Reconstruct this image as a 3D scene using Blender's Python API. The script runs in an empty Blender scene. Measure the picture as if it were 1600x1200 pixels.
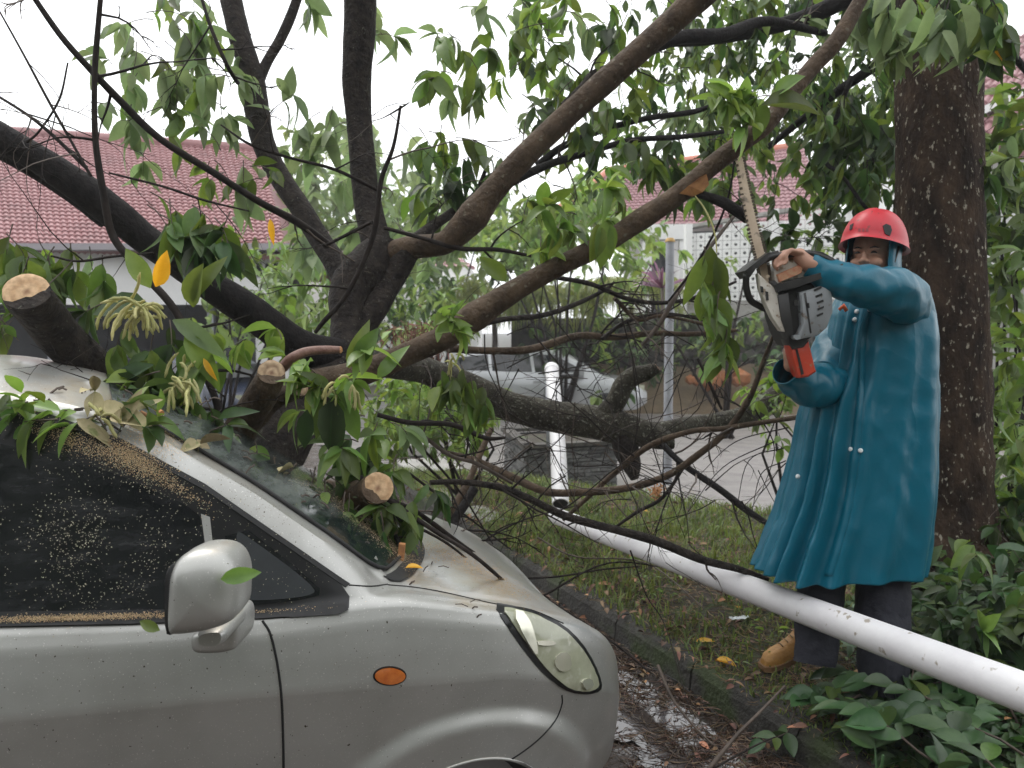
import bpy, bmesh, math, random
import numpy as np
from mathutils import Vector, Matrix, noise, geometry
from mathutils.bvhtree import BVHTree
random.seed(7); np.random.seed(7)
R = random.uniform
SC = bpy.context.scene
COL = SC.collection

# ---------------------------------------------------------------- camera, sky, sun, exposure
CAM_H, FPX = 1.6, 1245.0
PITCH = math.atan(90 / FPX)
cam_d = bpy.data.cameras.new('camera'); cam = bpy.data.objects.new('camera', cam_d); COL.objects.link(cam)
cam.location = (0, 0, CAM_H); cam.rotation_euler = (math.pi / 2 - PITCH, 0, 0)
cam_d.sensor_width = 36; cam_d.lens = 36 * FPX / 1600; cam_d.clip_start = .05; cam_d.clip_end = 2000
cam_d.dof.use_dof = True; cam_d.dof.focus_distance = 2.3; cam_d.dof.aperture_fstop = 5.0
SC.camera = cam
w = bpy.data.worlds.new('World'); SC.world = w; w.use_nodes = True
nt = w.node_tree; nt.nodes.clear()
n_out = nt.nodes.new('ShaderNodeOutputWorld'); n_bg = nt.nodes.new('ShaderNodeBackground')
n_sky = nt.nodes.new('ShaderNodeTexSky'); n_sky.sky_type = 'NISHITA'; n_sky.sun_disc = False
SUN_EL, SUN_AZ = math.radians(58), math.radians(-35)
n_sky.sun_elevation = SUN_EL; n_sky.sun_rotation = SUN_AZ
n_hs = nt.nodes.new('ShaderNodeHueSaturation'); n_hs.inputs['Saturation'].default_value = .25
n_mix = nt.nodes.new('ShaderNodeMix'); n_mix.data_type = 'RGBA'; n_mix.inputs[0].default_value = .8
n_mix.inputs[7].default_value = (13.2, 13.4, 13.6, 1)     # the even cloud layer
nt.links.new(n_sky.outputs[0], n_hs.inputs['Color']); nt.links.new(n_hs.outputs[0], n_mix.inputs[6])
nt.links.new(n_mix.outputs[2], n_bg.inputs[0]); n_bg.inputs[1].default_value = .12
nt.links.new(n_bg.outputs[0], n_out.inputs[0])
sd = bpy.data.lights.new('sun', 'SUN'); sd.energy = 1.0; sd.angle = math.radians(25); sd.color = (1, .97, .92)
sun = bpy.data.objects.new('sun', sd); COL.objects.link(sun)
sun.rotation_euler = (math.pi / 2 - SUN_EL, 0, -SUN_AZ + math.pi)
SC.view_settings.view_transform = 'Standard'; SC.view_settings.look = 'None'
SC.view_settings.exposure = 0.42; SC.view_settings.gamma = 1; SC.view_settings.use_curve_mapping = False
SC.cycles.use_denoising = True
SC.cycles.max_bounces = 6; SC.cycles.transparent_max_bounces = 6

# ---------------------------------------------------------------- helpers
_F = Vector((0, math.cos(PITCH), -math.sin(PITCH))); _U = Vector((0, math.sin(PITCH), math.cos(PITCH))); _X = Vector((1, 0, 0))
_C = Vector((0, 0, CAM_H))
def ray(u, v): return _F + _X * ((u - 800) / FPX) + _U * ((600 - v) / FPX)
def P(u, v, d): return _C + ray(u, v) * d                     # photograph pixel + distance -> point of the place
def proj(p):
    q = Vector(p) - _C; d = q.dot(_F)
    if d < .05: return (-9999, -9999, d)
    return (800 + FPX * q.x / d, 600 - FPX * q.dot(_U) / d, d)
def ground_hit(u, v, z=0):
    r = ray(u, v); return _C + r * ((z - CAM_H) / r.z)

def link(o, parent=None):
    COL.objects.link(o)
    if parent is not None: o.parent = parent
    return o
def tag(o, label=None, cat=None, group=None, kind=None):
    if label: o['label'] = label
    if cat: o['category'] = cat
    if group: o['group'] = group
    if kind: o['kind'] = kind
    return o
def empty(name, loc, label, cat, group=None, rz=0):
    o = bpy.data.objects.new(name, None); o.location = loc; o.rotation_euler = (0, 0, rz); link(o)
    o.empty_display_size = .1
    return tag(o, label, cat, group)
def mesh(name, vs, fs, mat=None, smooth=False):
    m = bpy.data.meshes.new(name)
    if isinstance(vs, np.ndarray): vs = vs.tolist()
    m.from_pydata([tuple(v) for v in vs], [], fs)
    if mat:
        m.materials.append(mat)
    if smooth: m.polygons.foreach_set('use_smooth', [True] * len(m.polygons))
    m.update(); return m
def obj(name, vs, fs, mat, parent=None, smooth=False, sharp=None):
    """vertices in world space; the parent's translation/rotation is taken out"""
    m = mesh(name, vs, fs, mat, smooth)
    if sharp is not None:
        m.set_sharp_from_angle(angle=math.radians(sharp))
    o = bpy.data.objects.new(name, m)
    if parent is not None:
        mw = world_of(parent).inverted(); m.transform(mw)
    return link(o, parent)
def world_of(o):
    M = Matrix.LocRotScale(o.location, o.rotation_euler, o.scale)
    return world_of(o.parent) @ M if o.parent else M
def place(name, me, M, parent=None):
    """share mesh me under the world matrix M"""
    o = bpy.data.objects.new(name, me)
    if parent is not None: M = world_of(parent).inverted() @ M
    o.matrix_local = M
    link(o, parent)
    return o
class MB:
    def __init__(s): s.v = []; s.f = []
    def add(s, vs, fs):
        n = len(s.v); s.v += [tuple(v) for v in vs]; s.f += [tuple(i + n for i in f) for f in fs]
    def box(s, c, sz, M=None):
        x, y, z = sz[0] / 2, sz[1] / 2, sz[2] / 2
        vs = [Vector((a * x, b * y, g * z)) for a in (-1, 1) for b in (-1, 1) for g in (-1, 1)]
        if M: vs = [M @ v for v in vs]
        vs = [v + Vector(c) for v in vs]
        s.add(vs, [(0, 1, 3, 2), (4, 6, 7, 5), (0, 4, 5, 1), (2, 3, 7, 6), (0, 2, 6, 4), (1, 5, 7, 3)])
    def tube(s, pts, rad, n=8, cap=True, bark=0, seed=0):
        v, f = tube(pts, rad, n, cap, bark, seed); s.add(v, f)
    def build(s, name, mat, parent=None, smooth=False, sharp=None):
        return obj(name, s.v, s.f, mat, parent, smooth, sharp)
def tube(pts, rad, n=8, cap=True, bark=0, seed=0):
    pts = [Vector(p) for p in pts]; m = len(pts)
    if not hasattr(rad, '__len__'): rad = [rad] * m
    vs, fs = [], []
    t = (pts[1] - pts[0]).normalized()
    a = t.cross(Vector((0, 0, 1)) if abs(t.z) < .9 else Vector((1, 0, 0))).normalized()
    for i in range(m):
        t = (pts[min(i + 1, m - 1)] - pts[max(i - 1, 0)])
        if t.length < 1e-7: t = Vector((0, 0, 1))
        t.normalize(); a = (a - t * a.dot(t))
        if a.length < 1e-5: a = t.orthogonal()
        a.normalize(); b = t.cross(a)
        for k in range(n):
            th = 2 * math.pi * k / n; dr = a * math.cos(th) + b * math.sin(th)
            r = rad[i]
            if bark:
                q = pts[i] + dr * r
                r *= 1 + bark * (noise.noise(q * 9 + Vector((seed, 0, 0))) + .6 * noise.noise(q * 28) + .35 * noise.noise(Vector((math.cos(th) * 4, math.sin(th) * 4, i * .3 + seed))))
            vs.append(pts[i] + dr * r)
    for i in range(m - 1):
        for k in range(n):
            k2 = (k + 1) % n
            fs.append((i * n + k, i * n + k2, (i + 1) * n + k2, (i + 1) * n + k))
    if cap:
        fs.append(tuple(range(n - 1, -1, -1))); fs.append(tuple((m - 1) * n + k for k in range(n)))
    return vs, fs
def catmull(P_, n):
    """P_: list of tuples; n samples per span"""
    A = [np.array(p, float) for p in P_]
    A = [2 * A[0] - A[1]] + A + [2 * A[-1] - A[-2]]
    out = []
    for i in range(1, len(A) - 2):
        for k in range(n):
            t = k / n
            out.append(.5 * ((2 * A[i]) + (-A[i - 1] + A[i + 1]) * t + (2 * A[i - 1] - 5 * A[i] + 4 * A[i + 1] - A[i + 2]) * t * t + (-A[i - 1] + 3 * A[i] - 3 * A[i + 1] + A[i + 2]) * t ** 3))
    out.append(A[-2]); return out
def lerpt(x, tab):
    if x <= tab[0][0]: return tab[0][1]
    for (a, p), (b, q) in zip(tab, tab[1:]):
        if x <= b: return p + (q - p) * (x - a) / (b - a)
    return tab[-1][1]
def sst(a, b, x):
    t = max(0, min(1, (x - a) / (b - a))); return t * t * (3 - 2 * t)

# ---------------------------------------------------------------- materials
def mat(name, c1, c2=None, scale=8, rough=.6, metal=0, bump=0, bscale=None, stretch=None, c3=None, s3=60, f3=.62, coat=0, spec=None, rough2=None, lohi=(.35, .65), sheen=0, trans=0, islands=0, detail=6, w3=.03):
    m = bpy.data.materials.new(name); m.use_nodes = True; t = m.node_tree; b = t.nodes['Principled BSDF']
    N, L = t.nodes.new, t.links.new
    b.inputs['Roughness'].default_value = rough; b.inputs['Metallic'].default_value = metal
    if coat: b.inputs['Coat Weight'].default_value = coat; b.inputs['Coat Roughness'].default_value = .08
    if spec is not None: b.inputs['Specular IOR Level'].default_value = spec
    b.inputs['Base Color'].default_value = (*c1, 1)
    co = N('ShaderNodeTexCoord'); mp = N('ShaderNodeMapping'); g = N('ShaderNodeNewGeometry')
    L(g.outputs['Position'], mp.inputs[0])
    if stretch: mp.inputs['Scale'].default_value = stretch
    col = None
    if c2:
        nz = N('ShaderNodeTexNoise'); nz.inputs['Scale'].default_value = scale; nz.inputs['Detail'].default_value = detail; nz.inputs['Roughness'].default_value = .65
        L(mp.outputs[0], nz.inputs['Vector'])
        mr = N('ShaderNodeMapRange'); mr.inputs[1].default_value = lohi[0]; mr.inputs[2].default_value = lohi[1]
        L(nz.outputs[0], mr.inputs[0])
        mx = N('ShaderNodeMix'); mx.data_type = 'RGBA'; mx.inputs[6].default_value = (*c1, 1); mx.inputs[7].default_value = (*c2, 1)
        L(mr.outputs[0], mx.inputs[0]); col = mx.outputs[2]
        if rough2 is not None:
            r2 = N('ShaderNodeMapRange'); r2.inputs[3].default_value = rough; r2.inputs[4].default_value = rough2
            L(mr.outputs[0], r2.inputs[0]); L(r2.outputs[0], b.inputs['Roughness'])
    if c3:
        n3 = N('ShaderNodeTexNoise'); n3.inputs['Scale'].default_value = s3; n3.inputs['Detail'].default_value = 3
        L(mp.outputs[0], n3.inputs['Vector'])
        m3 = N('ShaderNodeMapRange'); m3.inputs[1].default_value = f3; m3.inputs[2].default_value = f3 + w3
        L(n3.outputs[0], m3.inputs[0])
        x3 = N('ShaderNodeMix'); x3.data_type = 'RGBA'; x3.inputs[7].default_value = (*c3, 1)
        if col: L(col, x3.inputs[6])
        else: x3.inputs[6].default_value = (*c1, 1)
        L(m3.outputs[0], x3.inputs[0]); col = x3.outputs[2]
    if islands:
        oi = N('ShaderNodeObjectInfo'); ad = N('ShaderNodeMath'); ad.operation = 'ADD'; fr = N('ShaderNodeMath'); fr.operation = 'FRACT'
        L(oi.outputs['Random'], ad.inputs[0]); L(g.outputs['Random Per Island'], ad.inputs[1]); L(ad.outputs[0], fr.inputs[0])
        hs = N('ShaderNodeHueSaturation')
        v = N('ShaderNodeMapRange'); v.inputs[3].default_value = 1 - islands; v.inputs[4].default_value = 1 + islands
        L(fr.outputs[0], v.inputs[0]); L(v.outputs[0], hs.inputs['Value'])
        h = N('ShaderNodeMapRange'); h.inputs[3].default_value = .5 - islands * .05; h.inputs[4].default_value = .5 + islands * .05
        m5 = N('ShaderNodeMath'); m5.operation = 'MULTIPLY'; m5.inputs[1].default_value = 7.31; f5 = N('ShaderNodeMath'); f5.operation = 'FRACT'
        L(fr.outputs[0], m5.inputs[0]); L(m5.outputs[0], f5.inputs[0]); L(f5.outputs[0], h.inputs[0]); L(h.outputs[0], hs.inputs['Hue'])
        if col: L(col, hs.inputs['Color'])
        else: hs.inputs['Color'].default_value = (*c1, 1)
        col = hs.outputs[0]
    if col: L(col, b.inputs['Base Color'])
    if bump:
        nb = N('ShaderNodeTexNoise'); nb.inputs['Scale'].default_value = bscale or scale * 2; nb.inputs['Detail'].default_value = 8
        L(mp.outputs[0], nb.inputs['Vector'])
        bm_ = N('ShaderNodeBump'); bm_.inputs['Strength'].default_value = bump; bm_.inputs['Distance'].default_value = .02
        L(nb.outputs[0], bm_.inputs['Height']); L(bm_.outputs[0], b.inputs['Normal'])
    if trans:
        tr = N('ShaderNodeBsdfTranslucent'); ms = N('ShaderNodeMixShader'); ms.inputs[0].default_value = trans
        hs2 = N('ShaderNodeHueSaturation'); hs2.inputs['Saturation'].default_value = 1.1; hs2.inputs['Value'].default_value = 1.9; hs2.inputs['Hue'].default_value = .485
        if col: L(col, hs2.inputs['Color'])
        else: hs2.inputs['Color'].default_value = (*c1, 1)
        L(hs2.outputs[0], tr.inputs[0]); L(b.outputs[0], ms.inputs[1]); L(tr.outputs[0], ms.inputs[2])
        L(ms.outputs[0], t.nodes['Material Output'].inputs[0])
    return m
M = {}
M['leaf'] = mat('leaf_green', (.085, .145, .028), (.13, .20, .045), 12, rough=.42, islands=.5, trans=.38)
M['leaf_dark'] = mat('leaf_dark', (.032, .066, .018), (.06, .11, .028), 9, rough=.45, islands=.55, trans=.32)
M['leaf_bright'] = mat('leaf_bright', (.15, .25, .055), (.21, .31, .08), 12, rough=.36, islands=.3, trans=.35)
M['leaf_grey'] = mat('leaf_greyish', (.14, .20, .085), (.19, .26, .12), 10, rough=.5, islands=.35, trans=.4)
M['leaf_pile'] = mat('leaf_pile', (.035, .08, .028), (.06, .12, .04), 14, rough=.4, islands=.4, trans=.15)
M['leaf_yellow'] = mat('leaf_yellow', (.75, .42, .04), (.82, .50, .08), 20, rough=.4, trans=.3)
M['leaf_brown'] = mat('leaf_brown', (.30, .13, .06), (.45, .22, .11), 20, rough=.55, islands=.3)
M['leaf_far'] = mat('leaf_far', (.15, .23, .06), (.21, .29, .09), 3, rough=.55, islands=.35, trans=.3)
M['leaf_palm'] = mat('leaf_palm', (.15, .20, .05), (.26, .29, .08), 5, rough=.45, islands=.3, trans=.35)
M['flower'] = mat('catkin_flower', (.42, .42, .16), (.55, .52, .26), 60, rough=.7, islands=.2, trans=.2)
M['bark'] = mat('wet_bark', (.012, .0095, .009), (.042, .033, .027), 26, rough=.75, spec=.22, bump=.7, bscale=60, c3=(.10, .10, .08), s3=80, f3=.67)
M['bark_brown'] = mat('brown_bark', (.045, .029, .018), (.125, .085, .055), 11, rough=.7, spec=.25, bump=.6, bscale=50, c3=(.17, .15, .11), s3=38, f3=.64, w3=.06)
M['bark_dark'] = mat('dark_bark', (.008, .0065, .007), (.022, .019, .018), 26, rough=.75, spec=.2, bump=.45, bscale=80)
M['bark_trunk'] = mat('lichen_bark', (.018, .012, .009), (.078, .050, .033), 9, spec=.15, rough=.9, bump=.9, bscale=45, c3=(.34, .31, .25), s3=58, f3=.625, w3=.06, stretch=(1, 1, .5), lohi=(.38, .7), detail=10)
M['bark_lichen'] = mat('lichen_grey_bark', (.026, .022, .016), (.075, .068, .05), 14, spec=.2, rough=.75, bump=.7, bscale=70, c3=(.2, .2, .16), s3=70, f3=.6, w3=.06)
M['twig'] = mat('twig_bark', (.05, .035, .027), (.11, .08, .06), 18, rough=.6)
M['twig_dark'] = mat('twig_dark', (.012, .009, .008), (.032, .024, .02), 18, spec=.2, rough=.75)
M['sawdust'] = mat('sawdust', (.58, .40, .22), (.72, .55, .34), 120, rough=.95, bump=.6, bscale=300, islands=.2)
M['paint'] = None
M['black_gloss'] = mat('black_gloss', (.008, .008, .009), rough=.28)
M['rubber'] = mat('black_rubber', (.012, .012, .013), (.02, .02, .02), 60, rough=.6)
M['asphalt_back'] = mat('grey_street', (.17, .155, .15), (.24, .22, .21), 3, rough=.5, rough2=.3, bump=.15, bscale=120)
M['white_wall'] = mat('white_wall', (.82, .82, .81), (.74, .74, .73), 1.2, rough=.8)
M['concrete'] = mat('concrete', (.26, .25, .23), (.36, .35, .33), 6, rough=.7, bump=.3, bscale=60, c3=(.1, .11, .07), s3=5, f3=.6, w3=.15)
M['soil'] = mat('wet_soil', (.022, .016, .011), (.055, .042, .027), 14, rough=.8, bump=1, bscale=40, c3=(.05, .07, .02), s3=8, f3=.5, w3=.15)
M['grass'] = mat('grass', (.09, .135, .03), (.16, .205, .055), 3, rough=.5, islands=.5, trans=.3)
M['pole_white'] = mat('white_pole_paint', (.80, .79, .80), (.70, .68, .70), 5, rough=.38, c3=(.36, .32, .27), s3=24, f3=.66, w3=.05, rough2=.5, bump=.06, bscale=40)
M['pole_grey'] = mat('grey_pole_paint', (.42, .43, .48), (.30, .30, .33), 9, rough=.5)
M['stone'] = mat('grey_stone', (.09, .09, .088), (.17, .17, .165), 20, rough=.7, bump=.5, bscale=60, islands=.35)
M['dark_wall'] = mat('mossy_dark_wall', (.035, .032, .028), (.09, .08, .068), 2.5, rough=.8, bump=.5, bscale=12, c3=(.04, .07, .02), s3=3, f3=.55, w3=.1)
M['earth'] = mat('earth_bank', (.10, .075, .042), (.17, .12, .07), 3, rough=.8, bump=.6, bscale=14)
M['orange_clay'] = mat('orange_clay', (.38, .14, .05), (.28, .12, .05), 8, rough=.8)
M['roof_tile'] = mat('clay_roof_tile', (.29, .135, .145), (.36, .18, .19), 2, rough=.55, islands=.2, c3=(.22, .11, .115), s3=1.4, f3=.55, w3=.2)
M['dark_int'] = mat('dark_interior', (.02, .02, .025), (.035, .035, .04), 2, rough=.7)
M['tinted'] = mat('tinted_glass', (.012, .014, .016), rough=.06, spec=.6)
M['far_silver'] = mat('silver_far_paint', (.44, .45, .47), (.40, .41, .42), 3, rough=.3, metal=.5, coat=.5)
M['dark_blue'] = mat('dark_blue_paint', (.03, .04, .07), rough=.25, coat=.5)
M['coat'] = mat('teal_raincoat', (.0, .115, .18), (.001, .122, .19), 2, rough=.34, bump=.10, bscale=32, islands=0, spec=.42)
def crumple(m, sc=8, st=.35):
    t = m.node_tree; N, L = t.nodes.new, t.links.new; b = t.nodes['Principled BSDF']; old = b.inputs['Normal'].links[0].from_node
    g = N('ShaderNodeNewGeometry'); nz = N('ShaderNodeTexNoise'); nz.inputs['Scale'].default_value = 4; L(g.outputs['Position'], nz.inputs['Vector'])
    mx = N('ShaderNodeMix'); mx.data_type = 'VECTOR'; mx.inputs[0].default_value = .12; L(g.outputs['Position'], mx.inputs[4]); L(nz.outputs['Color'], mx.inputs[5])
    mp = N('ShaderNodeMapping'); mp.inputs['Scale'].default_value = (1, 1, .5); L(mx.outputs[1], mp.inputs[0])
    v = N('ShaderNodeTexVoronoi'); v.feature = 'F1'; v.inputs['Scale'].default_value = sc; L(mp.outputs[0], v.inputs['Vector'])
    bp = N('ShaderNodeBump'); bp.inputs['Strength'].default_value = st; bp.inputs['Distance'].default_value = .03; L(v.outputs['Distance'], bp.inputs['Height']); L(old.outputs[0], bp.inputs['Normal']); L(bp.outputs[0], b.inputs['Normal'])
crumple(M['coat'], 11, .30)
M['trouser'] = mat('navy_trousers', (.012, .013, .022), (.022, .023, .034), 12, rough=.8, bump=.4, bscale=30)
M['boot'] = mat('tan_boot_leather', (.50, .26, .07), (.36, .18, .05), 14, rough=.5, bump=.3, bscale=50)
M['sole'] = mat('boot_sole', (.20, .11, .05), rough=.8)
M['skin'] = mat('skin', (.42, .22, .15), (.47, .26, .18), 18, rough=.5, bump=.05, bscale=120)
M['hair'] = mat('black_hair', (.01, .008, .008), rough=.5)
M['red_helmet'] = mat('red_helmet', (.62, .018, .035), (.55, .015, .03), 6, rough=.38, c3=(.3, .03, .03), s3=60, f3=.66, w3=.05)
M['saw_white'] = mat('pale_saw_plastic', (.66, .62, .56), (.55, .50, .43), 14, rough=.45, c3=(.3, .22, .15), s3=40, f3=.6, w3=.06)
M['saw_grey'] = mat('grey_saw_plastic', (.27, .29, .30), (.22, .23, .24), 14, rough=.5, c3=(.15, .12, .1), s3=50, f3=.6, w3=.08)
M['saw_black'] = mat('black_saw_plastic', (.015, .015, .016), (.03, .028, .026), 20, rough=.45)
M['saw_orange'] = mat('orange_saw_plastic', (.55, .055, .02), (.46, .045, .02), 12, rough=.45, c3=(.35, .2, .12), s3=50, f3=.62, w3=.06)
M['saw_bar'] = mat('worn_steel_bar', (.62, .50, .38), (.48, .37, .27), 14, rough=.45, metal=.25, c3=(.25, .2, .16), s3=30, f3=.6, w3=.1)
M['chain'] = mat('saw_chain', (.08, .06, .05), (.2, .16, .12), 50, rough=.5, metal=.6)
M['orange_cloth'] = mat('orange_cloth', (.7, .12, .03), rough=.6)
M['button'] = mat('white_button', (.75, .78, .78), rough=.3)
M['wrapper'] = mat('white_wrapper', (.6, .65, .7), (.75, .78, .8), 40, rough=.3)
M['tyre'] = M['rubber']

def kerbmat():
    m = mat('mossy_kerb', (.018, .016, .014), (.055, .052, .044), 7, rough=.75, bump=.7, bscale=50, c3=(.035, .05, .015), s3=4, f3=.52, w3=.12)
    return m
M['kerb'] = kerbmat()
def wood_cut(name, c1, c2, centre_scale=70):
    """rings around the object's own origin, drawn in object space on a disc lying in local XY"""
    m = bpy.data.materials.new(name); m.use_nodes = True; t = m.node_tree; b = t.nodes['Principled BSDF']; N, L = t.nodes.new, t.links.new
    co = N('ShaderNodeTexCoord'); wv = N('ShaderNodeTexWave'); wv.wave_type = 'RINGS'; wv.rings_direction = 'SPHERICAL'
    wv.inputs['Scale'].default_value = centre_scale; wv.inputs['Distortion'].default_value = 3.5; wv.inputs['Detail'].default_value = 4; wv.inputs['Detail Scale'].default_value = 1.5
    nz = N('ShaderNodeTexNoise'); nz.inputs['Scale'].default_value = 60
    L(co.outputs['Object'], wv.inputs['Vector']); L(co.outputs['Object'], nz.inputs['Vector'])
    r = N('ShaderNodeValToRGB'); r.color_ramp.elements[0].color = (*c2, 1); r.color_ramp.elements[1].color = (*c1, 1)
    r.color_ramp.elements[1].position = .55
    L(wv.outputs[0], r.inputs[0])
    ln = N('ShaderNodeVectorMath'); ln.operation = 'LENGTH'; L(co.outputs['Object'], ln.inputs[0])
    mr = N('ShaderNodeMapRange'); mr.inputs[1].default_value = .0; mr.inputs[2].default_value = .014; mr.inputs[3].default_value = .75; mr.inputs[4].default_value = 0
    L(ln.outputs['Value'], mr.inputs[0])
    mx = N('ShaderNodeMix'); mx.data_type = 'RGBA'; mx.inputs[7].default_value = (.22, .10, .06, 1); L(mr.outputs[0], mx.inputs[0]); L(r.outputs[0], mx.inputs[6])
    m2 = N('ShaderNodeMix'); m2.data_type = 'RGBA'; m2.blend_type = 'MULTIPLY'; m2.inputs[0].default_value = .6; L(mx.outputs[2], m2.inputs[6])
    r2 = N('ShaderNodeValToRGB'); r2.color_ramp.elements[0].color = (.55, .5, .45, 1); r2.color_ramp.elements[1].color = (1, 1, 1, 1); r2.color_ramp.elements[0].position = .35; r2.color_ramp.elements[1].position = .6
    L(nz.outputs[0], r2.inputs[0]); L(r2.outputs[0], m2.inputs[7]); L(m2.outputs[2], b.inputs['Base Color'])
    b.inputs['Roughness'].default_value = .75
    bp = N('ShaderNodeBump'); bp.inputs['Strength'].default_value = .5; bp.inputs['Distance'].default_value = .003; L(wv.outputs[0], bp.inputs['Height']); L(bp.outputs[0], b.inputs['Normal'])
    return m
M['cut'] = wood_cut('fresh_cut_wood', (.68, .46, .27), (.60, .38, .21), 9)
M['cut_grey'] = wood_cut('cut_wood_dull', (.50, .36, .23), (.36, .24, .15), 14)
M['torn'] = mat('torn_wood', (.55, .27, .10), (.36, .16, .07), 30, rough=.7, stretch=(1, 1, 1))

def paintmat():
    m = bpy.data.materials.new('silver_car_paint'); m.use_nodes = True; t = m.node_tree; b = t.nodes['Principled BSDF']; N, L = t.nodes.new, t.links.new
    g = N('ShaderNodeNewGeometry')
    b.inputs['Metallic'].default_value = .55; b.inputs['Roughness'].default_value = .36; b.inputs['Coat Weight'].default_value = .6; b.inputs['Coat Roughness'].default_value = .12
    # dust streaks, fine grit, light splashes
    n1 = N('ShaderNodeTexNoise'); n1.inputs['Scale'].default_value = 260; n1.inputs['Detail'].default_value = 2; L(g.outputs['Position'], n1.inputs['Vector'])
    r1 = N('ShaderNodeMapRange'); r1.inputs[1].default_value = .68; r1.inputs[2].default_value = .72; L(n1.outputs[0], r1.inputs[0])
    n2 = N('ShaderNodeTexNoise'); n2.inputs['Scale'].default_value = 5; n2.inputs['Detail'].default_value = 6; L(g.outputs['Position'], n2.inputs['Vector'])
    r2 = N('ShaderNodeMapRange'); r2.inputs[1].default_value = .4; r2.inputs[2].default_value = .7; r2.inputs[3].default_value = 0; r2.inputs[4].default_value = .45; L(n2.outputs[0], r2.inputs[0])
    m1 = N('ShaderNodeMix'); m1.data_type = 'RGBA'; m1.inputs[6].default_value = (.45, .45, .43, 1); m1.inputs[7].default_value = (.27, .265, .24, 1); L(r2.outputs[0], m1.inputs[0])
    m2 = N('ShaderNodeMix'); m2.data_type = 'RGBA'; m2.inputs[7].default_value = (.75, .74, .70, 1); L(r1.outputs[0], m2.inputs[0]); L(m1.outputs[2], m2.inputs[6])
    n3 = N('ShaderNodeTexNoise'); n3.inputs['Scale'].default_value = 110; n3.inputs['Detail'].default_value = 1; L(g.outputs['Position'], n3.inputs['Vector'])
    r3 = N('ShaderNodeMapRange'); r3.inputs[1].default_value = .76; r3.inputs[2].default_value = .78; L(n3.outputs[0], r3.inputs[0])
    m3 = N('ShaderNodeMix'); m3.data_type = 'RGBA'; m3.inputs[7].default_value = (.06, .05, .03, 1); L(r3.outputs[0], m3.inputs[0]); L(m2.outputs[2], m3.inputs[6])
    sx = N('ShaderNodeSeparateXYZ'); L(g.outputs['Normal'], sx.inputs[0])
    up = N('ShaderNodeMapRange'); up.inputs[1].default_value = .72; up.inputs[2].default_value = .95; L(sx.outputs[2], up.inputs[0])
    n4 = N('ShaderNodeTexNoise'); n4.inputs['Scale'].default_value = 3.2; n4.inputs['Detail'].default_value = 9; n4.inputs['Roughness'].default_value = .7; L(g.outputs['Position'], n4.inputs['Vector'])
    r4 = N('ShaderNodeMapRange'); r4.inputs[1].default_value = .46; r4.inputs[2].default_value = .66; r4.inputs[4].default_value = .8; L(n4.outputs[0], r4.inputs[0])
    mm = N('ShaderNodeMath'); mm.operation = 'MULTIPLY'; L(up.outputs[0], mm.inputs[0]); L(r4.outputs[0], mm.inputs[1])
    m4 = N('ShaderNodeMix'); m4.data_type = 'RGBA'; m4.inputs[7].default_value = (.40, .31, .19, 1); L(mm.outputs[0], m4.inputs[0]); L(m3.outputs[2], m4.inputs[6])     # settled sawdust film
    L(m4.outputs[2], b.inputs['Base Color'])
    rr = N('ShaderNodeMapRange'); rr.inputs[3].default_value = .3; rr.inputs[4].default_value = .55; L(n2.outputs[0], rr.inputs[0]); L(rr.outputs[0], b.inputs['Roughness'])
    rc = N('ShaderNodeMapRange'); rc.inputs[3].default_value = .04; rc.inputs[4].default_value = .3; L(n2.outputs[0], rc.inputs[0]); L(rc.outputs[0], b.inputs['Coat Roughness'])
    return m
M['paint'] = paintmat()
def glassmat(name, base, sky_streak, r0, r1, st, tint=None):
    """wet tinted glass: water film smears the reflection, reflected sky painted in as paler streaks"""
    m = bpy.data.materials.new(name); m.use_nodes = True; t = m.node_tree; b = t.nodes['Principled BSDF']; N, L = t.nodes.new, t.links.new
    g = N('ShaderNodeNewGeometry'); mp = N('ShaderNodeMapping'); mp.inputs['Scale'].default_value = st; L(g.outputs['Position'], mp.inputs[0])
    n = N('ShaderNodeTexNoise'); n.inputs['Scale'].default_value = 7; n.inputs['Detail'].default_value = 8; n.inputs['Roughness'].default_value = .7; L(mp.outputs[0], n.inputs['Vector'])
    r = N('ShaderNodeMapRange'); r.inputs[1].default_value = .42; r.inputs[2].default_value = .7; L(n.outputs[0], r.inputs[0])
    x = N('ShaderNodeMix'); x.data_type = 'RGBA'; x.inputs[6].default_value = (*base, 1); x.inputs[7].default_value = (*sky_streak, 1); L(r.outputs[0], x.inputs[0]); L(x.outputs[2], b.inputs['Base Color'])
    rr = N('ShaderNodeMapRange'); rr.inputs[3].default_value = r0; rr.inputs[4].default_value = r1; L(r.outputs[0], rr.inputs[0]); L(rr.outputs[0], b.inputs['Roughness'])
    bp = N('ShaderNodeBump'); bp.inputs['Strength'].default_value = .10; bp.inputs['Distance'].default_value = .004
    n2 = N('ShaderNodeTexNoise'); n2.inputs['Scale'].default_value = 60; n2.inputs['Detail'].default_value = 3; L(g.outputs['Position'], n2.inputs['Vector']); L(n2.outputs[0], bp.inputs['Height']); L(bp.outputs[0], b.inputs['Normal'])
    return m
M['side_glass'] = glassmat('dark_side_glass', (.006, .007, .008), (.02, .021, .023), .10, .32, (1, 1, 3))
M['windscreen'] = glassmat('wet_windscreen_glass', (.012, .02, .018), (.20, .22, .21), .06, .35, (.7, .35, .9))  # pale streak colour paints the sky's reflection into the glass
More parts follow.
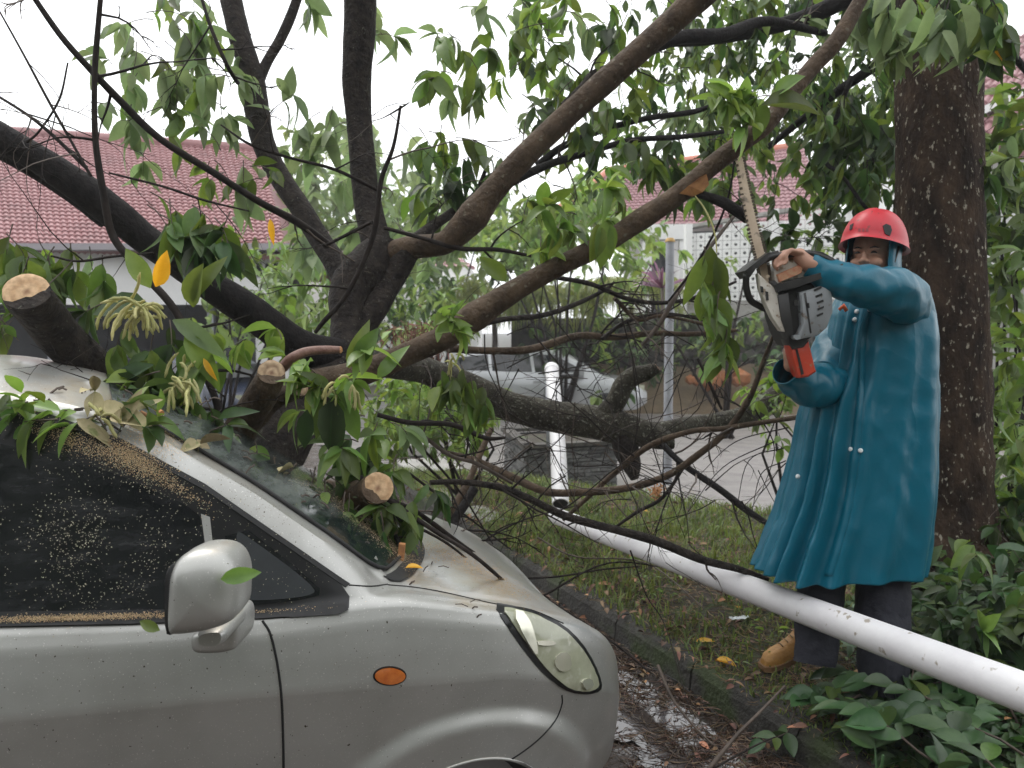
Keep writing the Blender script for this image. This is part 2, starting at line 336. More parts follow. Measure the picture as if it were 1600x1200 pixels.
def asphalt():
    m = bpy.data.materials.new('wet_asphalt'); m.use_nodes = True; t = m.node_tree; b = t.nodes['Principled BSDF']; N, L = t.nodes.new, t.links.new
    g = N('ShaderNodeNewGeometry')
    n = N('ShaderNodeTexNoise'); n.inputs['Scale'].default_value = 5; n.inputs['Detail'].default_value = 9; n.inputs['Roughness'].default_value = .6; L(g.outputs['Position'], n.inputs['Vector'])
    r = N('ShaderNodeMapRange'); r.inputs[1].default_value = .47; r.inputs[2].default_value = .56; L(n.outputs[0], r.inputs[0])
    n2 = N('ShaderNodeTexNoise'); n2.inputs['Scale'].default_value = 90; n2.inputs['Detail'].default_value = 4; L(g.outputs['Position'], n2.inputs['Vector'])
    c = N('ShaderNodeValToRGB'); c.color_ramp.elements[0].color = (.028, .02, .017, 1); c.color_ramp.elements[1].color = (.11, .08, .065, 1); c.color_ramp.elements[0].position = .35; c.color_ramp.elements[1].position = .7
    L(n2.outputs[0], c.inputs[0]); L(c.outputs[0], b.inputs['Base Color'])
    rr = N('ShaderNodeMapRange'); rr.inputs[3].default_value = .55; rr.inputs[4].default_value = .03; L(r.outputs[0], rr.inputs[0]); L(rr.outputs[0], b.inputs['Roughness'])
    bs = N('ShaderNodeMapRange'); bs.inputs[3].default_value = .7; bs.inputs[4].default_value = .03; L(r.outputs[0], bs.inputs[0])
    bp = N('ShaderNodeBump'); bp.inputs['Distance'].default_value = .01; L(bs.outputs[0], bp.inputs['Strength']); L(n2.outputs[0], bp.inputs['Height']); L(bp.outputs[0], b.inputs['Normal'])
    return m
M['asphalt'] = asphalt()

# ---------------------------------------------------------------- leaves
def leaf_mesh(name, mt, wd=.3, bend=.25, fold=.18, n=6, tip=1.0, serr=0, twist=0):
    """unit leaf: base at the origin, along +Y, up +Z"""
    vs, fs = [], []
    for i in range(n + 1):
        t = i / n
        wv = wd * math.sin(math.pi * min(1, t ** .85)) ** .8 * .5 * (1 + serr * (i % 2))
        if i == n: wv = .004
        if i == 0: wv = .012
        y = t; z = -bend * t * t
        tw = twist * t
        for sgn in (-1, 0, 1):
            x = sgn * wv; zz = abs(sgn) * wv * fold * 2
            vs.append((x * math.cos(tw) - zz * math.sin(tw), y, z + zz * math.cos(tw) + x * math.sin(tw)))
    for i in range(n):
        a = i * 3
        fs += [(a, a + 1, a + 4, a + 3), (a + 1, a + 2, a + 5, a + 4)]
    return mesh(name, vs, fs, mt, True)
LEAFV = {}
def protos(key, mt, **kw):
    L_ = []
    for i, (wd, be, fo, tw) in enumerate([(.34, .2, .2, .1), (.25, .45, .25, -.5), (.38, .12, .45, .3), (.30, .8, .15, .7)]):
        me = leaf_mesh('leaf', mt, wd * kw.get('w', 1), be * kw.get('b', 1), fo, kw.get('n', 6), twist=tw)
        a = np.array([v.co[:] for v in me.vertices]); f = np.array([p.vertices[:] for p in me.polygons])
        L_.append((me, a, f))
    LEAFV[key] = (L_, mt)
protos('leaf', M['leaf'], w=1.3); protos('dark', M['leaf_dark'], n=4, w=1.3); protos('bright', M['leaf_bright'], w=1.25); protos('grey', M['leaf_grey'], n=5, w=1.3)
protos('pile', M['leaf_pile'], w=1.6, b=.5); protos('yellow', M['leaf_yellow'], w=1.1); protos('brown', M['leaf_brown'], w=1.3)
protos('dusty', mat('dusty_leaf', (.33, .29, .15), (.44, .37, .22), 40, rough=.8, islands=.2, c3=(.2, .22, .08), s3=30, f3=.58, w3=.1), w=1.3, b=.5)
protos('dead', mat('dead_leaf', (.13, .07, .045), (.24, .13, .07), 20, rough=.6, islands=.6), w=1.4)
protos('far', M['leaf_far'], n=2, w=1.2); protos('palm', M['leaf_palm'], n=3, w=.35, b=1.5); protos('pilebrt', M['leaf_bright'], w=1.5, b=.4)
def leaf_M(pos, d, nrm, size):
    d = Vector(d).normalized(); n = Vector(nrm); n = n - d * n.dot(d)
    if n.length < 1e-4: n = d.orthogonal()
    n.normalize(); x = d.cross(n)
    return Matrix(((x.x * size, d.x * size, n.x * size, pos[0]), (x.y * size, d.y * size, n.y * size, pos[1]), (x.z * size, d.z * size, n.z * size, pos[2]), (0, 0, 0, 1)))
class Leaves:
    """collects leaves of one thing; the largest in view become parts, the rest one part of kind stuff"""
    def __init__(s): s.L = []
    def add(s, key, pos, d, nrm, size, k=None): s.L.append((key, random.randrange(4) if k is None else k, leaf_M(pos, d, nrm, size)))
    def build(s, parent, singles=300, minpx=10, name='leaf', rest='foliage', shared=None):
        sc = []
        for i, (k, j, Mx) in enumerate(s.L):
            u, v, d = proj(Mx.translation); L_ = Mx.col[1].length
            px = L_ / max(d, .1) * FPX if (-80 < u < 1680 and -80 < v < 1280 and d > .1) else 0
            sc.append((px, i))
        sc.sort(reverse=True)
        one = [i for p, i in sc[:singles] if p >= minpx]; so = set(one)
        for i in one:
            k, j, Mx = s.L[i]
            place(name, LEAFV[k][0][j][0], Mx, parent)
        bykey = {}
        for i, (k, j, Mx) in enumerate(s.L):
            if i in so: continue
            bykey.setdefault(k, []).append((j, Mx))
        # one mesh with one slot per material
        if bykey:
            V, Fq, MI, mats = [], [], [], []; off = 0
            for k, lst in bykey.items():
                mats.append(LEAFV[k][1]); mi = len(mats) - 1
                for j, Mx in lst:
                    me, a, f = LEAFV[k][0][j]; A = np.array(Mx)
                    V.append(a @ A[:3, :3].T + A[:3, 3]); Fq.append(f + off); off += len(a); MI += [mi] * len(f)
            V = np.concatenate(V); Fq = np.concatenate(Fq)
            me = bpy.data.meshes.new(rest)
            me.vertices.add(len(V)); me.vertices.foreach_set('co', V.astype(np.float32).ravel())
            me.loops.add(Fq.size); me.loops.foreach_set('vertex_index', Fq.astype(np.int32).ravel())
            me.polygons.add(len(Fq)); me.polygons.foreach_set('loop_start', np.arange(0, Fq.size, 4, dtype=np.int32))
            me.polygons.foreach_set('material_index', np.array(MI, dtype=np.int32)); me.polygons.foreach_set('use_smooth', np.ones(len(Fq), dtype=bool))
            for m_ in mats: me.materials.append(m_)
            me.update(calc_edges=True); me.validate()
            o = bpy.data.objects.new(rest, me); o['kind'] = 'stuff'
            if parent is not None:
                me.transform(world_of(parent).inverted())
            link(o, parent); return o
def rvec(): 
    while True:
        v = Vector((R(-1, 1), R(-1, 1), R(-1, 1)))
        if .05 < v.length < 1: return v.normalized()
def spray(LV, key, pos, d, n=8, L=.14, twl=.18, droop=.5, mb=None, tr=.0025, whorl=.5):
    """a twig with leaves set along it and a whorl at its end"""
    pos = Vector(pos); d = Vector(d).normalized(); pts = []; p = pos.copy(); q = d.copy(); m = 5
    for i in range(m):
        pts.append(p.copy()); q = (q + Vector((0, 0, -droop * .25)) + rvec() * .18).normalized(); p += q * twl / (m - 1)
    if mb is not None: mb.tube(pts, [tr * (1 - .5 * i / (m - 1)) for i in range(m)], 4)
    for i in range(n):
        t = 1 - (whorl * R(0, .35) if i < n * whorl else R(0, .9)); t = max(0, min(.999, t))
        k = t * (m - 1); a = int(k); b = pts[a].lerp(pts[a + 1], k - a); ax = (pts[a + 1] - pts[a]).normalized()
        sd_ = ax.cross(rvec()).normalized()
        dr = (ax * R(.2, .9) + sd_ * R(.6, 1) + Vector((0, 0, -droop * R(.3, 1.1)))).normalized()
        nr = (Vector((0, 0, 1)) + sd_ * -.3 + rvec() * .5)
        LV.add(key, b, dr, nr, L * R(.65, 1.15))
# ================================================================= the silver car in front
YAW = math.radians(20)
cf = Vector((math.cos(YAW), math.sin(YAW), 0)); cl = Vector((-math.sin(YAW), math.cos(YAW), 0)); cO = Vector((-.549, 1.9, 0))
def K(s, t, z): return cO + cf * s + cl * t + Vector((0, 0, z))
car = empty('silver_car', tuple(K(-.7, .72, 0)), 'silver hatchback pelted with sawdust, crushed under the fallen tree, nose towards the kerb', 'car')
CT = .72
zA = [(-2.4, 1.08), (-2.1, 1.22), (-1.6, 1.37), (-1.1, 1.42), (-.647, 1.403), (-.544, 1.380), (-.38, 1.315), (-.189, 1.196), (-.067, 1.103), (.056, 1.007), (.158, .929), (.25, .895)]   # under edge of rail
zU = [(-2.4, 1.16), (-2.1, 1.29), (-1.6, 1.43), (-1.1, 1.475), (-.7, 1.457), (-.45, 1.395), (-.299, 1.322), (-.206, 1.262), (-.066, 1.172), (.092, 1.047), (.272, .912)]
zC = [(-2.4, 1.20), (-2.1, 1.35), (-1.6, 1.49), (-1.1, 1.53), (-.7, 1.515), (-.5, 1.47), (-.299, 1.385), (-.066, 1.232), (.092, 1.115), (.272, .985), (.42, .93)]
zBelt = [(-2.4, .98), (-.62, .930), (-.36, .905), (-.05, .884), (.2, .893), (.3, .89), (.45, .855), (.56, .826), (.7, .785), (.85, .72), (1, .61), (1.1, .48), (1.2, .33)]
zHood = [(.2, .945), (.3, .925), (.45, .885), (.6, .835), (.75, .77), (.9, .665), (1.0, .565), (1.08, .45), (1.16, .33)]
zCr = [(-2.4, .78), (-.617, .736), (-.017, .70), (.577, .648), (.75, .59), (1, .45), (1.2, .25)]
WS, WZ, WR = .47, .170, .266
def smz(s, tab): return (lerpt(s - .03, tab) + lerpt(s, tab) + lerpt(s + .03, tab)) / 3
def section(s):
    zc, zb = smz(s, zCr), smz(s, zBelt); zlo = .17
    k = max(0, (s - .42) / .725); k = min(k, 1); e = (1 - math.sqrt(max(0, 1 - k ** 2.2))) * .56
    za, zu = smz(s, zA), smz(s, zU)
    pts = [(.085, zlo), (.045, zlo + (zc - zlo) * .35), (.016, zlo + (zc - zlo) * .72), (0, zc), (.013, zc + (zb - zc) * .4), (.028, zc + (zb - zc) * .75), (.045, zb - .012)]
    g = 1 - sst(.20, .285, s)             # greenhouse present
    hz_ = lambda t: zb + (smz(s, zHood) - zb) * min(1, (t - .10) / .35) ** .8 if t > .1 else zb
    gl0 = (.060, zb + .004); zA_ = max(za, zb + .008); zU_ = max(zu, zb + .012)
    tL = .075 + max(0, zA_ - .92) * .30; tU = tL + .040 + .05 * sst(.1, .28, s)
    G = [gl0] + [(gl0[0] + (tL - gl0[0]) * q, gl0[1] + (zA_ - gl0[1]) * q) for q in (.33, .66, 1)] + [((tL + tU) / 2, (zA_ + zU_) / 2 + .006), (tU, zU_)]
    Hd = [(.060, zb - .004), (.075, zb), (.09, zb + .001), (.105, zb + .001), (.125, hz_(.125) - .002), (.15, hz_(.15))]
    mid = [(G[i][0] * g + Hd[i][0] * (1 - g), G[i][1] * g + Hd[i][1] * (1 - g)) for i in range(6)]
    top = []
    zctr = smz(s, zC); t0 = mid[-1][0]
    for q in (.03, .1, .2, .32, .46, .6, .74, .88, 1):
        t = t0 + (CT - t0) * q
        zz_w = zU_ + (zctr - zU_) * (1 - (1 - q) ** 2)                 # roof or windscreen
        zz_h = hz_(t)
        # plan curve of the windscreen's foot
        sb = .265 + .175 * math.sin(math.pi / 2 * min(1, q ** .8))
        if s < -.3: zz = zz_w
        else:
            # the screen slopes to the foot
            zfoot = zb + (smz(sb, zHood) - zb) * .95 if False else smz(sb, zHood) - .012 * (1 - q)
            ztop = lerpt(-.3, zU) + (lerpt(-.3, zC) - lerpt(-.3, zU)) * (1 - (1 - q) ** 2)
            kk = (s + .3) / (sb + .3)
            lin = ztop + (zfoot - ztop) * (kk ** 1.08)
            edge = zz_w if s < .27 else zfoot
            zz_s = lin * sst(0, .3, q) + edge * (1 - sst(0, .3, q))
            zz = zz_s if kk < 1 else zz_h
            if kk < 1: zz = max(zz, zz_h - .01)
        top.append((t, zz))
    pts += mid + top
    # round the nose in plan, swell the wheel flare
    out = []
    for (t, z) in pts:
        fl = math.hypot((s - .47) / .47, (z - .17) / .43)
        tt = t + e * max(0, 1 - t / CT)
        out.append((tt, z))
    return out
srows = [-2.4 + .1 * i for i in range(16)] + [-.85 + .0125 * i for i in range(int(1.99 / .0125) + 1)]
secs = [section(s) for s in srows]; NP = len(secs[0])
# make a full width ring by mirroring, refine side profile with extra points
def refine(sec):
    o = []
    for i in range(len(sec) - 1):
        a, b = sec[i], sec[i + 1]; n = 20 if i < 3 else (4 if i < 6 else 2)
        for k in range(n): o.append((a[0] + (b[0] - a[0]) * k / n, a[1] + (b[1] - a[1]) * k / n))
    o.append(sec[-1]); return o
secs = [refine(s) for s in secs]; NP = len(secs[0])
vs, fs = [], []
def arch_snap(s, z):
    d = math.hypot(s - WS, z - WZ)
    if abs(d - WR) < .011 and z > WZ - .05:
        s2 = WS + (s - WS) * WR / d; z2 = WZ + (z - WZ) * WR / d; return s2, z2
    return s, z
inside = set()
NR = 2 * NP - 1
for i, s in enumerate(srows):
    row = secs[i] + [(2 * CT - t, z) for t, z in secs[i][-2::-1]]
    for j, (t, z) in enumerate(row):
        s2, z2 = s, z
        if j < 61 or j > NR - 62:
            fl = math.hypot((s - .47) / .46, (z - .17) / .41); sh_ = (.026 + .45 * max(0, .42 - abs(z - .10)) * .08) * (1 - sst(.86, 1.0, fl)); t += -sh_ if j < 61 else sh_
        if j < 63 or j > NR - 64:
            s2, z2 = arch_snap(s, z)
            if math.hypot(s2 - WS, z2 - WZ) < WR - .002: inside.add(i * NR + j)
            if math.hypot(s2 + 1.75, z2 - WZ) < WR: inside.add(i * NR + j)
        vs.append(K(s2, t, z2))
for i in range(len(srows) - 1):
    for j in range(NR - 1):
        q = (i * NR + j, (i + 1) * NR + j, (i + 1) * NR + j + 1, i * NR + j + 1)
        if any(a in inside for a in q): continue
        fs.append(q)
n0 = len(vs); last = (len(srows) - 1) * NR
fs.append(tuple(last + j for j in range(NR))); fs.append(tuple(range(NR - 1, -1, -1)))
body = obj('body', vs, fs, M['paint'], car, True, 40)
BV = BVHTree.FromPolygons([tuple(v) for v in vs], fs)
def hit(u, v):
    r = ray(u, v).normalized(); h, n, i, d = BV.ray_cast(_C, r, 8)
    if h is None: return None, None
    if n.dot(r) > 0: n = -n
    return h, n
def nearest(p):
    h, n, i, d = BV.find_nearest(p); return h
def curvepx(poly, step=6):
    o = []
    for a, b in zip(poly, poly[1:] + poly[:1]):
        L_ = math.hypot(b[0] - a[0], b[1] - a[1]); m = max(1, int(L_ / step))
        o += [(a[0] + (b[0] - a[0]) * k / m, a[1] + (b[1] - a[1]) * k / m) for k in range(m)]
    return o
def roundpoly(poly, n=4): 
    """Chaikin"""
    for _ in range(n):
        o = []
        for a, b in zip(poly, poly[1:] + poly[:1]):
            o += [(a[0] * .75 + b[0] * .25, a[1] * .75 + b[1] * .25), (a[0] * .25 + b[0] * .75, a[1] * .25 + b[1] * .75)]
        poly = o
    return poly
def drape(name, poly, off, mt, grid=14, parent=None, smooth=True, bulge=0, rim=.004):
    """a panel lying on the body: outline taken where it meets the body, with its own thickness"""
    from mathutils import Vector as V2
    bd = curvepx(poly, 9)
    xs = [p[0] for p in bd]; ys = [p[1] for p in bd]
    pts = [Vector((x, y)) for x, y in bd]; nb = len(pts)
    def inp(x, y):
        c = False
        for (x1, y1), (x2, y2) in zip(bd, bd[1:] + bd[:1]):
            if (y1 > y) != (y2 > y) and x < (x2 - x1) * (y - y1) / (y2 - y1) + x1: c = not c
        return c
    def dist(x, y): return min(math.hypot(x - a, y - b) for a, b in bd)
    x = min(xs)
    while x < max(xs):
        y = min(ys)
        while y < max(ys):
            if inp(x, y) and dist(x, y) > grid * .45: pts.append(Vector((x, y)))
            y += grid
        x += grid
    r = geometry.delaunay_2d_cdt(pts, [(i, (i + 1) % nb) for i in range(nb)], [list(range(nb))], 1, .01)
    v3 = []; ok = []
    for k, p in enumerate(r[0]):
        h, n = hit(p.x, p.y)
        ok.append(h is not None)
        if h is None: v3.append(Vector((0, 0, 0))); continue
        bb = bulge * min(1, dist(p.x, p.y) / 40) if bulge else 0
        v3.append(h + n * (off + bb))
    f3 = [tuple(f) for f in r[2] if all(ok[i] for i in f)]
    # rim down to the body
    cnt = {}
    for f in f3:
        for a, b in zip(f, f[1:] + f[:1]): cnt[(a, b)] = 1
    base = len(v3); mp = {}
    for (a, b) in list(cnt):
        if (b, a) not in cnt:
            for q in (a, b):
                if q not in mp:
                    p = r[0][q]; h, n = hit(p.x, p.y); mp[q] = len(v3); v3.append(h - n * .002)
            f3.append((b, a, mp[a], mp[b]))
    # drop unused
    used = sorted({i for f in f3 for i in f}); rm = {u: i for i, u in enumerate(used)}
    return obj(name, [v3[i] for i in used], [tuple(rm[i] for i in f) for f in f3], mt, parent or car, smooth, 50)
def seam(name, pl, w, mt, parent=None, off=.0004):
    p3 = []
    for a in catmull(pl, 10):
        h, n = hit(a[0], a[1])
        if h is not None: p3.append(h + n * off)
    v, f = tube(p3, w, 6)
    return obj(name, v, f, mt, parent or car, True)
M['seam'] = mat('panel_gap', (.006, .006, .006), rough=.8)
# windows on the near side
trim = drape('window_surround', [(-160, 634), (0, 641), (75, 655), (190, 694), (320, 764), (400, 819), (480, 874), (532, 912), (546, 932), (545, 950), (530, 958), (410, 966), (200, 975), (-160, 982)], .0025, M['black_gloss'])
dg = drape('door_glass', [(-160, 684), (0, 694), (100, 712), (205, 750), (290, 789), (312, 806), (320, 862), (318, 950), (200, 955), (-160, 962)], .004, M['side_glass'])
qg = drape('quarter_glass', roundpoly([(352, 800), (500, 915), (498, 935), (352, 950)], 1), .004, M['side_glass'])
qp = drape('quarter_pane', roundpoly([(368, 832), (376, 830), (492, 916), (490, 932), (385, 940), (370, 930)], 2), .0055, mat('quarter_glass_inner', (.05, .054, .058), (.035, .038, .04), 6, rough=.12), parent=qg)
drape('window_pillar', [(314, 803), (328, 808), (334, 862), (322, 862)], .006, M['paint'])
drape('belt_rubber', [(-160, 958), (200, 953), (330, 951), (420, 952), (540, 944), (544, 953), (530, 960), (410, 968), (200, 977), (-160, 984)], .009, M['rubber'])
drape('drip_rail', [(-160, 628), (0, 634), (75, 648), (190, 687), (320, 757), (400, 812), (480, 867), (546, 913), (540, 918), (480, 876), (400, 821), (320, 766), (190, 696), (75, 657), (0, 643), (-160, 637)], .006, M['rubber'])
# windscreen: between the pillar and the plan curve of its foot, across the whole width
def surf_t(s, t):
    """height of the top surface at s,t"""
    h = BV.ray_cast(K(s, t, 3), Vector((0, 0, -1)), 4); return h[0], h[1]
rows = []
for i in range(25):
    a = i / 24; row = []
    for j in range(33):
        b = j / 32; q = b * 2 if b <= .5 else (1 - b) * 2
        sb = .255 + .172 * math.sin(math.pi / 2 * min(1, q ** .8)); st = -.40 - .07 * q
        s = st + (sb - st) * a
        te = .2 if s < -.25 else .2 - (s + .25) / .52 * .055
        te = max(te, .095 + .30 * max(0, lerpt(s, zA) - .92) + .06 + .02)
        t = te + (2 * CT - 2 * te) * b
        h, n = surf_t(s, t); row.append(h + (n if n.z > 0 else -n) * .004)
    rows.append(row)
vv = [p for r_ in rows for p in r_]; ff = [(i * 33 + j, i * 33 + j + 1, (i + 1) * 33 + j + 1, (i + 1) * 33 + j) for i in range(24) for j in range(32)]
ws = obj('windscreen', vv, ff, M['windscreen'], car, True)
WBV = BVHTree.FromPolygons([tuple(v) for v in vv], ff)
edge = [rows[i][0] for i in range(25)] + rows[-1][1:] + [rows[i][32] for i in range(23, -1, -1)]
v, f = tube([p + Vector((0, 0, .002)) for p in edge], .006, 6); obj('windscreen_rubber', v, f, M['rubber'], car, True)
# cowl and wipers
cw = []
for j in range(33):
    b = j / 32; q = b * 2 if b <= .5 else (1 - b) * 2; sb = .262 + .172 * math.sin(math.pi / 2 * min(1, q ** .8))
    t = .16 + (2 * CT - .32) * b; row = []
    for dd in (.004, .03, .055): 
        h, n = surf_t(sb + dd, t); row.append(h + Vector((0, 0, .004)))
    cw += row
obj('cowl', cw, [(3 * j + k, 3 * j + k + 1, 3 * j + k + 4, 3 * j + k + 3) for j in range(32) for k in range(2)], M['rubber'], car, True)
for (t0, t1) in ((.35, .95), (.95, 1.3)):
    pts = []
    for i in range(12):
        t = t0 + (t1 - t0) * i / 11; q = t / CT if t < CT else 2 - t / CT
        h, n = surf_t(.30 - .06 * i / 11 + .1 * q, t); pts.append(h + n * .018 * (1 if n.z > 0 else -1))
    v, f = tube(pts, [.008] * 3 + [.005] * 9, 6); wp = obj('wiper', v, f, M['rubber'], car, True)
# headlamp
HLP = [(768, 942), (800, 947), (840, 957), (880, 976), (908, 1003), (928, 1035), (940, 1066), (938, 1080), (918, 1085), (890, 1082), (866, 1068), (842, 1046), (818, 1016), (796, 985)]
hl = drape('headlamp', roundpoly(HLP, 1), .003, M['black_gloss'], grid=9)
M['lens'] = mat('yellowed_headlamp_lens', (.30, .31, .22), (.40, .41, .30), 9, rough=.13, spec=.7, coat=.6, c3=(.5, .5, .4), s3=26, f3=.6, w3=.12)
HLI = [(782, 951), (803, 953), (840, 963), (876, 981), (903, 1007), (922, 1036), (934, 1066), (931, 1076), (914, 1080), (890, 1076), (868, 1061), (846, 1038), (824, 1008), (803, 979)]
lens = drape('lens', roundpoly(HLI, 1), .007, M['lens'], grid=8, parent=hl, bulge=.008)
M['reflector'] = mat('lamp_reflector', (.75, .74, .62), rough=.18, metal=.7)
for pl in ([(796, 957), (820, 962), (834, 1000), (836, 1028), (818, 1000)], [(834, 1000), (862, 1001), (863, 1008), (836, 1008)], [(866, 1020), (884, 1018), (888, 1044), (872, 1050), (860, 1036)], [(902, 1062), (918, 1058), (922, 1072), (908, 1076)]):
    drape('reflector', roundpoly(pl, 1), .0155, M['reflector'], grid=8, parent=hl, smooth=True)
# indicator
il = drape('side_indicator', [(609 + 24 * math.cos(a * .3307) * (abs(math.cos(a * .3307)) ** .1), 1056 + 13 * math.sin(a * .3307)) for a in range(19)], .006, mat('amber_lens', (.42, .10, .02), (.55, .16, .03), 60, rough=.15, coat=.8), grid=5, bulge=.004)
seam('indicator_gasket', [(609 + 25 * math.cos(a * .3307), 1056 + 14 * math.sin(a * .3307)) for a in range(20)], .0022, M['seam'], parent=il)
# panel gaps
seam('door_gap', [(410, 970), (422, 990), (432, 1030), (439, 1080), (442, 1140), (443, 1215), (441, 1330)], .0032, M['seam'])
seam('bumper_gap', [(878, 1086), (878, 1100), (868, 1125), (845, 1152), (815, 1176), (783, 1196)], .0022, M['seam'])
seam('bonnet_gap', [(606, 914), (650, 918), (700, 927), (770, 943), (830, 953), (880, 974)], .0018, M['seam'])
seam('pillar_gap', [(545, 914), (580, 916), (606, 913)], .0018, M['seam'])
# wheel arch lip, liner, wheel
ang = [math.radians(-10 + i * 200 / 40) for i in range(41)]
lip = []
for a in ang:
    s, z = WS + WR * math.cos(a), WZ + WR * math.sin(a); h = BV.find_nearest(K(s, .0, z)); 
    lip.append(h[0])
v, f = tube(lip, .0045, 8); obj('wheel_arch_lip', v, f, M['paint'], car, True)
for ws_ in (WS, -1.75):
    for tside in (0, 1):
        t0, t1 = (.012, .30) if tside == 0 else (2 * CT - .30, 2 * CT - .012)
        vv, ff = [], []
        for i, a in enumerate([math.radians(-20 + i * 220 / 24) for i in range(25)]):
            for t in (t0, t1): vv.append(K(ws_ + (WR + .004) * math.cos(a), t, WZ + (WR + .004) * math.sin(a)))
        ff = [(2 * i, 2 * i + 1, 2 * i + 3, 2 * i + 2) for i in range(24)]
        obj('wheel_liner', vv, ff, M['dark_int'], car)
        wh = empty('wheel', (0, 0, 0), None, None); wh.parent = car
        wh.location = world_of(car).inverted() @ K(ws_, .05 if tside == 0 else 2 * CT - .05, .262)
        ys = 1 if tside == 0 else -1
        prof = [(.17, .0), (.215, -.005), (.25, .01), (.262, .04), (.262, .15), (.25, .18), (.2, .19)]
        vv = []; c0 = K(ws_, .05 if tside == 0 else 2 * CT - .05, .26)
        for i in range(32):
            a = 2 * math.pi * i / 32
            for r_, y in prof: vv.append(c0 + cf * r_ * math.cos(a) + Vector((0, 0, r_ * math.sin(a))) + cl * y * ys)
        n = len(prof); ff = [(i * n + k, i * n + k + 1, ((i + 1) % 32) * n + k + 1, ((i + 1) % 32) * n + k) for i in range(32) for k in range(n - 1)]
        obj('tyre', vv, ff, M['rubber'], wh, True)
        b = MB(); vv = []
        for i in range(32):
            a = 2 * math.pi * i / 32
            for r_, y in ((.175, .0), (.165, .03), (.06, .02), (.001, .005)): vv.append(c0 + cf * r_ * math.cos(a) + Vector((0, 0, r_ * math.sin(a))) + cl * y * ys)
        b.add(vv, [(i * 4 + k, i * 4 + k + 1, ((i + 1) % 32) * 4 + k + 1, ((i + 1) % 32) * 4 + k) for i in range(32) for k in range(3)])
        b.build('rim', M['far_silver'], wh, True)
# door mirror
Lw = lambda u, v, d: P(u, v, d)
mr = empty('mirror', (0, 0, 0), None, None); mr.parent = car; mr.location = world_of(car).inverted() @ P(318, 930, 1.62)
def slab(name, outline, dfun, mt, parent, layers, smooth=True, sharp=50):
    """a rounded housing: outline at the mean distance, layers = (scale, depth offset)"""
    cx = sum(p[0] for p in outline) / len(outline); cy = sum(p[1] for p in outline) / len(outline)
    vv = []; n = len(outline)
    for sc_, dd in layers:
        for (u, v) in outline: 
            uu, v2 = cx + (u - cx) * sc_, cy + (v - cy) * sc_
            p = P(uu, v2, dfun(uu, v2)); vv.append(p + Vector((0, 1, 0)) * dd)
    ff = [(l * n + k, l * n + (k + 1) % n, (l + 1) * n + (k + 1) % n, (l + 1) * n + k) for l in range(len(layers) - 1) for k in range(n)]
    ff.append(tuple(range(n - 1, -1, -1))); ff.append(tuple((len(layers) - 1) * n + k for k in range(n)))
    return obj(name, vv, ff, mt, parent, smooth, sharp)
mo = roundpoly([(268, 885), (290, 862), (330, 857), (358, 864), (374, 890), (374, 930), (372, 962), (350, 978), (318, 987), (276, 992), (262, 990), (264, 930)], 2)
slab('mirror_housing', mo, lambda u, v: 1.60 + (u - 318) * .0003, M['paint'], mr, [(.02, -.042), (.35, -.040), (.62, -.034), (.82, -.024), (.94, -.011), (1, .006), (1, .05), (.97, .085)], True, 80)
mg = [(258, 898), (268, 880), (274, 884), (272, 930), (274, 985), (268, 993), (258, 990), (257, 940)]
slab('mirror_bezel', roundpoly(mg, 1), lambda u, v: 1.60, M['rubber'], mr, [(.9, -.004), (1, .0), (1, .11), (.95, .114)], True, 40)
mf = roundpoly([(300, 992), (312, 985), (345, 983), (352, 960), (372, 958), (378, 972), (376, 1002), (366, 1016), (312, 1019), (301, 1012)], 2)
slab('mirror_foot', mf, lambda u, v: 1.80, M['paint'], mr, [(.7, -.02), (.92, -.017), (1, -.006), (1.02, .09)], True, 60)
slab('mirror_arm', roundpoly([(318, 975), (362, 968), (366, 985), (356, 998), (328, 1000), (318, 992)], 2), lambda u, v: 1.72, M['paint'], mr, [(.75, -.05), (1, -.03), (1, .08)], True, 60)
# sawdust: many small flakes lying on glass and paint
def sawdust(name, blobs, n, sz, mt, bvh=None, kind=True):
    V, Fq = [], []
    for (u0, v0, su, sv, ang_, wt) in blobs:
        for _ in range(int(n * wt)):
            a, b = random.gauss(0, su), random.gauss(0, sv)
            u = u0 + a * math.cos(ang_) - b * math.sin(ang_); v = v0 + a * math.sin(ang_) + b * math.cos(ang_)
            h, nn = hit(u, v)
            if h is None: continue
            if sv > 25 and noise.noise(h * 11) + .5 * noise.noise(h * 30) < R(-.45, .35): continue
            if bvh is not None:
                r = ray(u, v).normalized(); h2 = bvh.ray_cast(_C, r, 8)
                if h2[0] is not None and (h2[0] - _C).length < (h - _C).length: h = h2[0]
            p = h + nn * (R(.0062, .0085) + (.005 if sv < 5 and bvh is None else 0)); x = nn.orthogonal().normalized(); x = Matrix.Rotation(R(0, 6.28), 3, nn) @ x; y = nn.cross(x)
            s_ = sz * R(.5, 1.5); x = x * s_ + nn * R(-.3, .3) * s_; y = y * s_ * R(.35, .8)
            k = len(V); V += [p - x, p - y * .8, p + x * .9, p + y]; Fq.append((k, k + 1, k + 2, k + 3))
    o = obj(name, V, Fq, mt, car); o['kind'] = 'stuff'; return o
M['speck'] = mat('pale_wet_speck', (.36, .34, .24), rough=.7, islands=.6)
sawdust('sawdust', [(225, 672, 22, 8, .5, .14), (208, 715, 30, 11, .45, .28), (120, 692, 45, 9, .35, .12), (110, 965, 75, 2.6, -.03, .30), (290, 960, 90, 2.6, -.03, .10), (265, 755, 35, 5, .55, .05), (600, 905, 60, 10, .75, .0)], 9000, .0014, M['sawdust'])
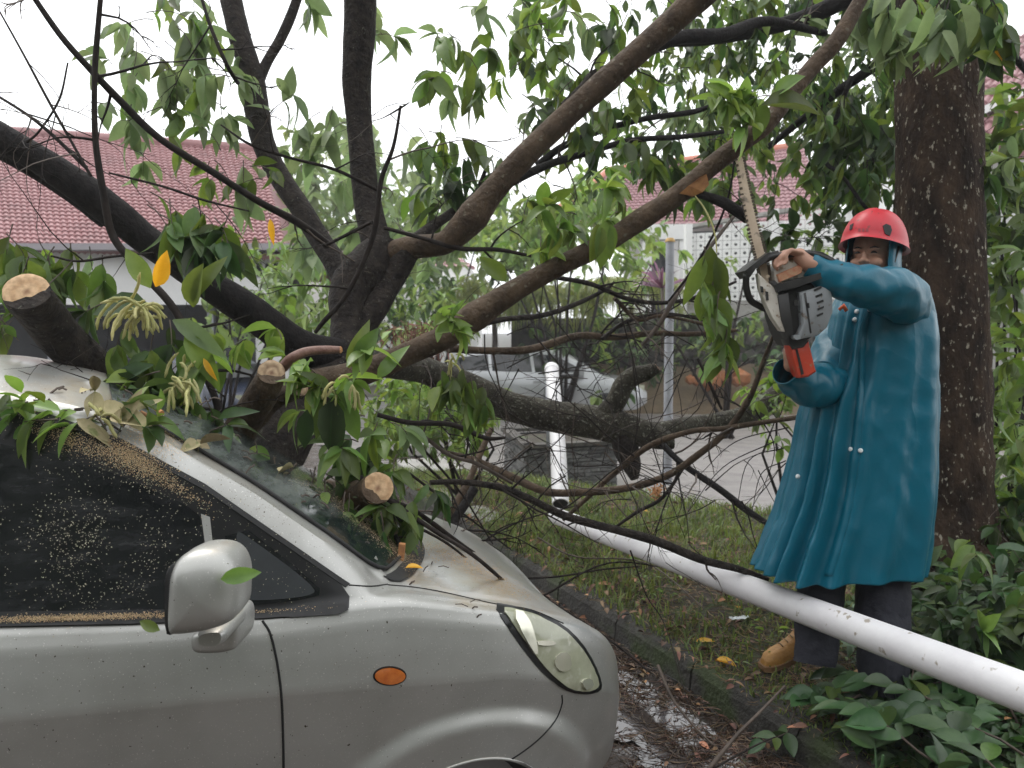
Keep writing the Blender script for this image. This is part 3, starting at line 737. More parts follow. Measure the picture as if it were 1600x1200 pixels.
sawdust('sawdust', [(560, 810, 60, 7, .70, .60), (630, 870, 16, 8, .70, .12), (250, 690, 24, 10, .4, .1), (480, 760, 30, 7, .66, .06)], 9000, .0014, M['sawdust'], WBV)
sawdust('sawdust', [(735, 882, 40, 8, .35, .5), (690, 862, 26, 7, .3, .3), (790, 915, 30, 8, .5, .15)], 3000, .0024, mat('wet_sawdust', (.36, .23, .10), (.45, .31, .16), 60, rough=.9, islands=.3))
sawdust('dirt_specks', [(150, 860, 75, 60, 0, .34), (60, 800, 70, 70, 0, .12), (200, 730, 90, 16, .42, .2), (430, 880, 50, 30, .5, .05), (250, 900, 60, 40, 0, .1)], 4200, .0016, M['speck'])
sawdust('dirt_specks', [(560, 820, 70, 20, .72, .3), (400, 760, 60, 20, .66, .2), (180, 1010, 200, 40, 0, .06), (600, 1030, 120, 60, 0, .06), (760, 900, 50, 30, .4, .2)], 2500, .0013, mat('dark_speck', (.03, .025, .015), (.2, .16, .08), 60, rough=.8), WBV)
# ================================================================= ground, road, verge, kerb
KA, KB = Vector((1.03, 2.81, 0)), Vector((-.27, 5.66, 0))
kd = (KB - KA).normalized(); kn = Vector((kd.y, -kd.x, 0))          # along the kerb (away), and towards the verge
if kn.x < 0: kn = -kn
def kq(x, y): return (Vector((x, y, 0)) - KA).dot(kn)
def ks(x, y): return (Vector((x, y, 0)) - KA).dot(kd)
SA, SB = Vector((.78, 6.95, 0)), Vector((2.06, 6.05, 0))             # far edge of the verge, along the back street
sdv = (SB - SA).normalized(); sn = Vector((sdv.y, -sdv.x, 0));
if sn.y > 0: sn = -sn                                             # towards the camera
def sq(x, y): return (Vector((x, y, 0)) - SA).dot(sn)
def slope(y): return -.35 * sst(9, 17, y)
def gz(x, y):
    q, s_ = kq(x, y), sq(x, y)
    if q < 0 or s_ < 0: return slope(y)
    return .125 + .135 * sst(0.05, .75, q) * sst(0, .5, s_) - .10 * (1 - sst(0, .35, s_)) + .018 * noise.noise(Vector((x * 2.2, y * 2.2, 3)))
def grid(name, x0, x1, y0, y1, n, m, zf, mt, test=None, parent=None, kind='structure', ease=False):
    vs = []; 
    for j in range(m + 1):
        for i in range(n + 1):
            x = x0 + (x1 - x0) * i / n; y = y0 + (y1 - y0) * j / m; vs.append((x, y, zf(x, y)))
    fs = []
    for j in range(m):
        for i in range(n):
            c = (x0 + (x1 - x0) * (i + .5) / n, y0 + (y1 - y0) * (j + .5) / m)
            if test and not test(*c): continue
            fs.append((j * (n + 1) + i, j * (n + 1) + i + 1, (j + 1) * (n + 1) + i + 1, (j + 1) * (n + 1) + i))
    o = obj(name, vs, fs, mt, parent, True)
    if kind: o['kind'] = kind
    return o
obj('ground', [(-150, -20, -.6), (150, -20, -.6), (150, 250, -.6), (-150, 250, -.6)], [(0, 1, 2, 3)], M['soil'])['kind'] = 'structure'
def clip_road(x, y): return True
# near road: one strip whose right edge is the kerb
def strip(name, a, b, w0, w1, n, zf, mt, m=14):
    vs, fs = [], []
    for i in range(n + 1):
        p = a.lerp(b, i / n)
        for k in range(m + 1):
            q = p + kn * (w0 + (w1 - w0) * k / m); vs.append((q.x, q.y, zf(q.x, q.y)))
    for i in range(n):
        for k in range(m): fs.append((i * (m + 1) + k, i * (m + 1) + k + 1, (i + 1) * (m + 1) + k + 1, (i + 1) * (m + 1) + k))
    o = obj(name, vs, fs, mt, None, True); return o
ka0 = KA - kd * 4; kb0 = KA + kd * 16
tag(strip('road', ka0, kb0, -7, .02, 60, lambda x, y: slope(y) - .0 + .006 * noise.noise(Vector((x * 1.5, y * 1.5, 0))), M['asphalt']), kind='structure')
tag(grid('back_street', -14, 22, 6.0, 22, 60, 40, lambda x, y: slope(y) - .012, M['asphalt_back'], lambda x, y: kq(x, y) > -.1), kind='structure')
tag(grid('yard_ground', -40, 40, 5, 60, 60, 40, lambda x, y: slope(y) - .03, M['soil']))
tag(grid('verge', -4, 7.5, 0.2, 9, 190, 150, gz, M['soil'], lambda x, y: kq(x, y) > .08 and sq(x, y) > -.05))
# kerb stones
kerb = empty('kerb', tuple(KA), 'mossy dark concrete kerb between the wet road and the grass verge', 'kerb')
km = None
for i in range(-4, 12):
    L_ = .62; b = MB(); c = KA + kd * (i * L_ + L_ / 2)
    if sq(c.x, c.y) < 0: continue
    prof = [(-.0, -.05), (.012, .10), (.03, .128), (.06, .135), (.125, .135), (.13, -.05)]
    vs, n = [], len(prof); m = 7
    for k in range(m + 1):
        s_ = (k / m - .5) * (L_ - .012)
        for (q, z) in prof:
            p = c + kd * s_ + kn * (q + .010 * noise.noise(Vector((i * 3 + s_ * 6, q * 20, z * 9)))); vs.append((p.x, p.y, z + .005 * noise.noise(Vector((i * 5 + s_ * 9, q * 9, 4)))))
    fs = [(k * n + a, k * n + a + 1, (k + 1) * n + a + 1, (k + 1) * n + a) for k in range(m) for a in range(n - 1)] + [tuple(range(n)), tuple(m * n + a for a in range(n - 1, -1, -1))]
    obj('kerb_stone', vs, fs, M['kerb'], kerb, False)
# concrete slabs over the gutter, at the far end of the kerb
gut = empty('slab_bridge', (-.5, 6.4, 0), 'short row of worn concrete slabs over the gutter behind the bonnet', 'paving')
for (u, v, w_, l_) in ((668, 726, .55, .8), (735, 772, .55, .7), (640, 690, .5, .7), (775, 800, .45, .5)):
    c = ground_hit(u, v, .16); b = MB(); Mz = Matrix.Rotation(math.atan2(kd.y, kd.x) + R(-.05, .05), 3, 'Z')
    b.box((c.x, c.y, .10), (l_, w_, .13), Mz); b.build('slab', M['concrete'], gut)

# grass on the verge
def blades(name, n, pick, h0, h1, mt):
    V, Fq = [], []
    for _ in range(n):
        x, y, sc_ = pick()
        if x is None: continue
        z = gz(x, y); a = R(0, 6.28); h = R(h0, h1) * sc_; ln = R(.2, 1.3) * h; w_ = R(.002, .0045) * (1 + h * 3)
        dx, dy = math.cos(a) * ln, math.sin(a) * ln; px_, py_ = -math.sin(a) * w_, math.cos(a) * w_
        k = len(V)
        V += [(x - px_, y - py_, z - .01), (x + px_, y + py_, z - .01), (x + dx * .4 + px_ * .8, y + dy * .4 + py_ * .8, z + h * .7), (x + dx * .4 - px_ * .8, y + dy * .4 - py_ * .8, z + h * .7), (x + dx + px_ * .15, y + dy + py_ * .15, z + h), (x + dx - px_ * .15, y + dy - py_ * .15, z + h)]
        Fq += [(k, k + 1, k + 2, k + 3), (k + 3, k + 2, k + 4, k + 5)]
    o = obj(name, V, Fq, mt, None, True); tag(o, None, None, None, 'stuff'); return o
def pickg():
    for _ in range(20):
        s_, q = R(-1.2, 6.5), abs(random.gauss(0, 1.2)) + .04
        p = KA + kd * s_ + kn * q
        if sq(p.x, p.y) < .02 or p.x > 6: continue
        dn = noise.noise(Vector((p.x * 1.6, p.y * 1.6, 9))) + .5 * noise.noise(Vector((p.x * 6, p.y * 6, 2)))
        near = sst(.0, 1.2, s_)            # thin and trampled near the worker's boots
        if R(-.55, .6) > dn + .28 * near - .16: continue
        return p.x, p.y, .6 + .7 * near * R(.4, 1)
    return None, None, 0
tag(blades('grass', 21000, pickg, .02, .075, M['grass']), 'short wet grass and weeds covering the verge beside the kerb', 'grass')
M['straw'] = mat('dry_straw', (.22, .14, .07), (.34, .24, .13), 20, rough=.7, islands=.5)
def litter(name, n, pick, mt, l0, l1, r_):
    b = MB()
    for _ in range(n):
        x, y, z = pick(); a = R(0, 6.28); l_ = R(l0, l1); p = Vector((x, y, z + .004)); pts = []
        for i in range(4):
            pts.append(p.copy()); a += R(-.5, .5); p += Vector((math.cos(a), math.sin(a), R(-.12, .22))) * l_ / 3; p.z = max(p.z, z + .002)
        b.tube(pts, [r_ * R(.5, 1), r_ * .8, r_ * .7, r_ * .3], 3, False)
    o = b.build(name, mt); tag(o, None, None, None, 'stuff'); return o
def pv():
    p = KA + kd * R(-1, 4.5) + kn * (.05 + abs(random.gauss(0, .8))); return p.x, p.y, gz(p.x, p.y)
tag(litter('dead_grass', 8000, pv, M['straw'], .03, .13, .0018), 'dry stalks and dead grass strewn over the verge', 'dead grass')
def pr():
    for _ in range(30):
        p = KA + kd * R(-.9, 3.6) - kn * abs(random.gauss(0.02, .42))
        if noise.noise(Vector((p.x * 4, p.y * 4, 0))) > R(-.7, .55): return p.x, p.y, .011
    return p.x, p.y, .011
tag(litter('road_litter', 8000, pr, mat('wet_litter', (.05, .03, .018), (.14, .085, .05), 30, rough=.5, islands=.6), .02, .12, .0022), 'wet twigs, needles and chaff washed along the road edge', 'litter')
# water standing on the road edge
M['water'] = mat('puddle_water', (.045, .036, .034), rough=.04, bump=.02, bscale=14); M['water'].node_tree.nodes['Principled BSDF'].inputs['IOR'].default_value = 1.9
n_ = 0; vs, fs = [], []
NX, NY = 130, 70
for j in range(NY + 1):
    for i in range(NX + 1):
        p = KA + kd * (-1.2 + 3.4 * i / NX) - kn * (.03 + 1.1 * j / NY); vs.append((p.x, p.y, .0125))
for j in range(NY):
    for i in range(NX):
        s_, q_ = -1.2 + 3.4 * (i + .5) / NX, .03 + 1.1 * (j + .5) / NY
        f_ = noise.noise(Vector((s_ * 1.6, q_ * 3.2, 4))) + .5 * noise.noise(Vector((s_ * 7, q_ * 9, 1))) + .22 * noise.noise(Vector((s_ * 24, q_ * 24, 1)))
        f_ += .75 * math.exp(-((s_ - .55) / .5) ** 2 - ((q_ - .22) / .18) ** 2) + .5 * math.exp(-((s_ + .15) / .4) ** 2 - ((q_ - .3) / .15) ** 2) - .06
        if f_ > .05: fs.append((j * (NX + 1) + i, j * (NX + 1) + i + 1, (j + 1) * (NX + 1) + i + 1, (j + 1) * (NX + 1) + i))
tag(obj('puddle', vs, fs, M['water'], None, True), kind='structure')
# the thin wire lying along the foot of the kerb
pts = [KA + kd * (s_ / 6 - 1.3) - kn * (.02 + .02 * math.sin(s_ * .9)) + Vector((0, 0, .012 + .008 * math.sin(s_ * 1.7))) for s_ in range(36)]
tag(MB().__class__() and (lambda b: (b.tube(pts, .0035, 5), b)[1])(MB()).build('cable', M['rubber'], None, True), 'thin black cable lying along the foot of the kerb', 'cable')

# ================================================================= houses and walls behind
def roof_sheet(name, corners, cols, rows_, mt, parent, amp=.035, lap=.03):
    """tiled slope: rounded pans across, lapped courses up the slope. corners: eave_l, eave_r, ridge_r, ridge_l"""
    a, b, c, d = [Vector(p) for p in corners]; n = (b - a).cross(d - a).normalized()
    if n.z < 0: n = -n
    vs, fs = [], []; nx = cols * 4
    for j in range(rows_):
        for e in (0, 1):
            tv = (j + e) / rows_; off = lap * (1 - e)
            for i in range(nx + 1):
                p = a.lerp(b, i / nx).lerp(d.lerp(c, i / nx), tv); ph = i / 4 % 1
                vs.append(p + n * (off + amp * abs(math.sin(math.pi * ph))))
    w_ = nx + 1
    for r_ in range(2 * rows_ - 1):
        for i in range(nx): fs.append((r_ * w_ + i, r_ * w_ + i + 1, (r_ + 1) * w_ + i + 1, (r_ + 1) * w_ + i))
    # thickness at the eave
    k = len(vs)
    for i in range(w_): vs.append(Vector(vs[i]) - n * .12)
    for i in range(nx): fs.append((i, i + 1, k + i + 1, k + i))
    return obj(name, vs, fs, mt, parent, False)
def wallbox(name, a, b, z0, z1, th, mt, parent):
    """vertical wall from a to b (xy), going back by th"""
    a, b = Vector((a[0], a[1], 0)), Vector((b[0], b[1], 0)); t = (b - a).normalized(); n = Vector((-t.y, t.x, 0))
    if n.y < 0: n = -n
    vs = [(*(p + n * o).xy, z) for z in (z0, z1) for p, o in ((a, 0), (b, 0), (b, th), (a, th))]
    return obj(name, vs, [(0, 1, 5, 4), (1, 2, 6, 5), (2, 3, 7, 6), (3, 0, 4, 7), (4, 5, 6, 7), (3, 2, 1, 0)], mt, parent)
# --- left house with carport
hl_ = empty('tiled_house', (-8, 17, 0), 'long white house with pink clay tiled roof and dark open carport at far left', 'house')
ev = 15.0
rA, rB = P(-330, 376, ev), P(452, 402, ev); rD, rC = P(-330, 183, ev + 5), P(408, 236, ev + 5)
roof_sheet('roof', (rA, rB, rC, rD), 78, 34, M['roof_tile'], hl_, .035, .035)
v, f = tube([rD + Vector((0, 0, .05)), rC + Vector((0, 0, .05))], .12, 8); obj('ridge', v, f, M['roof_tile'], hl_, True)
# hipped end and far slope so that it stands as a roof
rE = rB + Vector((.0, 9.5, 0)); obj('roof_hip', [rB, rE, rC], [(0, 1, 2)], M['roof_tile'], hl_)
rG = rA + Vector((0, 9.5, 0)); obj('roof_back', [rA + Vector((0, 9.5, 0)), rE, rC, rD], [(0, 1, 2, 3)], M['roof_tile'], hl_)
f0, f1 = P(-330, 400, ev + .15), P(455, 412, ev + .15)
zt, zb_ = P(0, 393, ev + .3).z, P(0, 476, ev + .3).z
wallbox('fascia_wall', (f0.x, ev + .35), (f1.x - .1, ev + .35), zb_, zt + .12, .25, M['white_wall'], hl_)
M['soffit'] = mat('grey_soffit', (.30, .28, .30), rough=.8)
wallbox('eave_board', (f0.x, ev - .12), (f1.x + .1, ev - .12), zt - .02, zt + .10, .46, M['soffit'], hl_)
gx = P(372, 500, ev + .4).x
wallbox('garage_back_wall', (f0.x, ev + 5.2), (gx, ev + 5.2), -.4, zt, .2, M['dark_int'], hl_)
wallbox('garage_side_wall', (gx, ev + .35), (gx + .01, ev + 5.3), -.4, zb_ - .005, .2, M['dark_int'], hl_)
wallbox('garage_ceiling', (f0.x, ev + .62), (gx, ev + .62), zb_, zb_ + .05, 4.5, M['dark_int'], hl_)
wallbox('house_wall', (gx + .25, ev + .7), (f1.x - .25, ev + .7), -.4, zb_ - .003, .2, M['white_wall'], hl_)
for u0, u1 in ((393, 412), (418, 440)):
    a, b = P(u0, 412, ev + .33), P(u1, 432, ev + .33)
    wn = wallbox('window', (a.x, ev + .30), (b.x, ev + .30), b.z, a.z, .045, M['tinted'], hl_)
    wallbox('window_frame', ((a.x + b.x) / 2 - .025, ev + .27), ((a.x + b.x) / 2 + .025, ev + .27), b.z, a.z, .03, M['white_wall'], wn)
for u in (-60, 79, 330):
    p = P(u, 530, ev + .6); wallbox('carport_post', (p.x - .06, ev + .6), (p.x + .06, ev + .6), -.35, zb_ - .002, .12, M['pole_grey'], hl_)
# --- cars in the carport and on the street
def small_car(name, base, yaw, L_, mt, label, cat, W_=1.65, H_=1.5, kind=0):
    """local x forward. profile loft with glasshouse, wheels, handles"""
    root = empty(name, base, label, cat, None, yaw)
    Rz = Matrix.Translation(Vector(base)) @ Matrix.Rotation(yaw, 4, 'Z')
    bt = [(-.5, .62, .95), (-.47, .35, 1.0), (-.36, .25, 1.02), (0, .22, .98), (.22, .22, .95), (.36, .24, .88), (.45, .28, .76), (.5, .40, .60)]
    top = [(-.49, .98), (-.42, 1.38), (-.30, 1.50), (-.05, 1.50), (.06, 1.46), (.17, 1.28), (.29, .97), (.5, .6)]
    if kind == 1: top = [(-.49, 1.35), (-.45, 1.72), (-.30, 1.80), (-.02, 1.80), (.10, 1.72), (.20, 1.42), (.30, 1.02), (.5, .7)]
    vs = []; n = 13
    xs = [-.5 + i / 40 for i in range(41)]
    for x in xs:
        lo = lerpt(x, [(a, b_) for a, b_, c in bt]); sh = lerpt(x, [(a, c) for a, b_, c in bt]); tp = max(lerpt(x, top), sh + .02) * H_ / 1.5 if True else 0
        e = max(0, abs(x) - .38) / .12; w_ = W_ / 2 * (1 - .28 * e ** 2.5); g = min(1, (tp - sh) / .5)
        ring = [(w_ * .93, lo), (w_ * .99, lo + .15), (w_, (lo + sh) / 2), (w_ * .97, sh - .02), (w_ * (.95 - .04 * g), sh + (tp - sh) * .1), (w_ * (.93 - .17 * g), sh + (tp - sh) * .85), (w_ * (.8 - .14 * g), tp)]
        ring = ring + [(-a, b_) for a, b_ in ring[::-1]]
        vs += [Rz @ Vector((x * L_, a, b_)) for a, b_ in ring]
    n = 14; fs = [(i * n + k, i * n + (k + 1) % n, (i + 1) * n + (k + 1) % n, (i + 1) * n + k) for i in range(40) for k in range(n)]
    fs += [tuple(range(n)), tuple(40 * n + k for k in range(n - 1, -1, -1))]
    obj('body', vs, fs, mt, root, True, 35)
    def W3(x, y, z): return Rz @ Vector((x, y, z))
    side = -1
    for side in (-1, 1):
        def q(x, z):   # y of the glasshouse side
            sh = lerpt(x / L_, [(a, c) for a, b_, c in bt]); tp = max(lerpt(x / L_, top), sh + .02) * H_ / 1.5; g = min(1, (tp - sh) / .5)
            k = (z - sh - (tp - sh) * .1) / max(.01, (tp - sh) * .75)
            return side * (W_ / 2 * ((.95 - .04 * g) * (1 - k) + (.93 - .17 * g) * k) + .012)
        zt_ = 1.40 * H_ / 1.5 if kind == 0 else 1.62
        for xs_ in ([(-.44, 1.06), (-.40, .9 + .42), (-.26, zt_ - .01), (-.25, 1.05)], [(-.235, 1.05), (-.245, zt_), (-.06, zt_), (-.045, 1.03)], [(-.03, 1.03), (-.045, zt_), (.06, zt_ - .03), (.15, 1.18), (.20, 1.03)]):
            w3 = [W3(x * L_, q(x * L_, z), z) for x, z in xs_]
            obj('window', w3, [(0, 1, 2, 3) if len(xs_) == 4 else tuple(range(len(xs_)))], M['tinted'], root)
        for x in (-.2, .0):
            b = MB(); c = W3((x - .02) * L_, side * (W_ / 2 + .012), .84); b.box(c, (.16, .03, .03), Matrix.Rotation(yaw, 3, 'Z')); b.build('door_handle', mt, root)
        b = MB(); b.box(W3(-.02 * L_, side * (W_ / 2 + .008), .56), (L_ * .42, .02, .035), Matrix.Rotation(yaw, 3, 'Z')); b.build('side_moulding', M['far_silver'], root)
        b = MB(); b.box(W3(.19 * L_, side * (W_ / 2 + .09), 1.06), (.10, .18, .13), Matrix.Rotation(yaw, 3, 'Z')); b.build('wing_mirror', mt, root)
        b = MB(); b.box(W3(.455 * L_, side * (W_ / 2 * .74), .70), (.22, .16, .14), Matrix.Rotation(yaw - side * .5, 3, 'Z')); b.build('headlight', M['lens'], root)
        for x in (-.31, .31):
            c = W3(x * L_, side * (W_ / 2 - .10), .31); ax = Matrix.Rotation(yaw, 3, 'Z') @ Vector((0, 1, 0))
            v, f = tube([c - ax * .105, c - ax * .1, c + ax * .1, c + ax * .105], [.27, .31, .31, .27], 24); wo = obj('wheel', v, f, M['rubber'], root, True, 40)
            v, f = tube([c - ax * .11, c + ax * .11], .19, 16); obj('rim', v, f, M['far_silver'], wo, True, 40)
    wsx = [(.16, 1.30), (.295, .985)]
    vv = [W3(.165 * L_, -.52, 1.33 * H_ / 1.5), W3(.165 * L_, .52, 1.33 * H_ / 1.5), W3(.295 * L_, .66, 1.005), W3(.295 * L_, -.66, 1.005)]
    obj('windscreen', vv, [(0, 1, 2, 3)], M['tinted'], root)
    return root
gzb = lambda y: slope(y) - .01
pc = P(838, 600, 17.0); small_car('parked_car', (pc.x + .15, 17.0, gzb(17)), math.radians(-5), 4.3, M['far_silver'], 'silver hatchback parked across the back street, behind the broken white pole', 'car')
pc = P(250, 560, 17.3); small_car('garaged_car', (pc.x - .5, 17.6, gzb(17)), math.radians(-3), 4.2, M['far_silver'], 'grey car with a pale roof in the dark carport, behind the big sawn stub', 'car', H_=1.42)
pc = P(415, 560, 16.2); small_car('dark_car', (pc.x - .35, 14.0, gzb(14)), math.radians(-35), 3.9, M['dark_blue'], 'dark blue car on the left, seen under the thick leaning limb', 'car', H_=1.35)
# --- far middle: white house with small red roof
mh = empty('distant_house', (-1.5, 27, 0), 'small white house with a red roof edge in the far middle', 'house')
a, b = P(430, 480, 27), P(745, 480, 27)
wallbox('wall', (a.x, 27), (b.x, 27), -.5, P(0, 437, 27).z, 5, M['white_wall'], mh)
roof_sheet('roof', (P(600, 420, 27.2), P(742, 418, 27.2), P(715, 400, 30), P(640, 402, 30)), 10, 4, M['roof_tile'], mh, .04, .03)
wallbox('window', (P(560, 480, 27).x, 26.96), (P(590, 480, 27).x, 26.96), P(0, 480, 27).z, P(0, 455, 27).z, .05, M['tinted'], mh)
wallbox('upper_wall', (P(610, 480, 27).x, 27.4), (P(735, 480, 27).x, 27.4), P(0, 438, 27).z, P(0, 418, 27.4).z, 3, M['white_wall'], mh)
# --- right: house with red hipped roof, white columns, vent-block wall over a dark retaining wall
rh = empty('red_roofed_house', (6, 26, 0), 'white house with red hipped roof and porch columns behind the worker', 'house')
D = 24
roof_sheet('roof', (P(842, 352, D), P(1300, 352, D), P(1255, 228, D + 4), P(952, 268, D + 4)), 50, 22, M['roof_tile'], rh, .035, .035)
obj('roof_hip', [P(842, 352, D), P(952, 268, D + 4), P(842, 352, D) + Vector((1.5, 8, 0))], [(0, 1, 2)], M['roof_tile'], rh)
for pa, pb in ((P(842, 350, D), P(952, 266, D + 4)), (P(952, 266, D + 4), P(1255, 226, D + 4))):
    v, f = tube([pa, pb], .13, 8); obj('ridge', v, f, mat('orange_ridge_tile', (.55, .20, .13), rough=.6), rh, True)
wallbox('wall', (P(1000, 400, D + 1).x, D + 1), (P(1310, 400, D + 1).x, D + 1), -.4, P(0, 349, D).z, 4, M['white_wall'], rh)
wallbox('porch_beam', (P(985, 370, D - 1).x, D - 1.2), (P(1075, 370, D - 1).x, D - 1.2), P(0, 375, D - 1.2).z, P(0, 352, D - 1.2).z, .5, M['white_wall'], rh)
for u0, u1 in ((1003, 1017), (1060, 1072)):
    wallbox('porch_column', (P(u0, 400, D - 1.2).x, D - 1.15), (P(u1, 400, D - 1.2).x, D - 1.15), -.4, P(0, 375, D - 1.2).z - .002, .25, M['white_wall'], rh)
wallbox('doorway', (P(1020, 400, D).x, D + .93), (P(1056, 400, D).x, D + .93), .5, P(0, 385, D).z, .05, M['tinted'], rh)
vw = empty('vent_block_wall', (5.5, 20, 0), 'white wall of pierced vent blocks above the dark retaining wall, behind the chainsaw', 'wall')
V0, V1 = P(1072, 400, 20.5), P(1345, 400, 19.0)
def vtop(k): return P(1072 + 273 * k, 360 - 45 * k, 20.5 - 1.5 * k).z
zlow = P(0, 470, 20).z
base = Vector((V0.x, 20.5, 0)); end = Vector((V1.x, 19.0, 0)); tt = (end - base).normalized(); Lw_ = (end - base).length; nn_ = Vector((tt.y, -tt.x, 0)); nn_ = nn_ if nn_.y < 0 else -nn_
bs = .215; ncol = int(Lw_ / bs); nrow = int((vtop(0) - zlow) / bs)
def ventblock():
    vs, fs = [], []; h = bs / 2 - .004; N_ = 12; r_ = .038
    sqp = []
    for k in range(N_):
        a = 2 * math.pi * (k + .5) / N_; m_ = max(abs(math.cos(a)), abs(math.sin(a))); sqp.append((math.cos(a) / m_ * h, math.sin(a) / m_ * h))
    sqp = [(x, z) for x, z in sqp]
    for (y, rr) in ((0, None), (0, r_), (.12, r_ * .9)):
        for k in range(N_):
            a = 2 * math.pi * (k + .5) / N_
            vs.append((sqp[k][0], y, sqp[k][1]) if rr is None else (rr * math.cos(a), y, rr * math.sin(a)))
    for k in range(N_):
        k2 = (k + 1) % N_
        fs += [(k, k2, N_ + k2, N_ + k), (N_ + k, N_ + k2, 2 * N_ + k2, 2 * N_ + k)]
    return mesh('vent_block', vs, fs, M['white_wall'])
vb = ventblock()
Rw = Matrix.Rotation(math.atan2(tt.y, tt.x), 4, 'Z')
for c in range(ncol):
    nr = int((vtop(c / ncol) - zlow) / bs)
    for r_ in range(nr):
        p = base + tt * (bs * (c + .5)) + Vector((0, 0, zlow + bs * (r_ + .5)))
        place('vent_block', vb, Matrix.Translation(p) @ Rw, vw)
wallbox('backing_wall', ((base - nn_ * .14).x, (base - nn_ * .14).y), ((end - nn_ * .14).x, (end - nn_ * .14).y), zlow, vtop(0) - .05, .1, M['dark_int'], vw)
for k in (0, .5, 1):
    p = base + tt * (Lw_ * k); b = MB(); b.box((p.x, p.y - .02, (zlow + vtop(k)) / 2 + .06), (.16, .3, vtop(k) - zlow + .12)); b.build('pier', M['white_wall'], vw)
cp = [base + nn_ * .05 + Vector((0, 0, vtop(0) + .02)), end + nn_ * .05 + Vector((0, 0, vtop(1) + .02))]
b = MB(); b.add([cp[0], cp[1], cp[1] - nn_ * .35, cp[0] - nn_ * .35] + [q + Vector((0, 0, .09)) for q in (cp[0], cp[1], cp[1] - nn_ * .35, cp[0] - nn_ * .35)], [(0, 1, 5, 4), (1, 2, 6, 5), (2, 3, 7, 6), (3, 0, 4, 7), (4, 5, 6, 7), (3, 2, 1, 0)]); b.build('coping', M['concrete'], vw)
pl_ = wallbox('plaster_wall', ((base + nn_ * .0).x, (base + nn_ * .0).y), ((end + tt * 5).x, (end + tt * 5).y), P(0, 500, 20).z, zlow - .004, .3, M['concrete'], None); tag(pl_, 'pale grey plaster band under the pierced white wall', 'wall')
rw = empty('retaining_wall', (5, 19.7, -.4), 'dark mossy stone retaining wall under the plaster band at the back street', 'wall')
wallbox('wall_core', (V0.x - 4.5, 20.2), (V1.x + 9, 18.6), -.5, P(0, 497, 20).z, .4, M['dark_wall'], rw)
# fieldstones of that wall
b0 = Vector((V0.x - 4.4, 20.18, 0)); b1 = Vector((V1.x + 8.8, 18.62, 0)); LL = (b1 - b0).length; t_ = (b1 - b0).normalized(); n_ = Vector((t_.y, -t_.x, 0)); n_ = n_ if n_.y < 0 else -n_
def rock(mt, seed):
    bm = bmesh.new(); bmesh.ops.create_icosphere(bm, subdivisions=1, radius=.5)
    for v_ in bm.verts: v_.co *= 1 + .25 * noise.noise(v_.co * 3 + Vector((seed, 0, 0)))
    me = bpy.data.meshes.new('stone'); bm.to_mesh(me); bm.free(); me.materials.append(mt); return me
M['dark_stone'] = mat('dark_field_stone', (.035, .032, .03), (.09, .082, .07), 5, rough=.8, islands=.4, c3=(.05, .07, .025), s3=4, f3=.58, w3=.1)
rks = [rock(M['dark_stone'], i * 7) for i in range(4)]
xx = 0; cnt = 0
for r_ in range(6):
    xx = R(0, .2)
    while xx < LL and cnt < 290:
        w_ = R(.3, .55); p = b0 + t_ * (xx + w_ / 2) + n_ * .03 + Vector((0, 0, -.2 + r_ * .36 + R(-.03, .03)))
        place('stone', rks[cnt % 4], Matrix.Translation(p) @ Matrix.Rotation(math.atan2(t_.y, t_.x), 4, 'Z') @ Matrix.Diagonal((w_ * 1.05, .22, .40, 1)), rw); cnt += 1; xx += w_
# earth bank in front of that wall
vs, fs = [], []
for i in range(61):
    x = V0.x - 4.5 + 18 * i / 60
    for j in range(9):
        k = j / 8; y = 18.0 - .09 * (x - 5) + 2.0 * k - .4; z = -.38 + 1.0 * sst(0, .9, k) * (1 + .25 * noise.noise(Vector((x * .8, k * 2, 0)))) 
        vs.append((x, y, z))
fs = [(i * 9 + j, i * 9 + j + 1, (i + 1) * 9 + j + 1, (i + 1) * 9 + j) for i in range(60) for j in range(8)]
tag(obj('earth_bank', vs, fs, M['earth'], None, True), kind='structure')
# heap of orange clay on it
b = MB(); c = P(1120, 585, 18.2)
for i in range(26):
    q = c + Vector((random.gauss(0, .38), R(-.2, .3), -.12 + R(-.08, .1))); s_ = R(.08, .2)
    bm = bmesh.new(); bmesh.ops.create_icosphere(bm, subdivisions=1, radius=s_); n0 = [v_.co * (1 + .3 * noise.noise(v_.co * 12 + q)) + q for v_ in bm.verts]; ff = [tuple(v_.index for v_ in f_.verts) for f_ in bm.faces]; b.add(n0, ff); bm.free()
tag(b.build('clay_heap', M['orange_clay']), 'heap of orange clay lumps on the far bank', 'clay heap')
# --- far right house behind the trunk
fr_ = empty('right_house', (11, 16, 0), 'white house with red tiled gable at the right edge, behind the tree trunk', 'house')
D = 15
roof_sheet('roof', (P(1395, 200, D), P(1700, 265, D - 2), P(1760, -30, D + 1), P(1520, 95, D + 5)), 22, 14, M['roof_tile'], fr_, .05, .05)
obj('verge_board', [P(1440, 210, D - .1), P(1610, 132, D - .4), P(1610, 144, D - .4), P(1440, 224, D - .1)] + [P(1440, 210, D + .2), P(1610, 132, D - .1), P(1610, 144, D - .1), P(1440, 224, D + .2)], [(0, 1, 2, 3), (7, 6, 5, 4), (0, 4, 5, 1), (3, 2, 6, 7)], M['white_wall'], fr_)
wallbox('wall', (P(1430, 300, D + 1).x, D + .6), (P(1800, 300, D + 1).x, D + .6), -.5, P(0, 205, D + .6).z, 4, M['white_wall'], fr_)
wallbox('plinth', (P(1430, 300, D).x, D + .45), (P(1800, 300, D).x, D + .45), -.5, P(0, 428, D + .4).z, .1, M['concrete'], fr_)
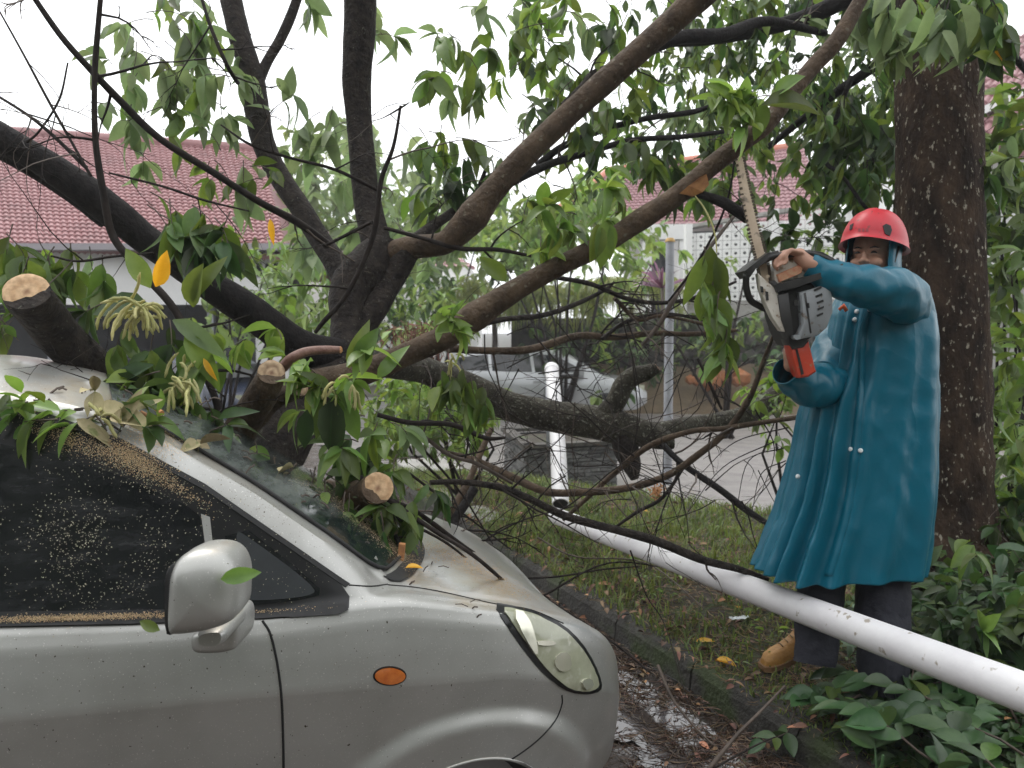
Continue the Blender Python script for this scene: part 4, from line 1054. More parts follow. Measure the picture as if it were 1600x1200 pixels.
# --- planter box of thin layered stones
pb = empty('stone_planter', tuple(ground_hit(890, 770)), 'low grey planter box of thin stacked stones at the street edge', 'planter')
q1, q2, q0 = ground_hit(826, 778, 0), ground_hit(962, 768, 0), ground_hit(792, 742, 0)
hz_ = P(826, 698, (q1 - _C).dot(_F)).z
f_ = (q2 - q1); s__ = (q0 - q1)
q3 = q0 + f_
b = MB()
for a, c_ in ((q1, q2), (q0, q1), (q2, q3), (q0, q3)):
    cen = (q1 + q3) / 2; t = (c_ - a).normalized(); m_ = ((a + c_) / 2 - cen).normalized()
    b.box((a + c_) / 2 + Vector((0, 0, hz_ / 2 - .01)) - m_ * .05, ((c_ - a).length - .02, .06, hz_ - .02), Matrix.Rotation(math.atan2(t.y, t.x), 3, 'Z'))
b.build('planter_core', M['dark_int'], pb)
sb_ = MB(); sb_.box((0, 0, 0), (1, 1, 1)); sme = mesh('stone', sb_.v, sb_.f, M['stone'])
for a, c_ in ((q1, q2), (q0, q1)):
    t = (c_ - a).normalized(); L_ = (c_ - a).length; nl = 13; hh = (hz_ - .02) / nl
    nrm = Vector((t.y, -t.x, 0)); nrm = nrm if nrm.y < 0 else -nrm
    for r_ in range(nl):
        x = 0
        while x < L_ - .01:
            w_ = min(R(.07, .24), L_ - x); p = a + t * (x + w_ / 2) + nrm * R(-.004, .014) + Vector((0, 0, hh * (r_ + .5)))
            place('stone', sme, Matrix.Translation(p) @ Matrix.Rotation(math.atan2(t.y, t.x), 4, 'Z') @ Matrix.Diagonal((w_ - .006, .05, hh * R(.75, .93), 1)), pb); x += w_
for a, c_ in ((q1, q2), (q0, q1), (q2, q3), (q0, q3)):
    t = (c_ - a).normalized(); b = MB(); b.box((a + c_) / 2 + Vector((0, 0, hz_ + .012)), ((c_ - a).length + .10, .12, .035), Matrix.Rotation(math.atan2(t.y, t.x), 3, 'Z')); b.build('coping', M['dark_stone'], pb)
obj('planter_soil', [p + Vector((0, 0, hz_ - .03)) for p in (q1, q2, q3, q0)], [(0, 1, 2, 3)], M['soil'], pb)
# --- posts
gp = empty('street_post', tuple(P(1043, 735, 7.2)), 'thin upright grey post with a yellow cap beyond the branches', 'post')
p0, p1 = P(1043, 740, 7.2), P(1047, 378, 7.2)
v, f = tube([p0 - Vector((0, 0, .1)), p1], [.042, .038], 14); obj('shaft', v, f, M['pole_grey'], gp, True, 50)
v, f = tube([p1, p1 + Vector((0, 0, .012)), p1 + Vector((0, 0, .035))], [.046, .045, .03], 14); obj('cap', v, f, mat('yellow_cap', (.6, .38, .14), rough=.6), gp, True, 50)
v, f = tube([p0, p0 + Vector((0, 0, .02))], .07, 14); obj('base_plate', v, f, M['pole_grey'], gp, True, 50)
# fallen lamp pole, hollow, in two pieces
def hollow(name, pts, r, mt, parent):
    n = 26; vs, fs = tube(pts, r, n, False); k = len(vs)
    rr = [x * .88 for x in (r if hasattr(r, '__len__') else [r] * len(pts))]
    v2, f2 = tube(pts, rr, n, False); vs += v2; fs += [tuple(i + k for i in reversed(q_)) for q_ in f2]; m = len(pts)
    for b_ in (0, m - 1):
        for i in range(n):
            i2 = (i + 1) % n; fs.append((b_ * n + i, k + b_ * n + i, k + b_ * n + i2, b_ * n + i2))
    return obj(name, vs, fs, mt, parent, True, 50)
lp = empty('fallen_lamp_pole', tuple(P(1300, 970, 2.85)), 'long white painted lamp pole lying slantwise in front of the worker', 'lamp pole')
cen = [(868, 806, 5.1), (1000, 862, 4.25), (1150, 926, 3.5), (1300, 985, 2.9), (1450, 1033, 2.48), (1600, 1078, 2.15), (1800, 1135, 1.82), (2050, 1200, 1.55)]
A, B = P(*cen[0]), P(1560, 1067, 2.24); ddv = (B - A)
hollow('pole_shaft', [A + ddv * (i / 24 * 1.5) for i in range(25)], [.052 + .004 * i / 24 for i in range(25)], M['pole_white'], lp)
E_ = A + ddv * 1.5
up_ = empty('snapped_pole_piece', tuple(P(876, 790, 5.15)), 'upper white length of lamp pole, leaning up behind the lichened log', 'lamp pole')
hollow('pole_shaft', [P(876, 788, 5.15), P(872, 700, 5.55), P(868, 640, 5.9), P(862, 577, 6.3)], [.056, .055, .054, .053], M['pole_white'], up_)
v, f = tube([P(875.6, 784, 5.17), P(875.8, 786, 5.16)], .049, 20); obj('hollow', v, f, M['rubber'], up_)  # dark disc set in the open end, painting the shade inside the pipe
v, f = tube([P(862, 581, 6.28), P(862, 575, 6.33)], [.060, .056], 20); obj('end_cap', v, f, M['pole_white'], up_, True, 50)
v, f = tube([P(872, 588, 6.3), P(872, 588, 6.3) + Vector((.12, .0, .0))], .02, 8); obj('lamp_bracket', v, f, M['rubber'], up_, True)
v, f = tube([P(857, 590, 6.45), P(858, 700, 6.2)], .022, 8); obj('side_pipe', v, f, M['pole_grey'], up_, True)

# unseen wood added behind the camera to darken car reflections and front faces
V, Fq = [], []
for _ in range(24000):
    x = R(-34, 34); h_ = 9.0 + 2.5 * noise.noise(Vector((x * .15, 0, 0))) + 1.5 * noise.noise(Vector((x * .6, 3, 0))); z = R(-.2, 1) * h_; y = -8.5 - R(0, 3) + 1.5 * noise.noise(Vector((x * .3, z * .3, 0)))
    c = Vector((x, y, z)); a = rvec() * R(.25, .6); b_ = a.cross(rvec()).normalized() * R(.12, .3); k = len(V); V += [c - a, c - b_, c + a, c + b_]; Fq.append((k, k + 1, k + 2, k + 3))
tag(obj('added_woodland', V, Fq, M['leaf_dark'], None), 'dark unseen trees added behind the camera, for reflections and contrast', 'added_woodland', None, 'stuff')
# ================================================================= the fallen tree
ft = empty('fallen_tree', tuple(P(545, 600, 3.4)), 'large uprooted tree fallen over the silver car, dark limbs spreading upward', 'tree')
FL = Leaves()          # its leaves
def limb(name, px, mt, n=14, parent=ft, bark=.05, spans=7, cap=True, label=None, knots=()):
    """px: list of (u, v, width_px, distance)"""
    c = catmull(px, spans); pts = [P(a[0], a[1], a[3]) for a in c]; rad = [max(.0015, a[2] / 2 / FPX * a[3]) for a in c]
    for i in range(1, len(pts) - 1):
        pts[i] = pts[i] + Vector([noise.noise(pts[i] * 3 + Vector((k * 9, 0, 0))) for k in range(3)]) * rad[i] * .25
    for (kf, ks_) in knots:
        i0 = int(kf * (len(pts) - 1))
        for i in range(max(0, i0 - 2), min(len(pts), i0 + 3)): rad[i] *= 1 + ks_ * (1 - abs(i - i0) / 3)
    v, f = tube(pts, rad, n, cap, bark, random.random() * 50)
    o = obj(name, v, f, mt, parent, True, 60)
    if label: o['label'] = label
    return o, pts, rad
def cut_disc(parent, p, nrm, r, mt=None, name='cut_face', ecc=1.0):
    """sawn end: a disc with a slightly uneven rim and shallow relief, rings about its centre"""
    z = Vector(nrm).normalized(); x = z.orthogonal().normalized(); y = z.cross(x)
    Mx = Matrix(((x.x, y.x, z.x, p[0]), (x.y, y.y, z.y, p[1]), (x.z, y.z, z.z, p[2]), (0, 0, 0, 1)))
    vs, n = [(0, 0, .002)], 28
    for k in (1, 2, 3, 4):
        for i in range(n):
            a = 2 * math.pi * i / n; rr = r * k / 4 * (1 + .05 * noise.noise(Vector((math.cos(a) * 2, math.sin(a) * 2, r * 50))))
            vs.append((rr * math.cos(a), rr * math.sin(a) * ecc, .002 * noise.noise(Vector((rr * 40, a, 1))) + (0 if k < 4 else -.004)))
    fs = [(0, 1 + i, 1 + (i + 1) % n) for i in range(n)]
    for k in range(3): fs += [(1 + k * n + i, 1 + (k + 1) * n + i, 1 + (k + 1) * n + (i + 1) % n, 1 + k * n + (i + 1) % n) for i in range(n)]
    me = mesh(name, vs, fs, mt or M['cut'], True); o = place(name, me, Mx, parent)
    return o
def cut_end(o, pts, rad, at=0, tow=None, mt=None, grow=1.0, name='cut_face'):
    i = 0 if at == 0 else len(pts) - 1; j = 1 if at == 0 else len(pts) - 2
    nrm = (pts[i] - pts[j]).normalized()
    if tow is not None: nrm = (nrm * (1 - tow) + (_C - pts[i]).normalized() * tow).normalized()
    return cut_disc(o, pts[i] + nrm * .004, nrm, rad[i] * grow, mt, name)
BK, BB, BD, BL = M['bark'], M['bark_brown'], M['bark_dark'], M['bark_lichen']
limbs = {}
def LB(key, *a, **k): limbs[key] = limb('limb', *a, **k); return limbs[key]
# hub and the stem that runs down behind the car
tr_, tp, trd = limb('trunk', [(598, 380, 48, 3.55), (574, 412, 66, 3.5), (548, 450, 62, 3.45), (540, 510, 52, 3.4), (532, 570, 58, 3.3), (490, 615, 84, 3.2), (450, 660, 96, 3.1), (415, 740, 96, 3.0), (395, 900, 100, 2.95), (385, 1050, 110, 2.95)], BK, n=22, bark=.09, spans=9)
LB('vert', [(590, 410, 50, 3.55), (580, 350, 46, 3.58), (571, 290, 42, 3.6), (562, 200, 40, 3.6), (556, 110, 46, 3.55), (560, 40, 50, 3.5), (563, -60, 50, 3.4), (570, -260, 44, 3.3), (590, -420, 30, 3.3)], BK)
LB('left', [(548, 450, 44, 3.55), (520, 400, 36, 3.6), (480, 340, 34, 3.65), (438, 278, 34, 3.7), (412, 225, 36, 3.72), (402, 170, 38, 3.75), (396, 128, 36, 3.75), (378, 70, 34, 3.75), (362, 0, 34, 3.75), (350, -80, 30, 3.7), (320, -220, 20, 3.7)], BK)
LB('fork', [(400, 135, 20, 3.75), (418, 96, 16, 3.78), (440, 58, 16, 3.8), (462, 8, 15, 3.8), (480, -60, 12, 3.8), (500, -160, 8, 3.8)], BK, n=10)
LB('bigleft', [(540, 560, 66, 3.35), (470, 545, 56, 3.2), (420, 512, 54, 3.1), (368, 470, 52, 3.0), (300, 424, 46, 2.95), (232, 376, 46, 2.9), (180, 335, 52, 2.85), (120, 290, 50, 2.8), (50, 245, 44, 2.75), (-20, 205, 48, 2.7), (-160, 120, 40, 2.6)], BD, n=18)
LB('left2', [(165, 345, 26, 2.88), (110, 305, 24, 2.85), (40, 262, 20, 2.8), (-40, 220, 18, 2.75), (-120, 190, 14, 2.7)], BD, n=10)
LB('bigright', [(585, 404, 40, 3.55), (640, 390, 38, 3.5), (695, 382, 36, 3.45), (730, 350, 46, 3.4), (772, 292, 40, 3.35), (832, 232, 38, 3.3), (900, 170, 37, 3.25), (970, 110, 37, 3.2), (1040, 46, 38, 3.15), (1098, -10, 44, 3.1), (1180, -90, 38, 3.05), (1290, -200, 26, 3.0)], BB, n=18, knots=((.3, .12), (.6, .08)))
LB('rightlow', [(640, 392, 36, 3.5), (610, 440, 40, 3.5), (588, 480, 40, 3.45), (558, 520, 44, 3.42), (540, 560, 50, 3.35)], BK)
d5 = [(470, 602, 40, 3.05), (520, 592, 42, 3.05), (575, 578, 42, 3.05), (640, 553, 36, 3.05), (705, 522, 40, 3.05), (745, 492, 42, 3.02), (800, 456, 36, 3.0), (870, 416, 32, 2.98), (940, 382, 32, 2.95), (1000, 346, 32, 2.93), (1060, 306, 32, 2.9), (1110, 262, 31, 2.88), (1160, 222, 30, 2.86), (1196, 194, 30, 2.85), (1235, 148, 24, 2.84), (1268, 106, 26, 2.84), (1308, 62, 27, 2.83), (1340, 10, 22, 2.83), (1380, -70, 16, 2.85)]
lo5 = LB('diag', d5, BB, n=18, spans=6, knots=((.28, .15), (.5, .08)))
LB('log', [(545, 560, 50, 3.4), (600, 566, 44, 3.7), (660, 578, 42, 4.1), (720, 602, 45, 4.3), (800, 632, 46, 4.4), (870, 648, 50, 4.4), (925, 660, 52, 4.35), (985, 672, 48, 4.3), (1030, 684, 36, 4.3), (1052, 690, 22, 4.3)], BL, n=20, knots=((.72, .1),))
o_, p_, r_ = LB('logstub', [(930, 660, 34, 4.35), (958, 632, 32, 4.3), (972, 604, 32, 4.28), (990, 588, 30, 4.27), (1008, 582, 26, 4.26), (1026, 574, 18, 4.25)], BL, n=14); cut_end(o_, p_, r_, 1, .2, M['torn'], .9, 'torn_end')
LB('logdown', [(975, 672, 44, 4.3), (980, 705, 40, 4.3), (988, 730, 30, 4.3), (992, 748, 14, 4.3)], BK, n=12)
LB('logon', [(1000, 676, 34, 4.35), (1050, 668, 26, 4.5), (1100, 660, 26, 4.7), (1160, 650, 28, 4.9), (1190, 632, 30, 5.0), (1230, 600, 26, 5.1)], BL, n=12)
o_, p_, r_ = LB('stub_big', [(42, 457, 68, 2.18), (72, 497, 67, 2.30), (115, 548, 64, 2.42), (168, 598, 62, 2.52), (230, 650, 60, 2.62), (300, 690, 56, 2.75), (360, 740, 50, 2.9)], BK, n=24, bark=.04, label='thickest sawn limb stub, leaning left over the car roof'); cut_end(o_, p_, r_, 0, .30, M['cut'], 1.0)
o_, p_, r_ = LB('stub_mid', [(424, 583, 42, 2.50), (408, 612, 48, 2.54), (385, 648, 50, 2.60), (365, 690, 54, 2.66), (350, 740, 50, 2.75)], BB, n=18, label='sawn stub above the windscreen, pale ringed end facing the camera'); cut_end(o_, p_, r_, 0, .6, M['cut_grey'], 1.0)
o_, p_, r_ = LB('stub_small', [(468, 607, 26, 2.62), (440, 618, 30, 2.66), (415, 632, 34, 2.68), (395, 655, 38, 2.68)], BB, n=14); cut_end(o_, p_, r_, 0, .7, M['cut_grey'], 1.0)
o_, p_, r_ = LB('stub_low', [(590, 763, 50, 2.42), (568, 772, 50, 2.52), (548, 776, 48, 2.62), (510, 776, 46, 2.80), (470, 760, 46, 2.95)], BB, n=18, label='short sawn stub resting on the windscreen foot'); cut_end(o_, p_, r_, 0, .75, M['cut'], .98)
o_, p_, r_ = LB('stub_curved', [(531, 547, 12, 2.58), (505, 547, 14, 2.56), (478, 550, 15, 2.54), (455, 560, 16, 2.53), (440, 575, 17, 2.55)], mat('reddish_bark', (.15, .07, .05), (.24, .13, .10), 30, rough=.5, bump=.3), n=12); cut_end(o_, p_, r_, 0, .5, M['torn'], 1.0)
# sawn half-way branch held by its torn bark, right at the saw
o_, p_, r_ = LB('torn_branch', [(1168, 342, 16, 2.86), (1140, 322, 18, 2.86), (1118, 312, 16, 2.87), (1092, 304, 12, 2.88), (1070, 303, 10, 2.89)], BD, n=12); cut_end(o_, p_, r_, 0, .4, M['cut_grey'])
vs = [P(*q) for q in ((1062, 302, 2.86), (1076, 290, 2.85), (1094, 277, 2.84), (1104, 272, 2.85), (1108, 288, 2.855), (1098, 300, 2.86), (1084, 306, 2.87))]; vs2 = [p + Vector((0, .012, -.002)) for p in vs]; n = 7
obj('torn_bark', vs + vs2, [tuple(range(n)), tuple(range(2 * n - 1, n - 1, -1))] + [(i, n + i, n + (i + 1) % n, (i + 1) % n) for i in range(n)], M['torn'], ft)
o_, p_, r_ = limb('bark_strip', [(1086, 306, 2, 2.85), (1100, 325, 3, 2.84), (1112, 350, 3, 2.83), (1118, 372, 2.5, 2.83), (1120, 395, 2, 2.83)], M['flower'], n=5)
# medium boughs: (path, material, distance list inside)
boughs = [
 [(700, 378, 22, 3.5), (728, 330, 20, 3.6), (770, 302, 16, 3.7), (840, 262, 15, 3.8), (900, 245, 13, 3.9), (980, 225, 11, 4.0), (1060, 212, 10, 4.1), (1130, 206, 8, 4.2)],
 [(840, 258, 14, 3.85), (880, 230, 14, 3.9), (940, 205, 12, 4.0), (1010, 184, 11, 4.1), (1080, 172, 10, 4.2), (1130, 158, 8, 4.3)],
 [(960, 120, 16, 3.5), (1000, 88, 22, 3.6), (1060, 64, 26, 3.7), (1130, 48, 24, 3.8), (1200, 38, 18, 4.0), (1290, 52, 12, 4.2)],
 [(640, 385, 30, 3.6), (680, 350, 20, 3.7), (715, 325, 16, 3.8), (740, 300, 10, 3.9), (760, 262, 7, 3.9)],
 [(880, 165, 14, 3.4), (905, 138, 16, 3.4), (930, 115, 12, 3.42), (960, 100, 8, 3.45)],
 [(42, -20, 10, 2.6), (88, 50, 11, 2.65), (140, 112, 13, 2.7), (180, 155, 14, 2.8), (245, 212, 13, 2.9), (330, 268, 13, 3.0), (400, 318, 13, 3.1), (460, 350, 14, 3.25), (512, 382, 16, 3.45)],
 [(160, -30, 9, 2.5), (152, 60, 10, 2.52), (148, 130, 10, 2.54), (150, 220, 11, 2.56), (158, 300, 13, 2.58), (180, 370, 14, 2.6), (225, 430, 14, 2.6), (270, 490, 14, 2.6), (308, 555, 14, 2.62), (335, 622, 13, 2.64), (345, 680, 10, 2.66)],
 [(-20, 140, 5, 2.6), (35, 175, 6, 2.6), (85, 215, 7, 2.6), (135, 262, 8, 2.58)],
 [(-5, 10, 3, 2.6), (40, 85, 4, 2.6), (80, 165, 5, 2.6), (120, 225, 5, 2.58), (142, 275, 6, 2.57)],
 [(106, 98, 3, 2.6), (90, 150, 4, 2.6), (60, 200, 4, 2.62), (42, 222, 5, 2.64)],
 [(626, 165, 5, 2.9), (612, 225, 7, 2.92), (600, 285, 9, 2.95), (588, 345, 10, 2.98), (570, 405, 10, 3.0), (540, 460, 9, 3.0), (505, 505, 9, 3.0), (492, 520, 7, 3.0)],
 [(640, 160, 2, 2.9), (624, 172, 4, 2.9), (600, 180, 2, 2.92), (578, 190, 1.5, 2.94)],
 [(310, -20, 6, 3.2), (330, 40, 7, 3.2), (355, 95, 8, 3.2), (372, 130, 8, 3.3)],
 [(345, 195, 3, 3.1), (395, 222, 6, 3.1), (450, 242, 6, 3.15), (520, 270, 7, 3.2), (592, 298, 8, 3.3)],
 [(170, 270, 4, 2.8), (250, 290, 5, 2.85), (320, 312, 5, 2.9), (390, 330, 3, 2.95)],
 [(600, 356, 7, 3.4), (660, 372, 8, 3.4), (720, 384, 9, 3.4), (780, 390, 8, 3.4), (830, 400, 6, 3.4)],
 [(510, 383, 6, 3.3), (560, 360, 7, 3.3), (590, 342, 7, 3.3)],
 [(700, 545, 16, 3.6), (760, 545, 14, 3.7), (830, 545, 16, 3.8), (900, 530, 14, 3.9), (960, 523, 13, 4.0), (1020, 524, 11, 4.1), (1080, 522, 10, 4.2), (1150, 516, 7, 4.3)],
 [(735, 510, 14, 3.4), (790, 502, 11, 3.5), (850, 488, 10, 3.6), (905, 470, 9, 3.7), (948, 452, 7, 3.8), (960, 440, 4, 3.8)],
 [(870, 434, 9, 3.6), (920, 448, 9, 3.7), (975, 462, 9, 3.8), (1030, 470, 8, 3.9), (1090, 466, 7, 4.0), (1150, 440, 5, 4.1)],
 [(960, 466, 8, 3.8), (995, 500, 8, 3.9), (1030, 490, 7, 3.9), (1070, 500, 6, 4.0), (1120, 512, 6, 4.1)],
 [(940, 530, 8, 3.9), (985, 505, 8, 3.95), (1040, 492, 7, 4.0), (1100, 500, 6, 4.1)],
 [(1003, 540, 7, 3.8), (1030, 500, 9, 3.8), (1055, 460, 10, 3.8), (1080, 425, 9, 3.9), (1130, 360, 7, 4.0), (1170, 310, 5, 4.1)],
 [(1210, 520, 6, 3.2), (1195, 570, 9, 3.3), (1170, 620, 11, 3.4), (1130, 670, 12, 3.5), (1085, 715, 13, 3.6), (1040, 748, 14, 3.7), (980, 766, 14, 3.8), (910, 772, 15, 3.9), (850, 768, 15, 4.0), (790, 745, 14, 4.1), (740, 722, 12, 4.2), (690, 705, 8, 4.2)],
 [(1245, 652, 9, 3.3), (1190, 665, 10, 3.4), (1130, 668, 11, 3.5), (1080, 676, 11, 3.6), (1020, 698, 12, 3.8), (965, 735, 11, 4.0), (920, 775, 9, 4.1), (880, 812, 7, 4.2)],
 [(672, 754, 10, 3.1), (720, 752, 11, 3.15), (775, 758, 13, 3.2), (830, 784, 14, 3.25), (880, 806, 15, 3.3), (950, 826, 16, 3.3), (1020, 845, 17, 3.3), (1090, 868, 16, 3.3), (1150, 885, 14, 3.3), (1200, 906, 10, 3.3)],
 [(1030, 690, 12, 4.1), (1070, 728, 12, 4.0), (1120, 760, 13, 3.9), (1170, 800, 13, 3.8), (1212, 826, 9, 3.7)],
 [(590, 648, 9, 3.1), (640, 660, 10, 3.15), (700, 668, 10, 3.2), (760, 680, 9, 3.2), (790, 684, 5, 3.2)],
 [(650, 672, 7, 3.2), (700, 706, 8, 3.3), (740, 726, 8, 3.3), (800, 755, 6, 3.4)],
 [(768, 670, 10, 3.8), (750, 710, 12, 3.7), (728, 760, 13, 3.6), (705, 805, 12, 3.5), (690, 830, 6, 3.5)],
 [(740, 765, 18, 3.7), (728, 790, 20, 3.6), (712, 815, 20, 3.5), (720, 840, 14, 3.4)],
 [(1090, 560, 5, 3.2), (1110, 610, 6, 3.2), (1128, 640, 5, 3.2)],
 [(1150, 230, 4, 3.0), (1142, 300, 4, 3.1), (1120, 360, 5, 3.2), (1080, 420, 5, 3.3), (1045, 470, 4, 3.4)],
 [(1075, 720, 6, 3.8), (1040, 780, 7, 3.7), (1000, 800, 7, 3.7), (960, 825, 5, 3.7)],
 [(250, 640, 6, 2.4), (150, 600, 4, 2.35), (60, 588, 3, 2.4)],
 [(330, 640, 7, 2.5), (260, 625, 6, 2.42), (180, 622, 5, 2.38), (80, 612, 4, 2.36), (0, 600, 3, 2.36)],
 [(240, 395, 3, 2.6), (170, 402, 5, 2.6), (120, 408, 5, 2.6), (80, 400, 4, 2.6)],
]
bm_ = [BD] * 3 + [BK] * 2 + [M['twig_dark']] * 11 + [M['twig_dark']] + [BB, BK, BK, BB, BK, M['twig'], M['bark_brown'], M['bark_brown'], BK, BD, M['twig_dark'], M['twig'], BB, BD] + [M['twig_dark']] * 12
bpaths = []
for i, bp_ in enumerate(boughs):
    mw_ = max(a[2] for a in bp_)
    bp_ = [(a[0] + (R(-5, 5) if 0 < q_ < len(bp_) - 1 else 0), a[1] + (R(-5, 5) if 0 < q_ < len(bp_) - 1 else 0), a[2] * .84, a[3]) for q_, a in enumerate(bp_)]
    o_, p_, r_ = limb('bough' if mw_ > 8.5 else 'twig', bp_, bm_[i], n=10 if mw_ > 8.5 else 6, bark=.08 if mw_ > 8.5 else 0, spans=5)
    bpaths.append((p_, r_, bm_[i]))
# free twigs growing off those boughs
def grow(p, d, L_, r0, mt, mb, depth=0):
    pts = [Vector(p)]; q = Vector(d).normalized(); m = 7; cv = rvec() * .22
    for i in range(m):
        q = (q + rvec() * .16 + cv * .5 + Vector((0, 0, -.03))).normalized(); pts.append(pts[-1] + q * L_ / m)
        if depth < 2 and random.random() < .32 and i > 0:
            grow(pts[-1], q + rvec() * .9, L_ * R(.25, .55), r0 * .6, mt, mb, depth + 1)
    mb.tube(pts, [r0 * (1 - .75 * i / m) for i in range(m + 1)], 5 if r0 > .003 else 4, False)
    return pts
for i, (p_, r_, mt_) in enumerate(bpaths):
    nn = 4 if i in (0, 1, 2, 17, 18, 19, 20, 21, 23, 24, 25, 26, 28) else 3
    if i in (5, 6, 7, 8): nn = 5
    for _ in range(nn):
        k = random.randrange(1, len(p_) - 1); ax = (p_[k + 1] - p_[k - 1]).normalized()
        s_ = ax.cross(rvec()).normalized(); mb = MB()
        grow(p_[k], ax * R(-.3, .9) + s_ * R(.6, 1) + Vector((0, 0, -.1 if i > 16 else .2)), R(.15, .5), min(r_[k] * .55, .006), mt_, mb)
        mb.build('twig', M['twig_dark'] if random.random() < .6 else M['twig'], ft, True)
# tangle of bare twigs low between the log and the verge
for _ in range(90):
    u, v = R(660, 1230), R(500, 810); d = R(3.3, 4.3); mb = MB(); 
    grow(P(u, v, d), Vector((R(-1, 1), R(-.4, .4), R(-.9, .6))), R(.25, .75), R(.0018, .0045), None, mb)
    mb.build('twig', M['twig_dark'] if random.random() < .7 else M['twig'], ft, True)
for (u0, v0, u1, v1, u2, v2, d) in ((1210, 690, 1130, 730, 1075, 800, 3.5), (1225, 700, 1170, 720, 1150, 800, 3.5), (1228, 720, 1190, 740, 1175, 800, 3.5), (1232, 668, 1150, 690, 1095, 740, 3.4), (1180, 640, 1210, 700, 1190, 770, 3.4), (965, 470, 1000, 620, 985, 720, 3.4), (988, 560, 996, 640, 992, 700, 3.3), (1020, 700, 1040, 760, 1070, 840, 3.6), (860, 700, 880, 740, 905, 800, 3.5), (1075, 560, 1040, 640, 1000, 700, 3.5), (1110, 560, 1090, 640, 1010, 690, 3.6), (838, 410, 848, 440, 842, 500, 3.3), (868, 405, 872, 470, 866, 540, 3.3), (1170, 560, 1130, 600, 1110, 660, 3.4)):
    mb = MB(); c = catmull([(u0, v0), (u1, v1), (u2, v2)], 6); mb.tube([P(a[0], a[1], d) for a in c], [.0032 - .002 * i / len(c) for i in range(len(c))], 5); mb.build('twig', M['twig_dark'], ft, True)
# long wet sticks lying over the bonnet towards the kerb: loose pieces
def stick(px, mt, label, r, name='broken_branch', grp=None):
    c = catmull(px, 6); pts = [P(*a) for a in c]; v, f = tube(pts, [r * (1 - .55 * i / len(pts)) for i in range(len(pts))], 7, True, .1, R(0, 9))
    return tag(obj(name, v, f, mt, None, True, 60), label, 'branch', grp)
def onh(u, v, off=.01):
    h, n_ = hit(u, v); 
    return (u, v, ((h + n_ * off) - _C).dot(_F)) if h is not None else (u, v, 2.6)
stick([(560, 745, 2.45), (620, 790, 2.45), (680, 830, 2.5), (740, 868, 2.42), (800, 920, 2.6), (870, 985, 2.9), (930, 1020, 3.1)], M['twig_dark'], 'long black wet stick lying from the windscreen over the bonnet to the gutter', .009)
stick([(590, 775, 2.5), (650, 800, 2.6), (720, 850, 2.8), (800, 905, 3.1), (860, 940, 3.4), (960, 1005, 3.2), (1015, 1050, 3.05)], M['twig_dark'], 'second long dark stick crossing the gutter beyond the bonnet', .010)
for k_, (a_, b_, c_, lab) in enumerate([((600, 800, 2.5), (700, 850, 2.6), (790, 930, 2.9), 'thin wet stick lying across the bonnet edge'), ((640, 740, 3.0), (720, 800, 3.2), (800, 860, 3.6), 'dark stick bridging the gap between bonnet and kerb'), ((660, 700, 3.2), (720, 770, 3.3), (770, 850, 3.4), 'steep thin stick beyond the bonnet'), ((690, 890, 3.6), (800, 820, 3.8), (900, 790, 4.0), 'thin stick slanting up to the broken end of the white pole'), ((850, 930, 3.9), (950, 880, 4.0), (1060, 890, 4.1), 'thin stick lying over the kerb towards the worker')]):
    stick([a_, b_, c_], M['twig_dark'], lab, .006)
stick([(1105, 1205, 2.55), (1150, 1150, 2.62), (1190, 1110, 2.68), (1226, 1072, 2.75)], M['twig'], 'forked dark stick leaning on the kerb at the bottom of the picture', .008)
stick([(1028, 1040, 3.15), (1050, 1090, 3.0), (1080, 1130, 2.9), (1115, 1165, 2.8)], M['twig'], 'grey crooked stick lying in the puddle', .007)
stick([(1115, 1200, 2.5), (1180, 1165, 2.6), (1215, 1150, 2.65)], M['twig_dark'], 'short black stick beside the forked one at the kerb foot', .004)
stick([(745, 905, 4.0), (860, 902, 4.2), (940, 890, 4.3), (1000, 885, 4.4)], M['twig_dark'], 'thin dark twig lying over the kerb on the grass', .007)
stick([(985, 860, 3.6), (1010, 930, 3.6), (1040, 980, 3.5), (1075, 1100, 3.0)], M['twig_dark'], 'thin black twig hanging below the white pole to the kerb', .004)
stick([(840, 840, 4.6), (900, 870, 4.5), (1010, 880, 4.4), (1100, 950, 3.9)], M['twig'], 'brown twig lying in the grass under the white pole', .006)
# --- leaves of the fallen tree
tw = MB()
def S(key, u, v, d, dirv, n=8, L=.13, tl=.16, droop=.6, **k): spray(FL, key, P(u, v, d), dirv, n, L, tl, droop, tw, **k)
# upper left clump
for _ in range(26):
    u = random.gauss(265, 62); v = random.gauss(85, 62)
    S('grey' if random.random() < .65 else 'leaf', u, v, R(3.3, 4.1), rvec() + Vector((0, 0, -.2)), 7, .135, .2, .9)
for (u, v) in ((175, 100), (150, 160), (345, 150), (360, 120), (240, 30), (190, 40), (330, 10), (380, 250), (420, 180)): S('grey', u, v, R(3.2, 3.8), rvec(), 6, .15, .15, .9)
# clump in front of the big left limb
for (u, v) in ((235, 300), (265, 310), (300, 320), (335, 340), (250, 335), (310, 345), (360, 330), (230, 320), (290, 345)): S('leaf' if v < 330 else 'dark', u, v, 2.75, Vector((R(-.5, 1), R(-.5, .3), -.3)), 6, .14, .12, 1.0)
for (u, v) in ((335, 250), (350, 270), (390, 260), (410, 280), (345, 235)): S('leaf', u, v, R(3.1, 3.4), rvec(), 5, .11, .12, .8)
